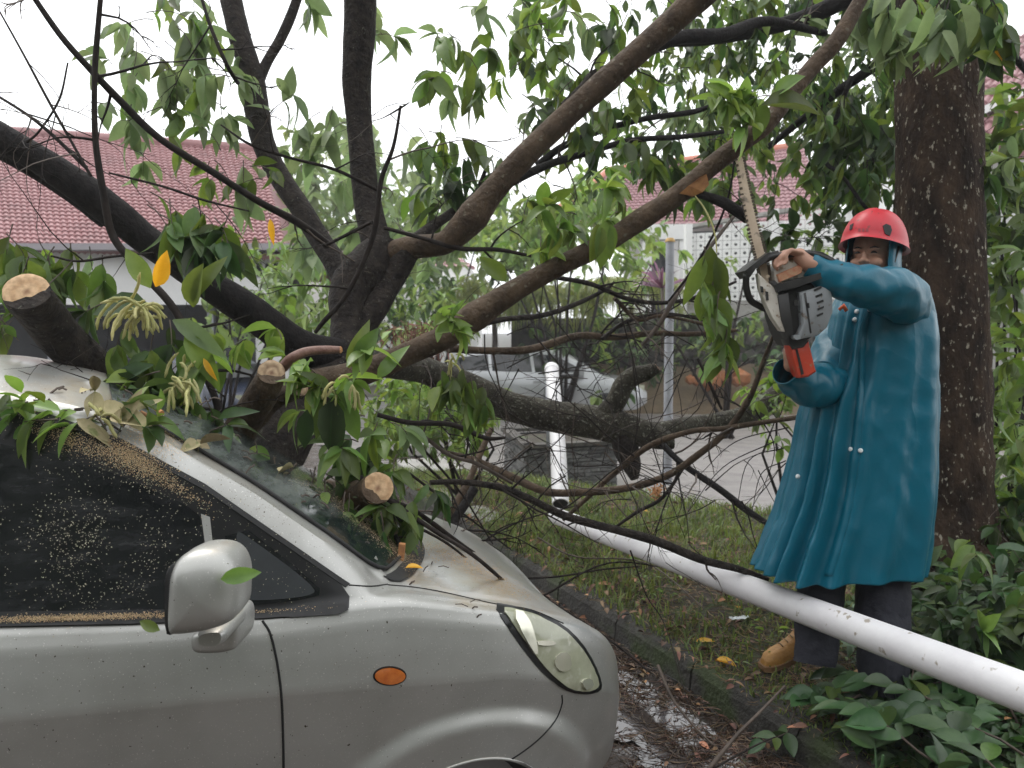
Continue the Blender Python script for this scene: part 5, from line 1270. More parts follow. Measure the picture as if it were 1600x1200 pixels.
# left edge clump above the sawn stub
for (u, v) in ((10, 365), (30, 385), (60, 375), (85, 385), (110, 380), (140, 385), (0, 420), (45, 400), (75, 400), (20, 350), (160, 398)): S('leaf' if random.random() < .6 else 'grey', u, v, R(2.5, 2.8), Vector((R(-.4, .6), 0, -.5)), 7, .13, .10, 1.1)
for k in range(5): S('leaf', 5 + k * 6, 500 + k * 8, 2.6, Vector((-.3, 0, .3)), 4, .10, .1, .2)
# thin whips on the centre left
for (u, v) in ((500, 175), (520, 165), (545, 190), (505, 200), (585, 20), (600, 60), (470, -10), (585, 55)): S('grey', u, v, 4.2, rvec(), 6, .16, .15, .8)
for _ in range(26):   # veil behind the hub
    S('grey', R(470, 700), R(200, 380), R(4.6, 6.0), rvec(), 7, .17, .25, .8)
# right of the vertical limb, up to the big right limb
for (u, v) in ((700, 50), (720, 65), (680, 60), (735, 90), (690, 125), (705, 115), (725, 120), (750, 30), (762, 80), (745, 110), (770, 50), (790, 30), (670, 205), (690, 195), (655, 200), (712, 215), (700, 240), (690, 290)): S('leaf' if random.random() < .6 else 'grey', u, v, R(3.6, 4.2), rvec() + Vector((0, 0, -.3)), 6, .15, .14, .9)
for _ in range(46):
    t = random.random(); u = R(790, 1000); v = R(-30, 265 - (u - 790) * .45)
    S(random.choice(['leaf', 'leaf', 'bright', 'grey', 'dark']), u, v, R(3.4, 4.4), rvec() + Vector((0, 0, -.2)), 7, .125, .16, .9)
for _ in range(15): S(random.choice(['dark', 'leaf']), R(930, 1130), R(190, 290), R(3.6, 4.4), rvec() + Vector((0, 0, -.5)), 7, .14, .14, 1.1)
for (u, v) in ((700, 300), (720, 290), (740, 270), (760, 250), (735, 245), (690, 330)): S('dark', u, v, 3.7, rvec(), 6, .13, .14, .8)
# bright sprigs on the diagonal branch
for (u, v, n) in ((1140, 165, 9), (1150, 185, 9), (1165, 150, 8), (1185, 180, 8), (1205, 150, 6), (1130, 180, 6), (1175, 195, 7)): S('bright', u, v, 2.75, Vector((R(-1, 1), -.4, R(-.2, 1))), n, .10, .07, .3)
FL.add('leaf', P(1190, 165, 2.72), Vector((.9, -.1, -.08)), Vector((0, -.7, .6)), .20, 2); FL.add('leaf', P(1195, 160, 2.74), Vector((-.25, -.1, -1)), Vector((0, -1, .2)), .13, 0)
FL.add('bright', P(1210, 150, 2.73), Vector((.5, -.1, .35)), Vector((0, -.9, .5)), .12, 2)
for (u, v) in ((940, 300), (955, 315), (965, 330), (950, 290), (980, 310), (830, 340), (850, 350), (815, 350), (870, 345), (845, 370), (900, 335)): S('bright' if random.random() < .6 else 'leaf', u, v, R(2.85, 3.2), Vector((R(-.5, .5), -.4, R(-.3, .8))), 7, .11, .10, .6)
for (u, v, dx, dz, L_) in ((945, 345, -.05, -1, .17), (935, 350, -.2, -1, .14), (955, 350, .1, -1, .12)): FL.add('leaf', P(u, v, 2.84), (dx, -.1, dz), (.2, -1, .1), L_)
for (u, v) in ((690, 505), (700, 520), (680, 495)): S('bright', u, v, 2.85, Vector((.5, -.5, .2)), 6, .09, .06, .5)
FL.add('leaf', P(682, 520, 2.82), (.85, -.1, .2), (0, -.8, .5), .13, 2); FL.add('leaf', P(790, 440, 2.9), (-.5, -.1, .5), (.1, -.9, .3), .13, 2)
for (u, v) in ((700, 565), (720, 570), (710, 585), (735, 590), (745, 610), (755, 600), (690, 575)): S('leaf', u, v, 2.9, Vector((R(-.2, .5), -.2, -.6)), 7, .10, .08, 1.2)
# drooping spray by the saw
for (u, v) in ((1105, 400), (1115, 430), (1095, 420), (1125, 455), (1110, 480), (1130, 490), (1135, 505), (1125, 520), (1100, 385)): S('leaf' if random.random() < .5 else 'bright', u, v, R(2.7, 2.85), Vector((R(-.3, .4), -.2, -1)), 6, .115, .07, 1.3)
for (u, v, dx) in ((1110, 385, .0), (1100, 400, -.5), (1118, 400, .5)): FL.add('leaf', P(u, v, 2.7), (dx * .6, -.1, -1), (.1, -1, .1), .17)
# leaves round the stubs, over the windscreen
def PH(u, v, off=.03):
    h, n_ = hit(u, v); return h + n_ * off if h is not None else P(u, v, 2.1)
def dH(u, v, off=.03): return (PH(u, v, off) - _C).dot(_F)
for (u, v) in ((130, 640), (150, 650), (175, 645), (90, 655)): S('bright', u, v, dH(u, v), Vector((-1, -.3, R(-.2, .1))), 4, .085, .07, .3)
for (u, v, dx, dz, L_) in ((95, 648, -.8, .35, .075), (72, 655, -.9, -.3, .07), (55, 668, -.8, -.55, .06), (120, 650, -.9, -.05, .10)): FL.add('bright', PH(u, v, .02), (dx, -.2, dz), (0, -.6, .9), L_)
for (u, v) in ((180, 470), (200, 500), (240, 520), (270, 540), (290, 560), (250, 580), (220, 590), (300, 520), (280, 600), (240, 610), (330, 560), (190, 610), (310, 600), (265, 500), (225, 560), (180, 600), (320, 620)): S('leaf' if random.random() < .5 else 'dark', u, v, R(2.28, 2.5), Vector((R(-1, .6), R(-.4, .2), R(-.6, .2))), 6, .13, .09, .8)
for (u, v, dx, dz, L_, k) in ((235, 480, -1, .3, .19, 'dark'), (270, 500, 1.2, -.6, .17, 'grey'), (300, 470, .4, .7, .15, 'leaf'), (302, 480, .25, .9, .13, 'leaf'), (235, 450, -.4, .8, .13, 'leaf'), (290, 520, .6, -.9, .17, 'leaf'), (215, 590, -1.1, -.35, .16, 'leaf'), (240, 570, -1.2, -.4, .19, 'dark'), (235, 600, -1, -.25, .18, 'dark'), (230, 620, -1, -.05, .16, 'leaf'), (250, 560, .2, -1, .15, 'dark')): FL.add(k, P(u, v, 2.3), (dx, -.15, dz), (.1, -.8, .5), L_)
FL.add('yellow', P(243, 448, 2.2), (.42, -.1, .95), (.7, -.8, .0), .105, 2); FL.add('yellow', P(422, 342, 2.8), (.15, -.1, -.9), (.3, -1, .1), .085, 1); FL.add('yellow', P(318, 560, 2.3), (.3, -.1, -.5), (.2, -1, .1), .07, 1)
for (u, v, n, k) in ((500, 590, 10, 'bright'), (520, 600, 10, 'leaf'), (530, 585, 8, 'bright'), (505, 620, 8, 'leaf'), (385, 530, 7, 'bright'), (360, 555, 6, 'bright'), (440, 530, 6, 'bright'), (350, 560, 5, 'bright'), (470, 560, 5, 'bright'), (560, 550, 5, 'bright')): S(k, u, v, 2.45 if u > 490 else 2.72, Vector((R(-1, 1), -.5 if u > 490 else .2, R(-.2, .8))), n, .105, .07, .5)
for (u, v, dx, dz, L_) in ((520, 630, .05, -1, .16), (505, 620, -.3, -1, .14), (535, 620, .35, -1, .14), (555, 570, .5, .8, .13), (545, 575, .35, .9, .15), (590, 590, .6, .7, .12), (480, 640, -.1, -1, .12), (520, 620, -.05, -.9, .17)): FL.add(random.choice(['leaf', 'dark', 'leaf']), P(u, v, 2.4), (dx, -.1, dz), (.1, -1, .2), L_)
for (u, v) in ((540, 700), (560, 690), (580, 720), (600, 740), (620, 710), (570, 740), (545, 730), (610, 780), (640, 770), (630, 740), (625, 800), (600, 690), (520, 680), (660, 750), (500, 660), (590, 660), (570, 650), (610, 660), (640, 820), (520, 715)): S(random.choice(['leaf', 'leaf', 'dark', 'bright', 'grey']), u, v, R(2.45, 2.7), Vector((R(-.6, .8), -.3, R(-.8, .5))), 7, .105, .09, .7)
for _ in range(64): # litter of leaves along the far side of the windscreen
    t = random.random(); u = 300 + 330 * t; v = 655 + 165 * t + random.gauss(0, 13); S(random.choice(['dark', 'leaf', 'dark', 'dusty', 'grey']), u, v, 2.45 + R(-.05, .15), Vector((R(-1, 1), -.3, -.5)), 4, .08, .07, .4)
for (u, v) in ((280, 640), (330, 650), (200, 640), (350, 665), (260, 660)): S('dark', u, v, 2.3, Vector((R(-1, 1), -.3, -.1)), 4, .10, .08, .4)
tw.build('leaf_stalks', M['twig'], ft)['kind'] = 'stuff'
for _ in range(13):
    u, v = R(60, 330), 0; v = 640 + (u - 60) * .10 + random.gauss(0, 14); S(random.choice(['leaf', 'dark', 'dusty', 'leaf']), u, v, dH(u, v + 12, .05), Vector((R(-1, 1), -.3, R(-.1, .2))), 4, .075, .08, .2)
mb = MB()
for _ in range(60):   # crumbs of bark and chopped twigs on the roof edge, screen and bonnet
    t = random.random(); u, v = (R(20, 330), R(610, 690)) if t < .5 else (R(330, 760), 0)
    if t >= .5: v = 690 + (u - 330) * .62 + random.gauss(0, 20)
    p = PH(u, v, .012); q = Vector((R(-1, 1), R(-.4, .4), R(-.5, .3))).normalized() * R(.01, .05); mb.tube([p, p + q * .5 + Vector((0, 0, .004)), p + q], R(.0012, .003), 5)
tag(mb.build('twig_crumbs', M['twig']), 'broken twig crumbs scattered over roof edge and windscreen', 'twigs', None, 'stuff')
# catkin-like flower tassels
def tassel(u, v, d, n, Lp):
    mb = MB()
    for _ in range(n):
        p = P(u + R(-22, 22), v + R(-10, 10), d + R(-.04, .04)); q = Vector((R(-1, 1), R(-.6, .4), R(-.5, .8))); pts = [p.copy()]; Lq = Lp * R(.45, 1.15); gr = R(.15, .5)
        for i in range(7): q = (q + Vector((0, 0, -gr)) + rvec() * .28).normalized(); pts.append(pts[-1] + q * Lq * R(.8, 1.2) / 7)
        rr = [.0016] + [.0040 * (1 + .25 * (i % 2)) for i in range(6)] + [.0018]; mb.tube(pts, rr, 5)
        for k_ in range(26):
            i = random.randrange(1, 7); c = pts[i] + rvec() * .0045; a = rvec() * .0035; b_ = rvec() * .0035; mb.add([c, c + a, c + b_], [(0, 1, 2)])
    return mb.build('flower_tassel', M['flower'], ft, True)
tassel(205, 480, 2.22, 26, .12); tassel(225, 485, 2.24, 10, .10); tassel(285, 600, 2.25, 16, .11); tassel(300, 560, 2.3, 6, .08); tassel(150, 650, dH(150, 650, .05), 5, .07); tassel(535, 600, 2.38, 8, .07); tassel(690, 560, 2.9, 5, .09)
# dead sawdust-covered leaves on the roof edge
for (u, v, dx, dz, L_, k) in ((150, 640, .9, -.35, .10, 0), (190, 672, .4, .9, .10, 1), (215, 660, -.9, -.1, .10, 2), (230, 680, -.6, .6, .09, 3), (120, 660, .9, -.5, .09, 1), (170, 660, 1, -.2, .11, 2), (200, 650, .8, .3, .09, 0), (140, 668, .7, -.6, .08, 3)):
    FL.add('dusty', PH(u, v, .018), (dx, -.1, dz), (.1, -.8, .7), L_, k)
FL.build(ft, 280)
for (u, v) in ((236, 668), (248, 655)):
    b = MB(); pts = [PH(u - 20, v - 14, .02), PH(u - 8, v - 6, .02), PH(u, v, .018)]; v_, f_ = tube(pts, [.004, .006, .008], 9); o = obj('broken_twig_end', v_, f_, M['torn'], ft, True, 50)
# ================================================================= the worker with the chainsaw
PD = 3.1
man = empty('person', tuple(P(1350, 1050, PD)), 'worker in long teal raincoat and red helmet, holding up a chainsaw with both arms', 'person')
def W(u, v, d=PD): return P(u, v, d)
def ell(bm_list, c, rx, ry, rz, rot=None, n=3):
    bm = bmesh.new(); bmesh.ops.create_icosphere(bm, subdivisions=n, radius=1)
    Mx = Matrix.Translation(c) @ (rot.to_4x4() if rot else Matrix.Identity(4)) @ Matrix.Diagonal((rx, ry, rz, 1))
    bm.transform(Mx); bm_list.append(([v.co[:] for v in bm.verts], [tuple(v.index for v in f.verts) for f in bm.faces])); bm.free()
def chain(bl, pts, rad, n=12):
    c = catmull([(*p, r) for p, r in zip(pts, rad)], 5)
    v, f = tube([Vector(a[:3]) for a in c], [a[3] for a in c], n); bl.append((v, f))
    for e in (0, -1): ell(bl, Vector(c[e][:3]), c[e][3] * .98, c[e][3] * .98, c[e][3] * .98, None, 2)
bl = []
# head frame: x = his left (towards us-right), y = facing, z = up
fh = Vector((-.66, -.74, .09)).normalized(); zh = (Vector((.02, .0, 1)) - fh * fh.z).normalized(); xh = fh.cross(zh).normalized() * -1
Rh = Matrix((xh, fh, zh)).transposed()
HC = W(1363, 402, 3.12)
def HP(x, y, z): return HC + xh * x + fh * y + zh * z
ell(bl, HP(0, -.02, .035), .078, .096, .095, Rh); ell(bl, HP(0, .018, -.045), .062, .066, .072, Rh)       # skull, face
ell(bl, HP(0, .048, -.088), .030, .028, .024, Rh); ell(bl, HP(0, .02, -.075), .052, .05, .036, Rh)          # chin, jaw
for s_ in (-1, 1):
    ell(bl, HP(s_ * .036, .062, -.030), .025, .021, .020, Rh)                                               # smiling cheeks
    ell(bl, HP(s_ * .030, .072, .020), .024, .012, .008, Rh)                                                # brow
    ell(bl, HP(s_ * .076, -.012, -.01), .010, .018, .030, Rh)                                               # ear
    ell(bl, HP(s_ * .013, .094, -.030), .010, .010, .009, Rh)                                               # nostril wing
ell(bl, HP(0, .090, -.012), .0095, .014, .024, Rh); ell(bl, HP(0, .101, -.026), .012, .012, .011, Rh)
ell(bl, HP(0, .078, -.060), .024, .011, .006, Rh); ell(bl, HP(0, .076, -.068), .021, .011, .006, Rh)
chain(bl, [HP(0, -.02, -.05), HP(0, -.035, -.12), W(1385, 478, 3.16)], [.056, .055, .065])
SHL, SHR = W(1418, 478, 3.04), W(1328, 486, 3.26)           # near (left) and far (right) shoulder
PEL = W(1352, 715, 3.14)
chain(bl, [W(1384, 470, 3.16), W(1375, 520, 3.15), W(1362, 600, 3.14), PEL], [.095, .145, .13, .14], 16)
ELL, WRL = W(1375, 452, 2.80), W(1262, 412, 2.78)
chain(bl, [SHL, SHL.lerp(ELL, .5), ELL, ELL.lerp(WRL, .5), WRL], [.062, .052, .043, .040, .029])
ELR, WRR = W(1298, 598, 3.06), W(1243, 572, 2.95)
chain(bl, [SHR, SHR.lerp(ELR, .5), ELR, ELR.lerp(WRR, .5), WRR], [.060, .050, .043, .038, .029])
KL, AL = W(1380, 885, 3.07), W(1382, 1045, 2.98); KR, AR = W(1284, 890, 3.1), W(1272, 1020, 3.04)
chain(bl, [PEL + Vector((.08, -.03, .02)), KL, AL], [.095, .06, .042]); chain(bl, [PEL + Vector((-.09, .03, .02)), KR, AR], [.095, .06, .042])
# hands: palm, four fingers of unequal length, thumb
def hand(palm, along, across, curl_dir, L_, fing, r_=.0085, spread=.019):
    """along: towards the finger roots; across: from index to little finger; curl_dir: the way the tips bend"""
    along, across = along.normalized(), across.normalized(); curl_dir = curl_dir.normalized()
    nrm = along.cross(across).normalized()
    Rm = Matrix((across, along, nrm)).transposed()
    ell(bl, palm, .041, .046, .015, Rm, 2)
    for k, (fl, c) in enumerate(fing):
        b0 = palm + along * .034 + across * ((k - 1.5) * spread); q = along.copy(); pts = [b0 - along * .02, b0]
        for j in range(3):
            q = (q * math.cos(c) + curl_dir * math.sin(c)).normalized() if j == 0 else (q * math.cos(c) + (curl_dir - q * curl_dir.dot(q)).normalized() * math.sin(c)).normalized()
            pts.append(pts[-1] + q * L_ * fl * (.45, .32, .25)[j])
        chain(bl, pts, [r_ * 1.05, r_ * 1.05, r_, r_ * .92, r_ * .75], 8)
    t0 = palm - along * .018 - across * .034
    pts = [t0, t0 - across * .022 + along * .022 + curl_dir * .008, t0 - across * .026 + along * .046 + curl_dir * .022, t0 - across * .018 + along * .062 + curl_dir * .036]
    chain(bl, pts, [.0125, .011, .0095, .0075], 8)
HLc = W(1240, 399, 2.79)
hand(HLc + Vector((0, 0, .006)), Vector((-.85, -.25, .12)), Vector((.25, -.9, .1)), Vector((-.1, -.15, -1)), .075, [(.92, .75), (1.05, .7), (.98, .8), (.8, .9)])
chain(bl, [WRL, HLc + Vector((.02, 0, 0))], [.028, .027])
HRc = W(1233, 562, 2.88)
hand(HRc + Vector((.0, .01, .0)), Vector((-.2, -.15, .95)), Vector((-.1, -.95, -.1)), Vector((.9, -.25, -.1)), .07, [(.95, .85), (1.05, .8), (.98, .85), (.8, .9)])
chain(bl, [WRR, HRc + Vector((.01, .01, -.02))], [.028, .027])
V, Fc = [], []
for v_, f_ in bl:
    k = len(V); V += [tuple(a) for a in v_]; Fc += [tuple(i + k for i in q) for q in f_]
bo = obj('body', V, Fc, M['skin'], man, True)
md = bo.modifiers.new('r', 'REMESH'); md.mode = 'VOXEL'; md.voxel_size = .0045; md.use_smooth_shade = True
sm = bo.modifiers.new('s', 'SMOOTH'); sm.factor = .5; sm.iterations = 3
for s_ in (-1, 1):   # narrowed smiling eyes
    c = HP(s_ * .030, .0785, .004); b = MB()
    v_, f_ = tube([c - xh * .012 - zh * .001, c - xh * .006 + zh * .002 + fh * .003, c + zh * .003 + fh * .004, c + xh * .006 + zh * .002 + fh * .003, c + xh * .012 - zh * .001], [.0012, .0034, .0042, .0034, .0012], 8); obj('eye', v_, f_, M['hair'], man, True)
    c = HP(s_ * .031, .084, .024); v_, f_ = tube([c - xh * .016 - zh * .002, c + zh * .003, c + xh * .016 - zh * .002], [.0015, .0032, .0015], 6); obj('eyebrow', v_, f_, M['hair'], man, True)
c = HP(0, .088, -.064); v_, f_ = tube([c - xh * .022 - fh * .008 + zh * .004, c, c + xh * .022 - fh * .008 + zh * .004], [.001, .0025, .001], 6); obj('mouth', v_, f_, mat('lips', (.25, .09, .07), rough=.4), man, True)
# hood under the helmet, down to the shoulders
vs, fs = [], []
for j in range(13):
    k = j / 12; z = .10 - .30 * k
    for i in range(21):
        a = math.radians(-128 + 256 * i / 20) + math.pi     # open at the face
        rx, ry = .093 + .02 * k ** 2 + .004 * noise.noise(Vector((i * .5, j * .4, 0))), .112 + .015 * k + .004 * noise.noise(Vector((i * .6, j * .5, 3)))
        vs.append(HP(math.sin(a) * rx, -.015 + math.cos(a) * ry, z))
for j in range(12):
    for i in range(20): fs.append((j * 21 + i, j * 21 + i + 1, (j + 1) * 21 + i + 1, (j + 1) * 21 + i))
ho = obj('hood', vs, fs, M['coat'], man, True); so = ho.modifiers.new('t', 'SOLIDIFY'); so.thickness = .004
# helmet
vs, fs = [], []; NA, NB = 40, 14
hz0 = .056
for j in range(NB + 1):
    ph = j / NB * math.pi / 2
    for i in range(NA):
        a = 2 * math.pi * i / NA; fy = math.cos(a); r_ = math.sin(ph) ** .82; zz = math.cos(ph) ** .95
        x = math.sin(a) * .122 * r_; y = fy * .147 * r_ - .012; low = hz0 - .028 * (.5 - .5 * fy) * r_ ** 3 - .010 * abs(math.sin(a)) * r_ ** 3
        if j == NB: x *= 1.05; y = y * 1.05 + .01 * max(0, fy) 
        rid = 1 + .025 * (1 if abs(math.sin(a)) < .35 and j < NB - 2 else 0)
        vs.append(HP(x, y, low + .132 * zz * rid))
for i in range(NA):   # inner wall
    a = 2 * math.pi * i / NA; fy = math.cos(a); vs.append(HP(math.sin(a) * .112, fy * .137 - .012, hz0 + .008 - .028 * (.5 - .5 * fy) - .010 * abs(math.sin(a))))
for j in range(NB + 1):
    for i in range(NA): fs.append((j * NA + i, j * NA + (i + 1) % NA, (j + 1) * NA + (i + 1) % NA, (j + 1) * NA + i))
hm = obj('helmet', vs, fs, M['red_helmet'], man, True, 50)
HBV = BVHTree.FromPolygons([tuple(v) for v in vs], fs)
def hdrape(name, poly, mt, off=.003):
    P3 = []
    for u, v in poly:
        h, n_, i_, d_ = HBV.ray_cast(_C, ray(u, v).normalized(), 8)
        if h is None: return
        if n_.dot(ray(u, v)) > 0: n_ = -n_
        P3.append((h + n_ * off, h - n_ * .002))
    n = len(P3); vs = [a for a, b_ in P3] + [b_ for a, b_ in P3]
    return obj(name, vs, [tuple(range(n))] + [(i, (i + 1) % n, n + (i + 1) % n, n + i) for i in range(n)], mt, hm)
hdrape('vent', [(1379, 353), (1384, 350), (1391, 353), (1393, 360), (1390, 369), (1382, 365)], M['rubber'])
hdrape('vent', [(1329, 352), (1334, 349), (1332, 358), (1328, 360)], M['rubber'])
for x0 in (1341, 1347, 1353):   # small worn grey lettering, not readable in the photograph
    hdrape('badge', [(x0, 357), (x0 + 4, 357), (x0 + 4, 362), (x0, 362)], mat('worn_grey_print', (.35, .05, .06), rough=.6), .001)
for s_ in (-1, 1):
    v_, f_ = tube([HP(s_ * .098, .01, .035), HP(s_ * .088, .03, -.04), HP(s_ * .045, .05, -.108), HP(0, .055, -.118)], .005, 6); obj('chin_strap', v_, f_, M['rubber'], man, True)
# raincoat: rings from collar to hem with pleats gathering from chest to hem
rows_c = [(424, 1352, 1412, .08, 0), (436, 1338, 1424, .11, .1), (452, 1322, 1440, .14, .2), (480, 1308, 1449, .17, .4), (520, 1297, 1453, .185, .6), (570, 1287, 1455, .19, .8), (620, 1266, 1455, .195, 1), (670, 1254, 1454, .2, 1.2), (730, 1243, 1453, .205, 1.5), (790, 1226, 1450, .21, 1.8), (840, 1207, 1444, .21, 2.1), (868, 1196, 1440, .21, 2.3), (888, 1188, 1436, .21, 2.4)]
cr = catmull(rows_c, 7); NT = 180; vs, fs = [], []
pleats = [(1.9, .020, .16), (2.25, .032, .13), (2.55, .030, .11), (2.85, .034, .12), (3.2, .028, .14), (3.6, .02, .2), (1.45, .012, .2), (.9, .010, .25), (.2, .012, .25), (4.2, .02, .3), (5.0, .02, .3), (5.7, .015, .25)]
for j, a in enumerate(cr):
    v0, uL, uR, dep, am = a; uc = (uL + uR) / 2; hw = (uR - uL) / 2
    fall = j / (len(cr) - 1)
    for i in range(NT):
        th = 2 * math.pi * i / NT   # 0: right, pi/2: towards camera, pi: left
        f_ = 0
        for (c, A_, w_) in pleats:
            cc = c + .22 * (1 - fall) * (1 if c < 3 else -.3) * .5; dth = (th - cc + math.pi) % (2 * math.pi) - math.pi
            f_ += A_ * math.exp(-(dth / w_ / .72) ** 2) - A_ * .55 * math.exp(-((dth - w_ * 1.05) / w_ / .8) ** 2)
        f_ *= am * .85
        hemz = 4 * math.sin(th * 3 + 1) * fall + (10 * sst(2.6, 3.6, th) * fall)
        cx = math.cos(th); sx = math.sin(th); pw = .88
        x = math.copysign(abs(cx) ** pw, cx); y = math.copysign(abs(sx) ** pw, sx)
        p = P(uc, v0 + hemz, PD) + Vector((x * (hw / FPX * PD), 0, 0)) - Vector((0, 1, 0)) * y * dep
        dirn = Vector((cx, -sx, 0)); fdamp = 1 if abs(cx) < .93 else .35
        q = p * 5; wr = .005 * noise.noise(Vector((q.x, q.y, q.z * .45))) + .0035 * (1 - 2 * abs(noise.noise(p * 11 + Vector((0, 0, 5))))) + .007 * (.4 - abs(noise.noise(Vector((p.x * 9 + p.z * 5, p.y * 9, p.z * 2.4)))))
        vs.append(p + dirn * (f_ * fdamp + wr))
mC = len(cr)
for j in range(mC - 1):
    for i in range(NT): fs.append((j * NT + i, j * NT + (i + 1) % NT, (j + 1) * NT + (i + 1) % NT, (j + 1) * NT + i))
co_ = obj('raincoat', vs, fs, M['coat'], man, True)
CBV = BVHTree.FromPolygons([tuple(v) for v in vs], fs)
so = co_.modifiers.new('t', 'SOLIDIFY'); so.thickness = .003
def chit(u, v, bv=CBV):
    h, n_, i_, d_ = bv.ray_cast(_C, ray(u, v).normalized(), 8)
    if h is None: return W(u, v), Vector((0, -1, 0))
    return h, (n_ if n_.dot(ray(u, v)) < 0 else -n_)
# placket running down the front
pl = [(1352, 480), (1344, 520), (1340, 600), (1334, 680), (1322, 780), (1305, 850), (1290, 900)]
L1, L2 = [], []
for a in catmull(pl, 8):
    h, n_ = chit(a[0], a[1]); h2, n2 = chit(a[0] + 11, a[1]); L1.append(h + n_ * .009); L2.append(h2 + n2 * .004)
vs = L1 + L2; n = len(L1)
ob_ = obj('placket', vs, [(i, i + 1, n + i + 1, n + i) for i in range(n - 1)], M['coat'], man, True); so = ob_.modifiers.new('t', 'SOLIDIFY'); so.thickness = .004
for (u, v) in ((1336, 500), (1340, 487), (1331, 702), (1344, 704), (1248, 745), (1357, 484)):
    h, n_ = chit(u, v); v_, f_ = tube([h, h + n_ * .008, h + n_ * .011], [.0085, .0085, .005], 12); obj('button', v_, f_, M['button'], man, True, 40)
# sleeves: wrinkled tubes
def sleeve(name, pts, rad, seed, flat=.0):
    c = catmull([(*p, r) for p, r in zip(pts, rad)], 12); P3 = [Vector(a[:3]) for a in c]; RR = [a[3] for a in c]
    n = 48; v, f = tube(P3, RR, n, False)
    for i in range(len(v)):
        ring = i // n; p = v[i]; cen = P3[ring]; dr = (p - cen)
        k = .13 * noise.noise(p * 11 + Vector((seed, 0, 0))) + .16 * (.35 - abs(noise.noise(p * 15 + Vector((0, seed, 0))))) + .07 * math.sin(ring * .75 + 2.5 * noise.noise(p * 7)) * (.4 + .6 * noise.noise(p * 4 + Vector((0, seed, 0))))
        v[i] = cen + dr * (1 + k) + Vector((0, 0, -flat * RR[ring] * (.5 if dr.z < 0 else 0)))
    o = obj(name, v, f, M['coat'], man, True); s2 = o.modifiers.new('t', 'SOLIDIFY'); s2.thickness = .003; return o
sleeve('sleeve', [W(1400, 500, 3.10), W(1415, 476, 3.0), W(1395, 456, 2.86), W(1350, 447, 2.79), W(1305, 434, 2.79), W(1262, 414, 2.80)], [.11, .098, .084, .070, .062, .044], 3, .1)
sleeve('sleeve', [SHR + Vector((.03, 0, -.02)), SHR.lerp(ELR, .4), ELR + Vector((0, 0, .02)), W(1282, 602, 3.0), W(1254, 596, 2.94), W(1228, 577, 2.88)], [.105, .098, .088, .080, .072, .050], 9, .1)
# collar fold and the orange safety line at the throat
v_, f_ = tube([HP(-.08, .05, -.13), HP(-.03, .10, -.15), HP(.03, .105, -.15), HP(.09, .05, -.14), HP(.10, -.04, -.13)], [.012, .018, .02, .018, .012], 10); obj('collar', v_, f_, M['coat'], man, True)
b = MB(); v_, f_ = tube([W(1311, 484, 2.99), W(1318, 478, 2.98), W(1323, 486, 2.98)], [.006, .010, .007], 8); obj('orange_tab', v_, f_, M['orange_cloth'], man, True)
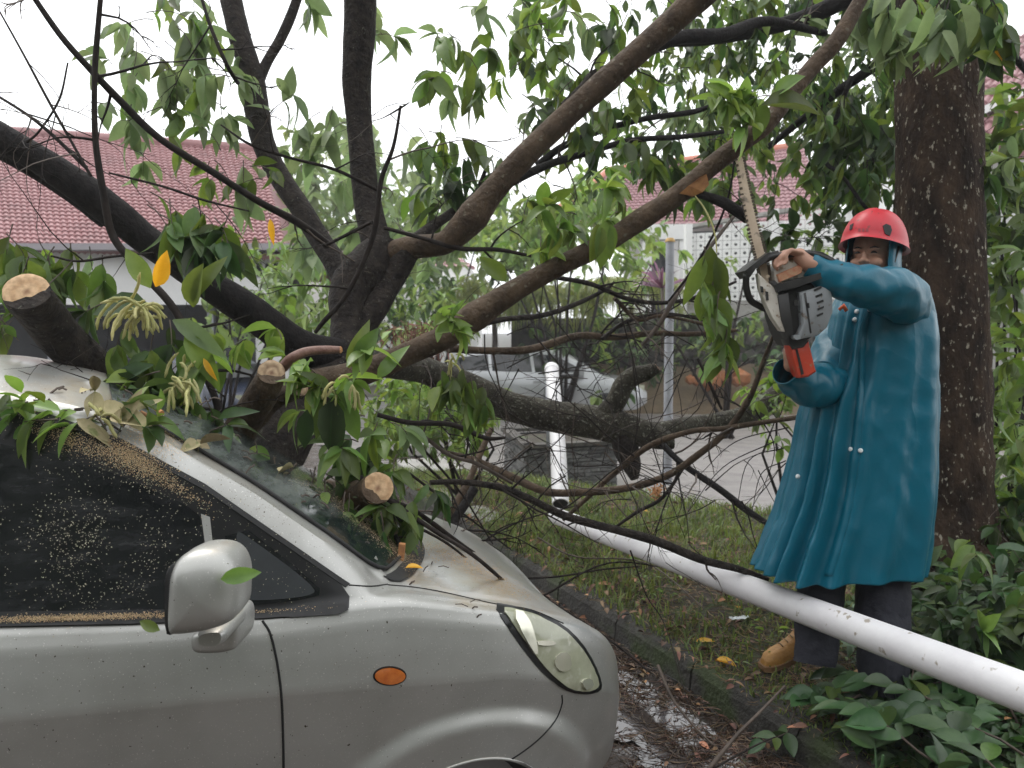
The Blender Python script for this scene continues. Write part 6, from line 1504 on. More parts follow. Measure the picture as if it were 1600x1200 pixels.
# trousers and boots
def leg(name, pts, rad, seed):
    c = catmull([(*p, r) for p, r in zip(pts, rad)], 8); P3 = [Vector(a[:3]) for a in c]; v, f = tube(P3, [a[3] for a in c], 32, False)
    for i in range(len(v)):
        cen = P3[i // 32]; v[i] = cen + (v[i] - cen) * (1 + .10 * noise.noise(v[i] * 14 + Vector((seed, 0, 0))) + .05 * noise.noise(v[i] * 30))
    return obj(name, v, f, M['trouser'], man, True)
leg('trouser_leg', [W(1378, 780, 3.12), W(1381, 860, 3.08), W(1379, 960, 3.02), W(1380, 1020, 2.98), W(1382, 1085, 2.95)], [.10, .098, .098, .092, .085], 2)
leg('trouser_leg', [W(1305, 780, 3.14), W(1286, 890, 3.12), W(1280, 960, 3.04), W(1276, 1002, 3.02), W(1274, 1038, 3.0)], [.11, .092, .083, .080, .076], 5)
def boot(toe, heel, ankle):
    """lofted boot: last-shaped cross sections from heel to toe, with a sole"""
    ax = (toe - heel); L_ = ax.length; ax.normalize(); sd_ = ax.cross(Vector((0, 0, 1))).normalized()
    br = empty('boot', (0, 0, 0), None, None); br.parent = man; br.location = world_of(man).inverted() @ heel
    prof = [(0, .030, .075), (.08, .038, .10), (.2, .040, .115), (.35, .040, .105), (.5, .043, .078), (.65, .048, .062), (.8, .048, .056), (.92, .040, .048), (1, .020, .03)]
    vs, n = [], 14
    for (t, w_, h_) in prof:
        for i in range(n):
            a = math.pi * i / (n - 1); vs.append(heel + ax * (t * L_) + sd_ * (w_ * math.copysign(abs(math.cos(a)) ** .7, math.cos(a))) + Vector((0, 0, .016 + h_ * max(0, math.sin(a)) ** .8)))
    fs = [(k * n + i, k * n + i + 1, (k + 1) * n + i + 1, (k + 1) * n + i) for k in range(len(prof) - 1) for i in range(n - 1)] + [tuple(range(n)), tuple((len(prof) - 1) * n + i for i in range(n - 1, -1, -1))]
    obj('upper', vs, fs, M['boot'], br, True, 60)
    vs = []; m = len(prof)
    for z in (0, .022):
        for (t, w_, h_) in prof:
            for s2 in (-1, 1): vs.append(heel + ax * (t * L_ * 1.03) + sd_ * (s2 * (w_ + .006)) + Vector((0, 0, z)))
    fs = [(2 * k, 2 * k + 1, 2 * k + 3, 2 * k + 2) for k in range(m - 1)] + [(2 * m + 2 * k, 2 * m + 2 * k + 2, 2 * m + 2 * k + 3, 2 * m + 2 * k + 1) for k in range(m - 1)] + [(2 * k + s2, 2 * k + 2 + s2, 2 * m + 2 * k + 2 + s2, 2 * m + 2 * k + s2) for k in range(m - 1) for s2 in (0, 1)] + [(0, 1, 2 * m + 1, 2 * m), (2 * m - 2, 2 * m - 1, 4 * m - 1, 4 * m - 2)]
    obj('sole', vs, fs, M['sole'], br)
    v_, f_ = tube([heel + ax * L_ * .18 + Vector((0, 0, .09)), ankle], [.046, .056], 14); obj('shaft', v_, f_, M['boot'], br, True)
    lc = MB()
    for k in range(4):
        c = heel + ax * L_ * (.42 + .09 * k) + Vector((0, 0, .112 - .011 * k)); lc.tube([c - sd_ * .022, c + Vector((0, 0, .006)), c + sd_ * .022], .0028, 5)
    lc.build('laces', M['straw'], br, True)
def foot(u, v):
    z = .2
    for _ in range(12): p = ground_hit(u, v, z); z = gz(p.x, p.y) + .005
    p.z = z; return p
t_ = foot(1192, 1046); h_ = t_ + Vector((.25, .07, 0)); h_.z = gz(h_.x, h_.y) + .005
boot(t_, h_, h_ + Vector((-.03, 0, .14)))
t_ = foot(1325, 1085); h_ = t_ + Vector((.24, .06, 0)); h_.z = gz(h_.x, h_.y) + .005
boot(t_, h_, h_ + Vector((-.03, 0, .16)))

# ----------------------------------------------------------------- chainsaw
cs = empty('chainsaw', tuple(W(1230, 470, 2.84)), 'mud-stained chainsaw with grey flank and orange rear handle, bar pointing up', 'chainsaw')
def prism(name, poly, d, y0, y1, mt, parent, bev=.004, sh=(0, 0), tilt=0, sharp=40):
    """plate with the outline poly (pixels, at distance d), reaching from y0 to y1 in depth; back face may be shifted"""
    cx = sum(p[0] for p in poly) / len(poly); cy = sum(p[1] for p in poly) / len(poly); n = len(poly); vs = []
    def pt(u, v, y, s_, k):
        p = P(cx + (u - cx) * s_ + sh[0] * k, cy + (v - cy) * s_ + sh[1] * k, d); return p + Vector((0, y + tilt * (u - cx) / 100, 0))
    sc_ = 1 - bev / .05
    for (y, s_, k) in ((y0, sc_, 0), (y0 + bev, 1, 0), (y1 - bev, 1, 1), (y1, sc_, 1)):
        for (u, v) in poly: vs.append(pt(u, v, y, s_, k))
    fs = [tuple(range(n))] + [(l * n + (i + 1) % n, l * n + i, (l + 1) * n + i, (l + 1) * n + (i + 1) % n) for l in range(3) for i in range(n)] + [tuple(3 * n + i for i in range(n - 1, -1, -1))]
    return obj(name, vs, fs, mt, parent, True, sharp)
SD = 2.82
# guide bar: long flat plate seen nearly broadside
barp = [(1150, 250), (1155, 244), (1161, 248), (1172, 300), (1186, 360), (1198, 412), (1202, 446), (1190, 452), (1182, 410), (1168, 352), (1156, 298)]
prism('guide_bar', barp, SD, -.003, .004, M['saw_bar'], cs, .001)
cb = MB()
for side_ in ([(1150, 250), (1168, 352), (1182, 410), (1190, 450)], [(1162, 247), (1173, 300), (1187, 360), (1200, 412), (1204, 446)]):
    c = catmull(side_, 12)
    for i, a in enumerate(c):
        p = P(a[0], a[1], SD); cb.box(p, (.010, .007, .009 if i % 2 else .006), Matrix.Rotation(-.25, 3, 'Y'))
cc = cb.build('saw_chain', M['chain'], cs)
# clutch cover (pale), body, grey starter flank, handles
prism('clutch_cover', [(1177, 428), (1190, 440), (1204, 452), (1214, 470), (1217, 497), (1224, 520), (1212, 517), (1199, 497), (1188, 474), (1180, 450)], SD, -.055, .012, M['saw_white'], cs, .004, (4, 0))
for (u, v, h_) in ((1190, 452, 10), (1198, 462, 14)): prism('cover_slot', [(u - 2, v - h_ / 2), (u + 2, v - h_ / 2 + 1), (u + 3, v + h_ / 2), (u - 1, v + h_ / 2)], SD - .057, -.002, .003, M['saw_black'], cs, .0005)
prism('engine_block', [(1200, 440), (1222, 436), (1262, 428), (1286, 436), (1288, 470), (1276, 518), (1250, 536), (1232, 540), (1222, 522), (1214, 500)], SD, -.03, .13, M['saw_black'], cs, .006)
prism('clutch_frame', [(1206, 462), (1222, 458), (1228, 500), (1230, 522), (1222, 528), (1212, 500)], SD, -.062, .0, M['saw_black'], cs, .003)
g_ = prism('starter_cover', [(1240, 458), (1262, 452), (1284, 444), (1290, 462), (1291, 488), (1282, 512), (1268, 524), (1240, 530), (1238, 522), (1244, 508)], SD, -.062, .03, M['saw_grey'], cs, .007)
for pl_ in ([(1240, 470), (1247, 468), (1248, 476), (1241, 478)], [(1259, 474), (1264, 473), (1265, 481), (1260, 482)], [(1247, 486), (1251, 485), (1251, 489), (1247, 490)], [(1256, 458), (1259, 457), (1268, 520), (1266, 521)], [(1272, 452), (1283, 447), (1284, 450), (1273, 455)], [(1274, 462), (1284, 458), (1285, 461), (1275, 465)], [(1276, 472), (1286, 468), (1287, 471), (1277, 475)], [(1277, 482), (1287, 478), (1287, 481), (1278, 485)], [(1276, 492), (1286, 488), (1286, 491), (1277, 495)]):
    prism('vent_slot', pl_, SD - .063, -.0015, .004, M['saw_black'], g_, .0004)
prism('fuel_cap', [(1244 + 6 * math.cos(a), 527 + 4 * math.sin(a)) for a in [k * .7854 for k in range(8)]], SD - .055, -.012, .02, M['saw_grey'], cs, .002)
prism('top_cover', [(1206, 424), (1216, 410), (1240, 404), (1256, 406), (1268, 424), (1262, 432), (1226, 440), (1208, 446)], SD, -.03, .10, M['saw_white'], cs, .006)
prism('air_filter_cover', [(1208, 430), (1240, 416), (1248, 418), (1246, 428), (1212, 442)], SD, -.044, -.02, mat('dusty_orange_plastic', (.50, .16, .08), (.55, .36, .22), 40, rough=.7), cs, .003)
prism('brake_strap', [(1200, 446), (1230, 440), (1276, 426), (1304, 414), (1306, 420), (1280, 434), (1236, 450), (1204, 458)], SD, -.072, -.03, M['saw_black'], cs, .003)
# front handle: a bent tube going round the body, and the hand guard in front of the hand
hp = [P(1166, 428, 2.80), P(1180, 414, 2.79), P(1204, 402, 2.78), P(1230, 398, 2.78), P(1262, 396, 2.78), P(1290, 404, 2.78), P(1302, 416, 2.78), P(1296, 440, 2.80), P(1290, 468, 2.86)]
v_, f_ = tube([Vector(a) for a in catmull(hp, 6)], .012, 12); obj('front_handle', v_, f_, M['saw_black'], cs, True)
hp = [P(1166, 428, 2.80), P(1166, 448, 2.82), P(1172, 468, 2.84), P(1186, 478, 2.86), P(1200, 484, 2.87)]
v_, f_ = tube([Vector(a) for a in catmull(hp, 6)], .012, 12); obj('handle_bar_lower', v_, f_, M['saw_black'], cs, True)
prism('hand_guard', [(1160, 424), (1172, 414), (1196, 396), (1212, 392), (1214, 398), (1198, 406), (1176, 422), (1168, 434)], 2.80, -.03, .10, M['saw_black'], cs, .003)
prism('guard_arm', [(1262, 392), (1282, 394), (1300, 404), (1310, 416), (1300, 424), (1286, 412), (1266, 402)], 2.79, -.02, .05, M['saw_black'], cs, .004)
prism('rear_handle', [(1228, 540), (1258, 530), (1262, 548), (1268, 572), (1270, 580), (1258, 588), (1244, 590), (1240, 584), (1232, 556)], 2.83, -.035, .03, M['saw_orange'], cs, .006)
prism('handle_groove', [(1243, 546), (1246, 545), (1256, 584), (1252, 586)], 2.83 - .036, -.002, .003, M['saw_black'], cs, .0006)
prism('handle_neck', [(1222, 518), (1246, 528), (1258, 532), (1250, 542), (1232, 546), (1226, 534)], 2.83, -.04, .04, M['saw_black'], cs, .005)
for (u, v) in ((1222, 444), (1200, 432)):
    v_, f_ = tube([P(u, v, SD - .06), P(u, v, SD - .07)], [.006, .005], 8); obj('bolt', v_, f_, M['saw_bar'], cs, True, 40)
# ================================================================= standing tree at the right
def ptree(name, px, mt, label, n=28, bark=.05, root=True):
    t = empty(name, tuple(P(*[px[-1][k] for k in (0, 1, 3)])), label, 'tree')
    c = catmull(px, 9); pts = [P(a[0], a[1], a[3]) for a in c]; rad = [a[2] / 2 / FPX * a[3] for a in c]
    v, f = tube(pts, rad, n, True, bark, 5); obj('trunk', v, f, mt, t, True); return t, pts, rad
st, stp, srad = ptree('standing_tree', [(1460, -900, 80, 3.9), (1466, -420, 112, 3.95), (1468, -100, 124, 4.0), (1468, 60, 128, 4.0), (1466, 200, 124, 4.0), (1470, 400, 125, 4.0), (1478, 560, 124, 4.0), (1483, 700, 120, 4.0), (1486, 790, 124, 4.0), (1490, 850, 160, 4.0), (1492, 905, 210, 4.0)], M['bark_trunk'], 'thick upright tree behind the worker, brown bark dotted with pale lichen', 40, .05)
SL = Leaves(); stw = MB()
def SS(key, u, v, d, dirv, n=8, L=.14, tl=.2, droop=.6): spray(SL, key, P(u, v, d), dirv, n, L, tl, droop, stw, tr=.003)
# its boughs reaching left over the street
for px in ([(1440, -60, 50, 4.0), (1360, -20, 34, 4.2), (1250, 30, 24, 4.4), (1130, 60, 16, 4.6), (1040, 70, 8, 4.8)], [(1450, 0, 40, 4.0), (1380, 90, 20, 4.4), (1300, 150, 14, 4.7), (1200, 230, 9, 5.0)], [(1440, -200, 60, 4.0), (1300, -160, 40, 4.0), (1150, -120, 26, 4.0), (1000, -80, 14, 4.1)], [(1490, -20, 30, 4.0), (1560, 60, 16, 4.2), (1620, 130, 8, 4.4)], [(1330, 300, 5, 4.6), (1310, 270, 6, 4.5), (1290, 240, 7, 4.5), (1330, 120, 9, 4.5)], [(1370, 345, 4, 4.3), (1345, 315, 6, 4.3), (1320, 280, 5, 4.4), (1300, 262, 4, 4.4)]):
    c = catmull(px, 6); v, f = tube([P(a[0], a[1], a[3]) for a in c], [a[2] / 2 / FPX * a[3] for a in c], 10, True, .06, 3); obj('limb', v, f, M['bark_dark'], st, True)
def dens(u, v):
    """how full the crown is at a place in the photograph"""
    if v > 290: return 0
    d = sst(880, 1120, u) * (1 - sst(255 + (u - 1000) * .16, 330 + (u - 1000) * .06, v))
    hole = 0
    for (a, b, r_) in ((1215, 215, 44), (1160, 90, 26), (1255, 250, 36), (1000, 300, 70), (1080, 340, 60), (1180, 300, 30), (1120, 120, 20), (1385, 50, 20)):
        hole = max(hole, math.exp(-((u - a) ** 2 + (v - b) ** 2) / r_ ** 2))
    return d * (1 - .93 * hole)
cnt = 0
while cnt < 450:
    u, v = R(860, 1410), R(-70, 335)
    if random.random() > dens(u, v): continue
    d = R(4.3, 6.6); cnt += 1
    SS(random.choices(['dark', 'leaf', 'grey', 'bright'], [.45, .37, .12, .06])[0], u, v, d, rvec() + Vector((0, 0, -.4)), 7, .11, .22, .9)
for _ in range(120):  # unseen crown above and around, so that the tree is whole
    u, v = R(600, 1900), R(-900, -60); SS('dark', u, v, R(3.6, 6.5), rvec(), 8, .16, .25, .7)
for _ in range(34):   # hanging in front of the trunk's top
    SS(random.choice(['grey', 'leaf', 'dark']), R(1340, 1545), R(-40, 12), R(2.9, 3.6), Vector((R(-.6, .6), R(-.5, .2), -1)), 8, .15, .14, 1.2)
for (u, v, dx, dz, L_, k) in ((1530, 20, .45, -1, .17, 'dark'), (1500, 5, .25, -1, .16, 'grey'), (1455, 10, -.2, -1, .15, 'grey'), (1480, 15, .1, -1, .14, 'dark'), (1520, 85, .9, -.1, .13, 'leaf'), (1425, 0, -.6, -1, .13, 'grey')):
    SL.add(k, P(u, v, 2.9), (dx, -.1, dz), (.15, -1, .2), L_)
SL.add('yellow', P(1552, 80, 2.95), (.3, -.1, -.35), (0, -.9, .4), .05)
for _ in range(40): SS(random.choice(['dark', 'leaf']), R(1250, 1400), R(150, 270), R(4.3, 5.2), Vector((R(-1, 1), -.2, -.8)), 8, .14, .16, 1)
for _ in range(7): SS(random.choice(['dark', 'leaf']), R(1240, 1310), R(345, 385), R(4.6, 5.0), Vector((R(-1, .4), 0, .2)), 7, .15, .2, .5)
stw.build('leaf_stalks', M['twig_dark'], st)['kind'] = 'stuff'
SL.build(st, 290)
# ================================================================= shrubs and far trees
def bush(name, label, cat, base, clumps, key, n, L_, d, kind_stem=True, singles=60, sp=.18, stem_mat=None, group=None):
    """clumps: (u, v, su, sv) where leaves stand; stems run from the base to them"""
    root = empty(name, tuple(base), label, cat, group); LV = Leaves(); mb = MB(); B = Vector(base); st_ = []
    for (u, v, su, sv, wt) in clumps:
        c = P(u, v, d); v_, f_ = tube([B + Vector((R(-.1, .1), 0, 0)), B.lerp(c, .5) + Vector((R(-.2, .2), R(-.2, .2), .1)), c], [.022 * d / 8, .014 * d / 8, .006 * d / 8], 6); obj('stem', v_, f_, stem_mat or M['twig_dark'], root, True)
        for _ in range(int(n * wt)):
            dd = d + random.gauss(0, .09 * d)
            spray(LV, random.choice(key), P(random.gauss(u, su), random.gauss(v, sv), dd), rvec() + Vector((0, 0, .2)), 7, L_, L_ * 1.2, .5, mb if random.random() < .3 else None, tr=.003 * d / 8)
    if mb.v: mb.build('twigs', stem_mat or M['twig_dark'], root)['kind'] = 'stuff'
    LV.build(root, singles, 9); return root
gp0 = lambda u, v: ground_hit(u, v)
# shrubs right of the trunk
bush('shrub', 'leafy green shrub right of the thick trunk at the picture edge', 'shrub', (3.3, 5.2, .1), [(1575, 250, 30, 40, 1), (1570, 340, 28, 40, 1.2), (1590, 180, 20, 20, .5), (1580, 430, 30, 30, 1), (1560, 300, 14, 40, .6)], ['leaf', 'leaf', 'grey', 'dark'], 30, .14, 4.9, singles=120)
bush('shrub', 'low bright shrub at the right edge behind the trunk foot', 'shrub', (3.2, 5.0, .1), [(1590, 560, 20, 30, 1), (1600, 620, 20, 40, 1.2), (1592, 700, 20, 40, 1), (1600, 760, 20, 40, 1)], ['leaf', 'bright', 'grey', 'leaf'], 26, .13, 5.0, singles=120)
# middle distance
bush('shrub', 'pale green bushes in the gap left of the main fork', 'shrub', (-3.4, 9.2, 0), [(410, 440, 30, 25, 1), (460, 420, 30, 30, 1), (380, 500, 28, 22, .8), (450, 490, 30, 25, 1), (500, 470, 20, 30, .8), (350, 400, 18, 20, .5), (340, 510, 20, 16, .4)], ['far', 'grey', 'leaf'], 30, .17, 9.0, singles=60)
bush('far_tree', 'hazy grey-green tree behind the main fork, in the distance', 'tree', (-2.0, 21, -.3), [(520, 300, 40, 40, 1), (600, 330, 50, 40, 1.4), (650, 300, 30, 30, .8), (540, 240, 26, 30, .6), (480, 350, 34, 30, 1), (680, 370, 30, 20, .7), (600, 390, 50, 20, 1), (750, 360, 30, 16, .6)], ['grey', 'far', 'grey'], 42, .42, 20, singles=0)
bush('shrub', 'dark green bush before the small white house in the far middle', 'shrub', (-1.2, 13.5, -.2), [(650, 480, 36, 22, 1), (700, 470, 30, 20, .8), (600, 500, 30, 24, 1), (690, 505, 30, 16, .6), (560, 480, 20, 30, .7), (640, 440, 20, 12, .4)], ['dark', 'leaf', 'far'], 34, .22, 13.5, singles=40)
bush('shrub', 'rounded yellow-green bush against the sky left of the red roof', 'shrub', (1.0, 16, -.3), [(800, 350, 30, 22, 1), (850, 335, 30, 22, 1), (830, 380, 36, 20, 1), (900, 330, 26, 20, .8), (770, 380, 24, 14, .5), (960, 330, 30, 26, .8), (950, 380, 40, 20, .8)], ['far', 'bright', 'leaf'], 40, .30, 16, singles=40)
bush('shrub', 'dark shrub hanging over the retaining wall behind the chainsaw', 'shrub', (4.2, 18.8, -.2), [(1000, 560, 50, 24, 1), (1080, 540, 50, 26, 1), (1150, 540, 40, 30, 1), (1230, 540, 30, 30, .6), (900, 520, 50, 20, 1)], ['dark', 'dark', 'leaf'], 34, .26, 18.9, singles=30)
bush('shrub', 'pale leafy shoots behind the street post', 'shrub', (3.3, 12, -.1), [(1100, 420, 20, 26, .5), (1180, 360, 20, 16, .4), (1290, 400, 20, 20, .5), (960, 420, 26, 20, .8)], ['far', 'leaf'], 11, .2, 12, singles=30)
bush('weeds', 'bright leafy weeds under the lichened log, left of the planter', 'weeds', (-.4, 6.6, .1), [(640, 610, 22, 14, 1), (690, 630, 26, 16, 1), (740, 640, 22, 14, 1), (660, 660, 30, 16, 1), (720, 670, 24, 14, .8), (620, 650, 20, 20, .8)], ['bright', 'leaf', 'leaf', 'far'], 34, .10, 5.9, singles=120)
bush('weeds', 'small leafy weeds at the street edge beside the fallen lichened limb', 'weeds', (2.2, 6.3, .1), [(1190, 625, 14, 12, 1), (1210, 660, 12, 10, .6), (1215, 610, 10, 10, .5)], ['leaf', 'bright'], 12, .10, 5.6, singles=80)
# feathery palms, yellow green
def palm(name, label, u0, v0, d, fr, Lf, base):
    root = empty(name, base, label, 'palm'); LV = Leaves(); mb = MB(); B = Vector(base); c0 = P(u0, v0, d)
    v_, f_ = tube([B, B.lerp(c0, .6) + Vector((.05, 0, 0)), c0], [.09, .07, .05], 10); obj('trunk', v_, f_, M['twig'], root, True)
    for k in range(fr):
        a = 2 * math.pi * k / fr + R(-.2, .2); q = Vector((math.cos(a), math.sin(a), R(.5, 1.5))).normalized(); p = c0.copy(); pts = [p.copy()]; m = 14
        for i in range(m):
            q = (q + Vector((0, 0, -.14))).normalized(); p = p + q * Lf / m; pts.append(p.copy())
            sd_ = q.cross(Vector((0, 0, 1)))
            if sd_.length < .1: sd_ = Vector((1, 0, 0))
            sd_.normalize()
            for s_ in (-1, 1):
                for h_ in (0, .5):
                    if i > 1: LV.add('palm', p - q * h_ * Lf / m, sd_ * s_ + q * .6 + Vector((0, 0, -.25)), Vector((0, 0, 1)), Lf * .28 * math.sin(math.pi * min(1, .15 + i / m * .85)) + .04, random.randrange(4))
        mb.tube(pts, [.012 - .0008 * i for i in range(m + 1)], 4)
    mb.build('frond_stalks', M['leaf_palm'], root)['kind'] = 'stuff'; LV.build(root, 120, 10, 'leaflet', 'fronds')
palm('palm', 'yellow-green feathery palm in the middle distance, left of the street post', 860, 470, 18.6, 18, 2.0, (.95, 18.6, -.3))
palm('palm', 'smaller yellow palm beside the white porch columns', 985, 455, 18.8, 13, 1.7, (2.8, 18.8, -.3))
palm('palm', 'pale palm clump just beyond the big diagonal branch', 770, 460, 19.0, 14, 1.7, (-.45, 19, -.3))
# purple cordyline near the post
cd = empty('cordyline', tuple(P(1035, 480, 9)), 'spiky purple-leaved plant by the street post', 'plant'); b = MB(); c0 = P(1035, 450, 9)
M['purple_leaf'] = mat('purple_leaf', (.12, .03, .07), (.2, .06, .12), 10, rough=.4, islands=.4)
for k in range(26):
    a = R(0, 6.28); e = R(.1, 1.3); q = Vector((math.cos(a) * math.cos(e), math.sin(a) * math.cos(e), math.sin(e))); s_ = q.orthogonal().normalized() * .02; L_ = R(.3, .5); p1 = c0 + q * L_ * .6; p2 = p1 + (q + Vector((0, 0, -.5))) * L_ * .4
    obj('leaf', [c0 - s_ * .5, c0 + s_ * .5, p1 + s_, p1 - s_, p2], [(0, 1, 2, 3), (3, 2, 4)], M['purple_leaf'], cd)
v_, f_ = tube([P(1035, 560, 9), c0], .02, 6); obj('stem', v_, f_, M['twig'], cd, True)
# bark heap / dry root clump hanging behind the tree
# ================================================================= cut leafy branches piled on the verge, bottom right
def pinnate(pos, ang_, L_, nl, ls, key, label, group='leafy cut branches piled on the verge', lift=.03, name='cut_branch', bend=None, up=0):
    root = empty(name, tuple(pos), label, 'cut branch', group); p = Vector(pos); a = ang_; bend = R(-.07, .07) if bend is None else bend
    pts = [p.copy()]; m = nl + 2
    for i in range(m):
        a += bend; p = p + Vector((math.cos(a), math.sin(a), 0)) * L_ / m; g = gz(p.x, p.y); p.z = g + lift + .03 * math.sin(i * .5) + up * i / m; pts.append(p.copy())
    v_, f_ = tube(pts, [.0045 * (1 - .7 * i / m) for i in range(m + 1)], 6); obj('stalk', v_, f_, M['twig'] if random.random() < .5 else M['leaf_pile'], root, True)
    for i in range(2, m + 1):
        q = (pts[i] - pts[i - 1]).normalized(); s_ = q.cross(Vector((0, 0, 1))).normalized()
        for sg in ((-1, 1) if i < m else (0,)):
            dr = q * R(.45, .8) + s_ * sg * R(.8, 1) + Vector((0, 0, R(-.12, .25))); Mx = leaf_M(pts[i], dr, Vector((R(-.35, .35), R(-.6, .05), 1)), ls * R(.75, 1.15) * (1 - .3 * abs(i / m - .5)))
            k_ = key if random.random() > .12 else 'leaf'
            place('leaf', LEAFV[k_][0][random.randrange(4)][0], Mx, root)
    return root
def gl(u, v, z=.26): p = ground_hit(u, v, z); return p
k = 0
L1S = ['at the bottom edge, second from the kerb end of the pile', 'at the bottom edge, in the middle of the pile', 'at the bottom edge, towards the right corner', 'in the bottom right corner itself', 'just above the kerb end of the pile, near the tan boot', 'in the middle of the pile, below the trouser legs', 'in the middle of the pile, directly under the white pole', 'at the right edge of the pile, below the white pole', 'half cut off by the bottom edge, left of the middle', 'half cut off by the bottom edge, right of the middle', 'touching the underside of the white pole near the right edge', 'at the right edge, highest in the pile under the pole', 'lying beside the hidden foot of the worker', 'between the two feet of the worker', 'under the pole, just right of the trouser legs', 'cut off by the right bottom corner']
for (u, v, a_, L_, nl, ls) in ((1380, 1180, 1.5, .5, 7, .11), (1460, 1190, 1.9, .55, 7, .115), (1540, 1190, 1.4, .5, 7, .115), (1600, 1180, 2.4, .6, 7, .115), (1330, 1130, .6, .5, 7, .105), (1420, 1120, 1.2, .55, 7, .11), (1500, 1130, 2.4, .5, 7, .115), (1590, 1130, 2.0, .6, 7, .115), (1360, 1220, .4, .6, 8, .11), (1480, 1230, .9, .6, 8, .12), (1560, 1090, 2.9, .5, 7, .11), (1620, 1060, 2.6, .5, 7, .11), (1420, 1070, .2, .4, 6, .10), (1345, 1085, 2.6, .35, 6, .095), (1500, 1080, .7, .4, 6, .10), (1600, 1240, 2.0, .6, 7, .12)):
    p = gl(u, v); k += 1; pinnate(p, a_ + R(-.3, .3), L_, nl, ls * 1.12, 'pile', 'green branch ' + L1S[k - 1], lift=.05 + R(0, .09))
L2 = 'leafy cut branch in the darker pile behind, at the right of the tree foot'
for _ in range(22):
    u, v = R(1450, 1640), R(900, 1060); p = gl(u, v); pinnate(p, R(0, 6.28), R(.35, .6), 6, R(.085, .11), random.choice(['pile', 'dark', 'dark', 'leaf']), L2, 'leafy cut branches heaped beside the tree foot', .04 + R(0, .16), up=R(0, .2))
# a filling of shaded small leaves under the piles
PL = Leaves()
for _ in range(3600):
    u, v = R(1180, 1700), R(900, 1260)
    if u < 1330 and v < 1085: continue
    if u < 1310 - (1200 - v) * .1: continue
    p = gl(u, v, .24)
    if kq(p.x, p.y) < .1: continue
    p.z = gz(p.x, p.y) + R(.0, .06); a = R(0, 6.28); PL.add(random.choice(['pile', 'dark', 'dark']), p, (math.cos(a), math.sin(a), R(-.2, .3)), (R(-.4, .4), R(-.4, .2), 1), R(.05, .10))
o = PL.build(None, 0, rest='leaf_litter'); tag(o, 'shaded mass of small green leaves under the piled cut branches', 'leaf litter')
PL = Leaves()
for _ in range(1500):
    u, v = R(1450, 1720), R(860, 1080); p = gl(u, v, .26); p.z = gz(p.x, p.y) + R(0, .30); PL.add(random.choice(['dark', 'pile', 'dark']), p, rvec(), (R(-.4, .4), R(-.4, .2), 1), R(.06, .12))
o = PL.build(None, 0, rest='brushwood_leaves'); tag(o, 'dark leafy brushwood heaped at the right of the tree foot', 'leaf litter')
mb = MB()
for _ in range(60):
    u, v = R(1440, 1700), R(800, 1040); p = gl(u, v, .26) + Vector((0, 0, R(.0, .3))); grow(p, Vector((R(-1, 1), R(-.5, .5), R(-.1, .5))), R(.2, .6), R(.002, .006), None, mb)
o = mb.build('brushwood', M['twig']); tag(o, 'tangle of thin bare sticks in the brushwood right of the tree foot', 'brushwood', None, 'stuff')
# leaf plants beyond, between trunk and right edge
for (u, v, d, k_) in ((1595, 810, 4.3, 0), (1590, 880, 4.0, 1)):
    bush('shrub', ['dark sprawling shrub at the right of the trunk foot', 'low dark foliage in front of the trunk foot at the right'][k_], 'shrub', tuple(gl(u, v + 60)), [(u, v, 34, 30, 1), (u + 30, v - 30, 26, 26, .8)], ['dark', 'pile', 'leaf'], 22, .12, d, singles=60)
# bright upright seedlings at the right edge
for (u, v, d, lab) in ((1590, 950, 2.8, 'bright green leafy shoot at the right edge above the white pole'), (1535, 985, 2.75, 'single veined leaf shoot poking up beyond the white pole')):
    rt = empty('seedling', tuple(gl(u, v + 60)), lab, 'seedling'); LV = Leaves(); 
    for kk in range(7): LV.add('bright' if kk % 2 else 'leaf', P(u, v, d), (R(-1, 1), R(-.6, 0), R(-.4, .8)), (0, -.7, .7), R(.06, .10))
    v_, f_ = tube([gl(u, v + 60), P(u, v, d)], .003, 5); obj('stem', v_, f_, M['leaf_pile'], rt, True); LV.build(rt, 20, 1)
# brown leaf litter on the verge and along the gutter
PL = Leaves()
for _ in range(1700):
    p = KA + kd * R(-1, 5) + kn * (-.1 + abs(random.gauss(0, .9)) * (1 if random.random() < .8 else -.4))
    if sq(p.x, p.y) < 0: continue
    p.z = gz(p.x, p.y) + (.02 if kq(p.x, p.y) < 0 else R(.02, .05)); a = R(0, 6.28); PL.add('dead' if random.random() < .85 else 'brown', p, (math.cos(a), math.sin(a), R(-.2, .2)), (R(-.5, .5), R(-.5, .5), 1), R(.02, .055))
o = PL.build(None, 0, rest='dead_leaves'); tag(o, 'small dead brown leaves scattered over verge and gutter', 'leaf litter')
PL = Leaves()
for _ in range(1500):   # broad-leafed weeds in the grass
    s_, q_ = R(.2, 5.5), abs(random.gauss(.3, .9)) + .15; p = KA + kd * s_ + kn * q_
    if sq(p.x, p.y) < .03 or noise.noise(Vector((p.x * 3, p.y * 3, 7))) < R(-.2, .3): continue
    p.z = gz(p.x, p.y) + R(.01, .05); a = R(0, 6.28); PL.add('leaf' if random.random() < .7 else 'bright', p, (math.cos(a), math.sin(a), R(.1, .9)), (R(-.5, .5), R(-.5, .5), 1), R(.02, .05))
o = PL.build(None, 0, rest='low_weeds'); tag(o, 'low broad-leafed weeds mixed into the verge grass', 'weeds')
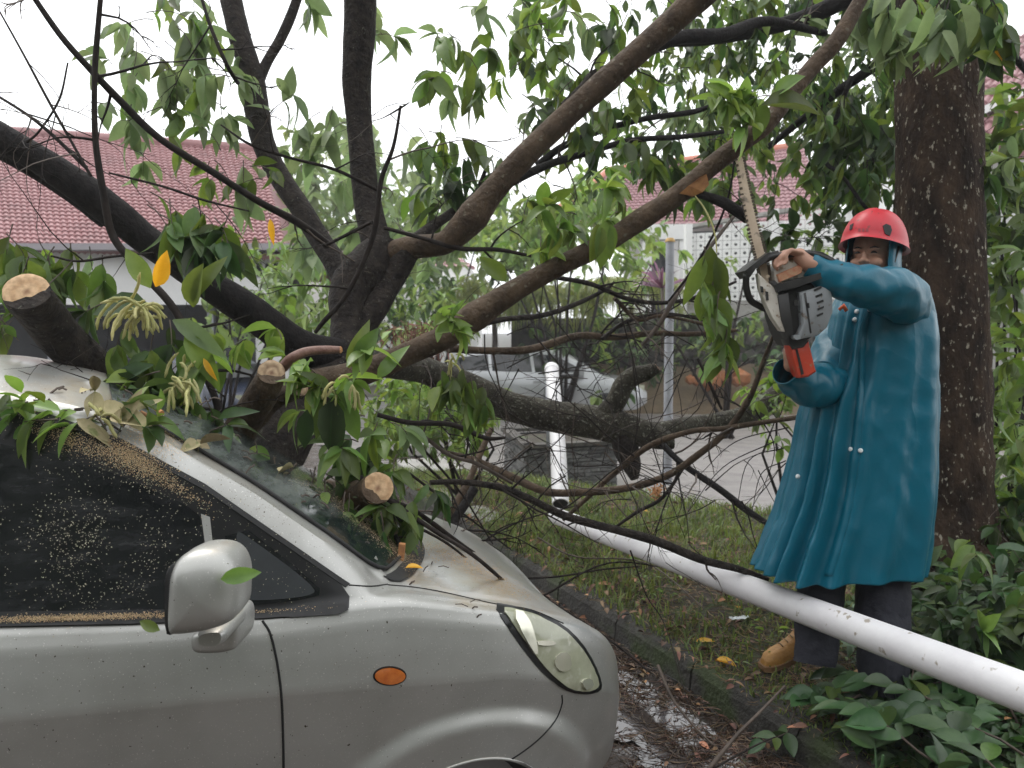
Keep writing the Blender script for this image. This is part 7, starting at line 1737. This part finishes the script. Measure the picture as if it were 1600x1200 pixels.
# ================================================================= single things on the ground
def ground_leaf(u, v, key, L_, ang_, label, z=.2, name='fallen_leaf', k=None, cat='leaf'):
    p = ground_hit(u, v, z); p.z = gz(p.x, p.y) + .03
    Mx = leaf_M(p, (math.cos(ang_), math.sin(ang_), .12), (R(-.2, .2), -.35, 1), L_)
    o = place(name, LEAFV[key][0][random.randrange(4) if k is None else k][0], Mx); tag(o, label, cat)
ground_leaf(1172, 945, 'brown', .10, -.3, 'pinkish brown curled leaf on the grass below the white pole, left of the worker', .22, k=2)
ground_leaf(1088, 990, 'yellow', .09, .1, 'yellow leaf on the verge near the kerb, left of the white wrapper', .2, k=0)
ground_leaf(1118, 1018, 'yellow', .10, -.8, 'long yellow leaf beside the tan boot, nearest the kerb', .2, k=2)
ground_leaf(1150, 960, 'yellow', .06, .9, 'small green-yellow leaf just above the white wrapper', .2, k=3)
ground_leaf(1000, 812, 'yellow', .09, .4, 'yellow leaf in the grass under the bare branches', .22)
ground_leaf(905, 968, 'brown', .08, .2, 'orange-brown leaf in the gutter next to the headlamp', .02)
ground_leaf(935, 922, 'brown', .08, .0, 'small brown leaf lying on the kerb top', .13)
ground_leaf(1115, 852, 'brown', .05, 1, 'tiny orange leaf in the grass beyond the white pole', .24)
ground_leaf(1215, 958, 'brown', .05, 2, 'small dry leaf left of the trouser leg', .24)
ground_leaf(884, 792, 'yellow', .08, .2, 'yellowish leaf by the open end of the upright pole piece', .24)
for (u, v, dx, L_, k_) in ((630, 893, 1, .05, 'yellow'),):
    h, n_ = hit(u, v); o = place('fallen_leaf', LEAFV[k_][0][2][0], leaf_M(h + n_ * .012, (1, .1, .05), (0, -.3, 1), L_)); tag(o, 'small yellow leaf stuck at the lower corner of the windscreen', 'leaf')
for (u, v, dx, dz, L_, lab) in ((345, 905, .9, .15, .075, 'green leaf caught between the door mirror and the quarter window'), (250, 985, -.7, .25, .05, 'thin green leaf stuck under the door mirror')):
    o = place('stray_leaf', LEAFV['leaf'][0][0][0], leaf_M(P(u, v, 1.56), (dx, .1, dz), (.1, -1, .4), L_)); tag(o, lab, 'leaf')
# wood chip standing at the windscreen corner
h, n_ = hit(629, 872); b = MB(); b.box(h + Vector((0, -.02, .025)), (.018, .02, .05), Matrix.Rotation(.1, 3, 'Y')); tag(b.build('wood_chip', M['torn']), 'orange wood chip standing at the lower windscreen corner', 'wood chip')
# crumpled wrapper and a bit of rubbish
p = ground_hit(1155, 972, .2); vs, fs = [], []
for j in range(6):
    for i in range(9):
        x, y = (i / 8 - .5) * .10, (j / 5 - .5) * .035; vs.append((p.x + x, p.y + y + x * .3, gz(p.x, p.y) + .035 + .012 * noise.noise(Vector((x * 60, y * 60, 1)))))
fs = [(j * 9 + i, j * 9 + i + 1, (j + 1) * 9 + i + 1, (j + 1) * 9 + i) for j in range(5) for i in range(8)]
tag(obj('wrapper', vs, fs, M['wrapper'], None, False), 'crumpled white plastic wrapper on the grass left of the worker', 'wrapper')
# reddish seed cluster in the twigs
b = MB(); c = P(1028, 768, 3.9)
for _ in range(40):
    q = c + rvec() * R(.01, .04); d_ = rvec(); s_ = d_.orthogonal() * .006; b.add([q - s_, q + s_, q + d_ * .03], [(0, 1, 2)])
tag(b.build('seed_cluster', M['torn']), 'reddish brown dry seed cluster caught in the bare branches', 'seed cluster')
# reddish root clump behind the diagonal branch
b = MB(); c = P(655, 530, 4.6)
for _ in range(260):
    q = c + Vector((random.gauss(0, .10), random.gauss(0, .05), random.gauss(0, .05))); d_ = (Vector((0, 0, -1)) + rvec()).normalized(); s_ = d_.orthogonal() * .004; b.add([q - s_, q + s_, q + d_ * R(.04, .12)], [(0, 1, 2)])
tag(b.build('root_clump', mat('reddish_root', (.16, .07, .05), (.26, .13, .09), 30, rough=.8, islands=.4)), 'shaggy reddish brown fibre clump behind the diagonal branch', 'root clump', None, 'stuff')

# ================================================================= light drizzle haze over the street
hb = MB(); hb.box((0, 115, 5.4), (306, 276, 14.2)); hm_ = bpy.data.materials.new('drizzle_haze'); hm_.use_nodes = True; t_ = hm_.node_tree; t_.nodes.clear()
ho_ = t_.nodes.new('ShaderNodeOutputMaterial'); hv = t_.nodes.new('ShaderNodeVolumePrincipled'); hv.inputs['Color'].default_value = (.95, .96, 1, 1); hv.inputs['Density'].default_value = .0028; hv.inputs['Anisotropy'].default_value = .2
t_.links.new(hv.outputs[0], ho_.inputs['Volume'])
tag(hb.build('haze', hm_), 'thin drizzle haze softening the houses across the street', 'haze', None, 'stuff')
SC.cycles.volume_bounces = 0
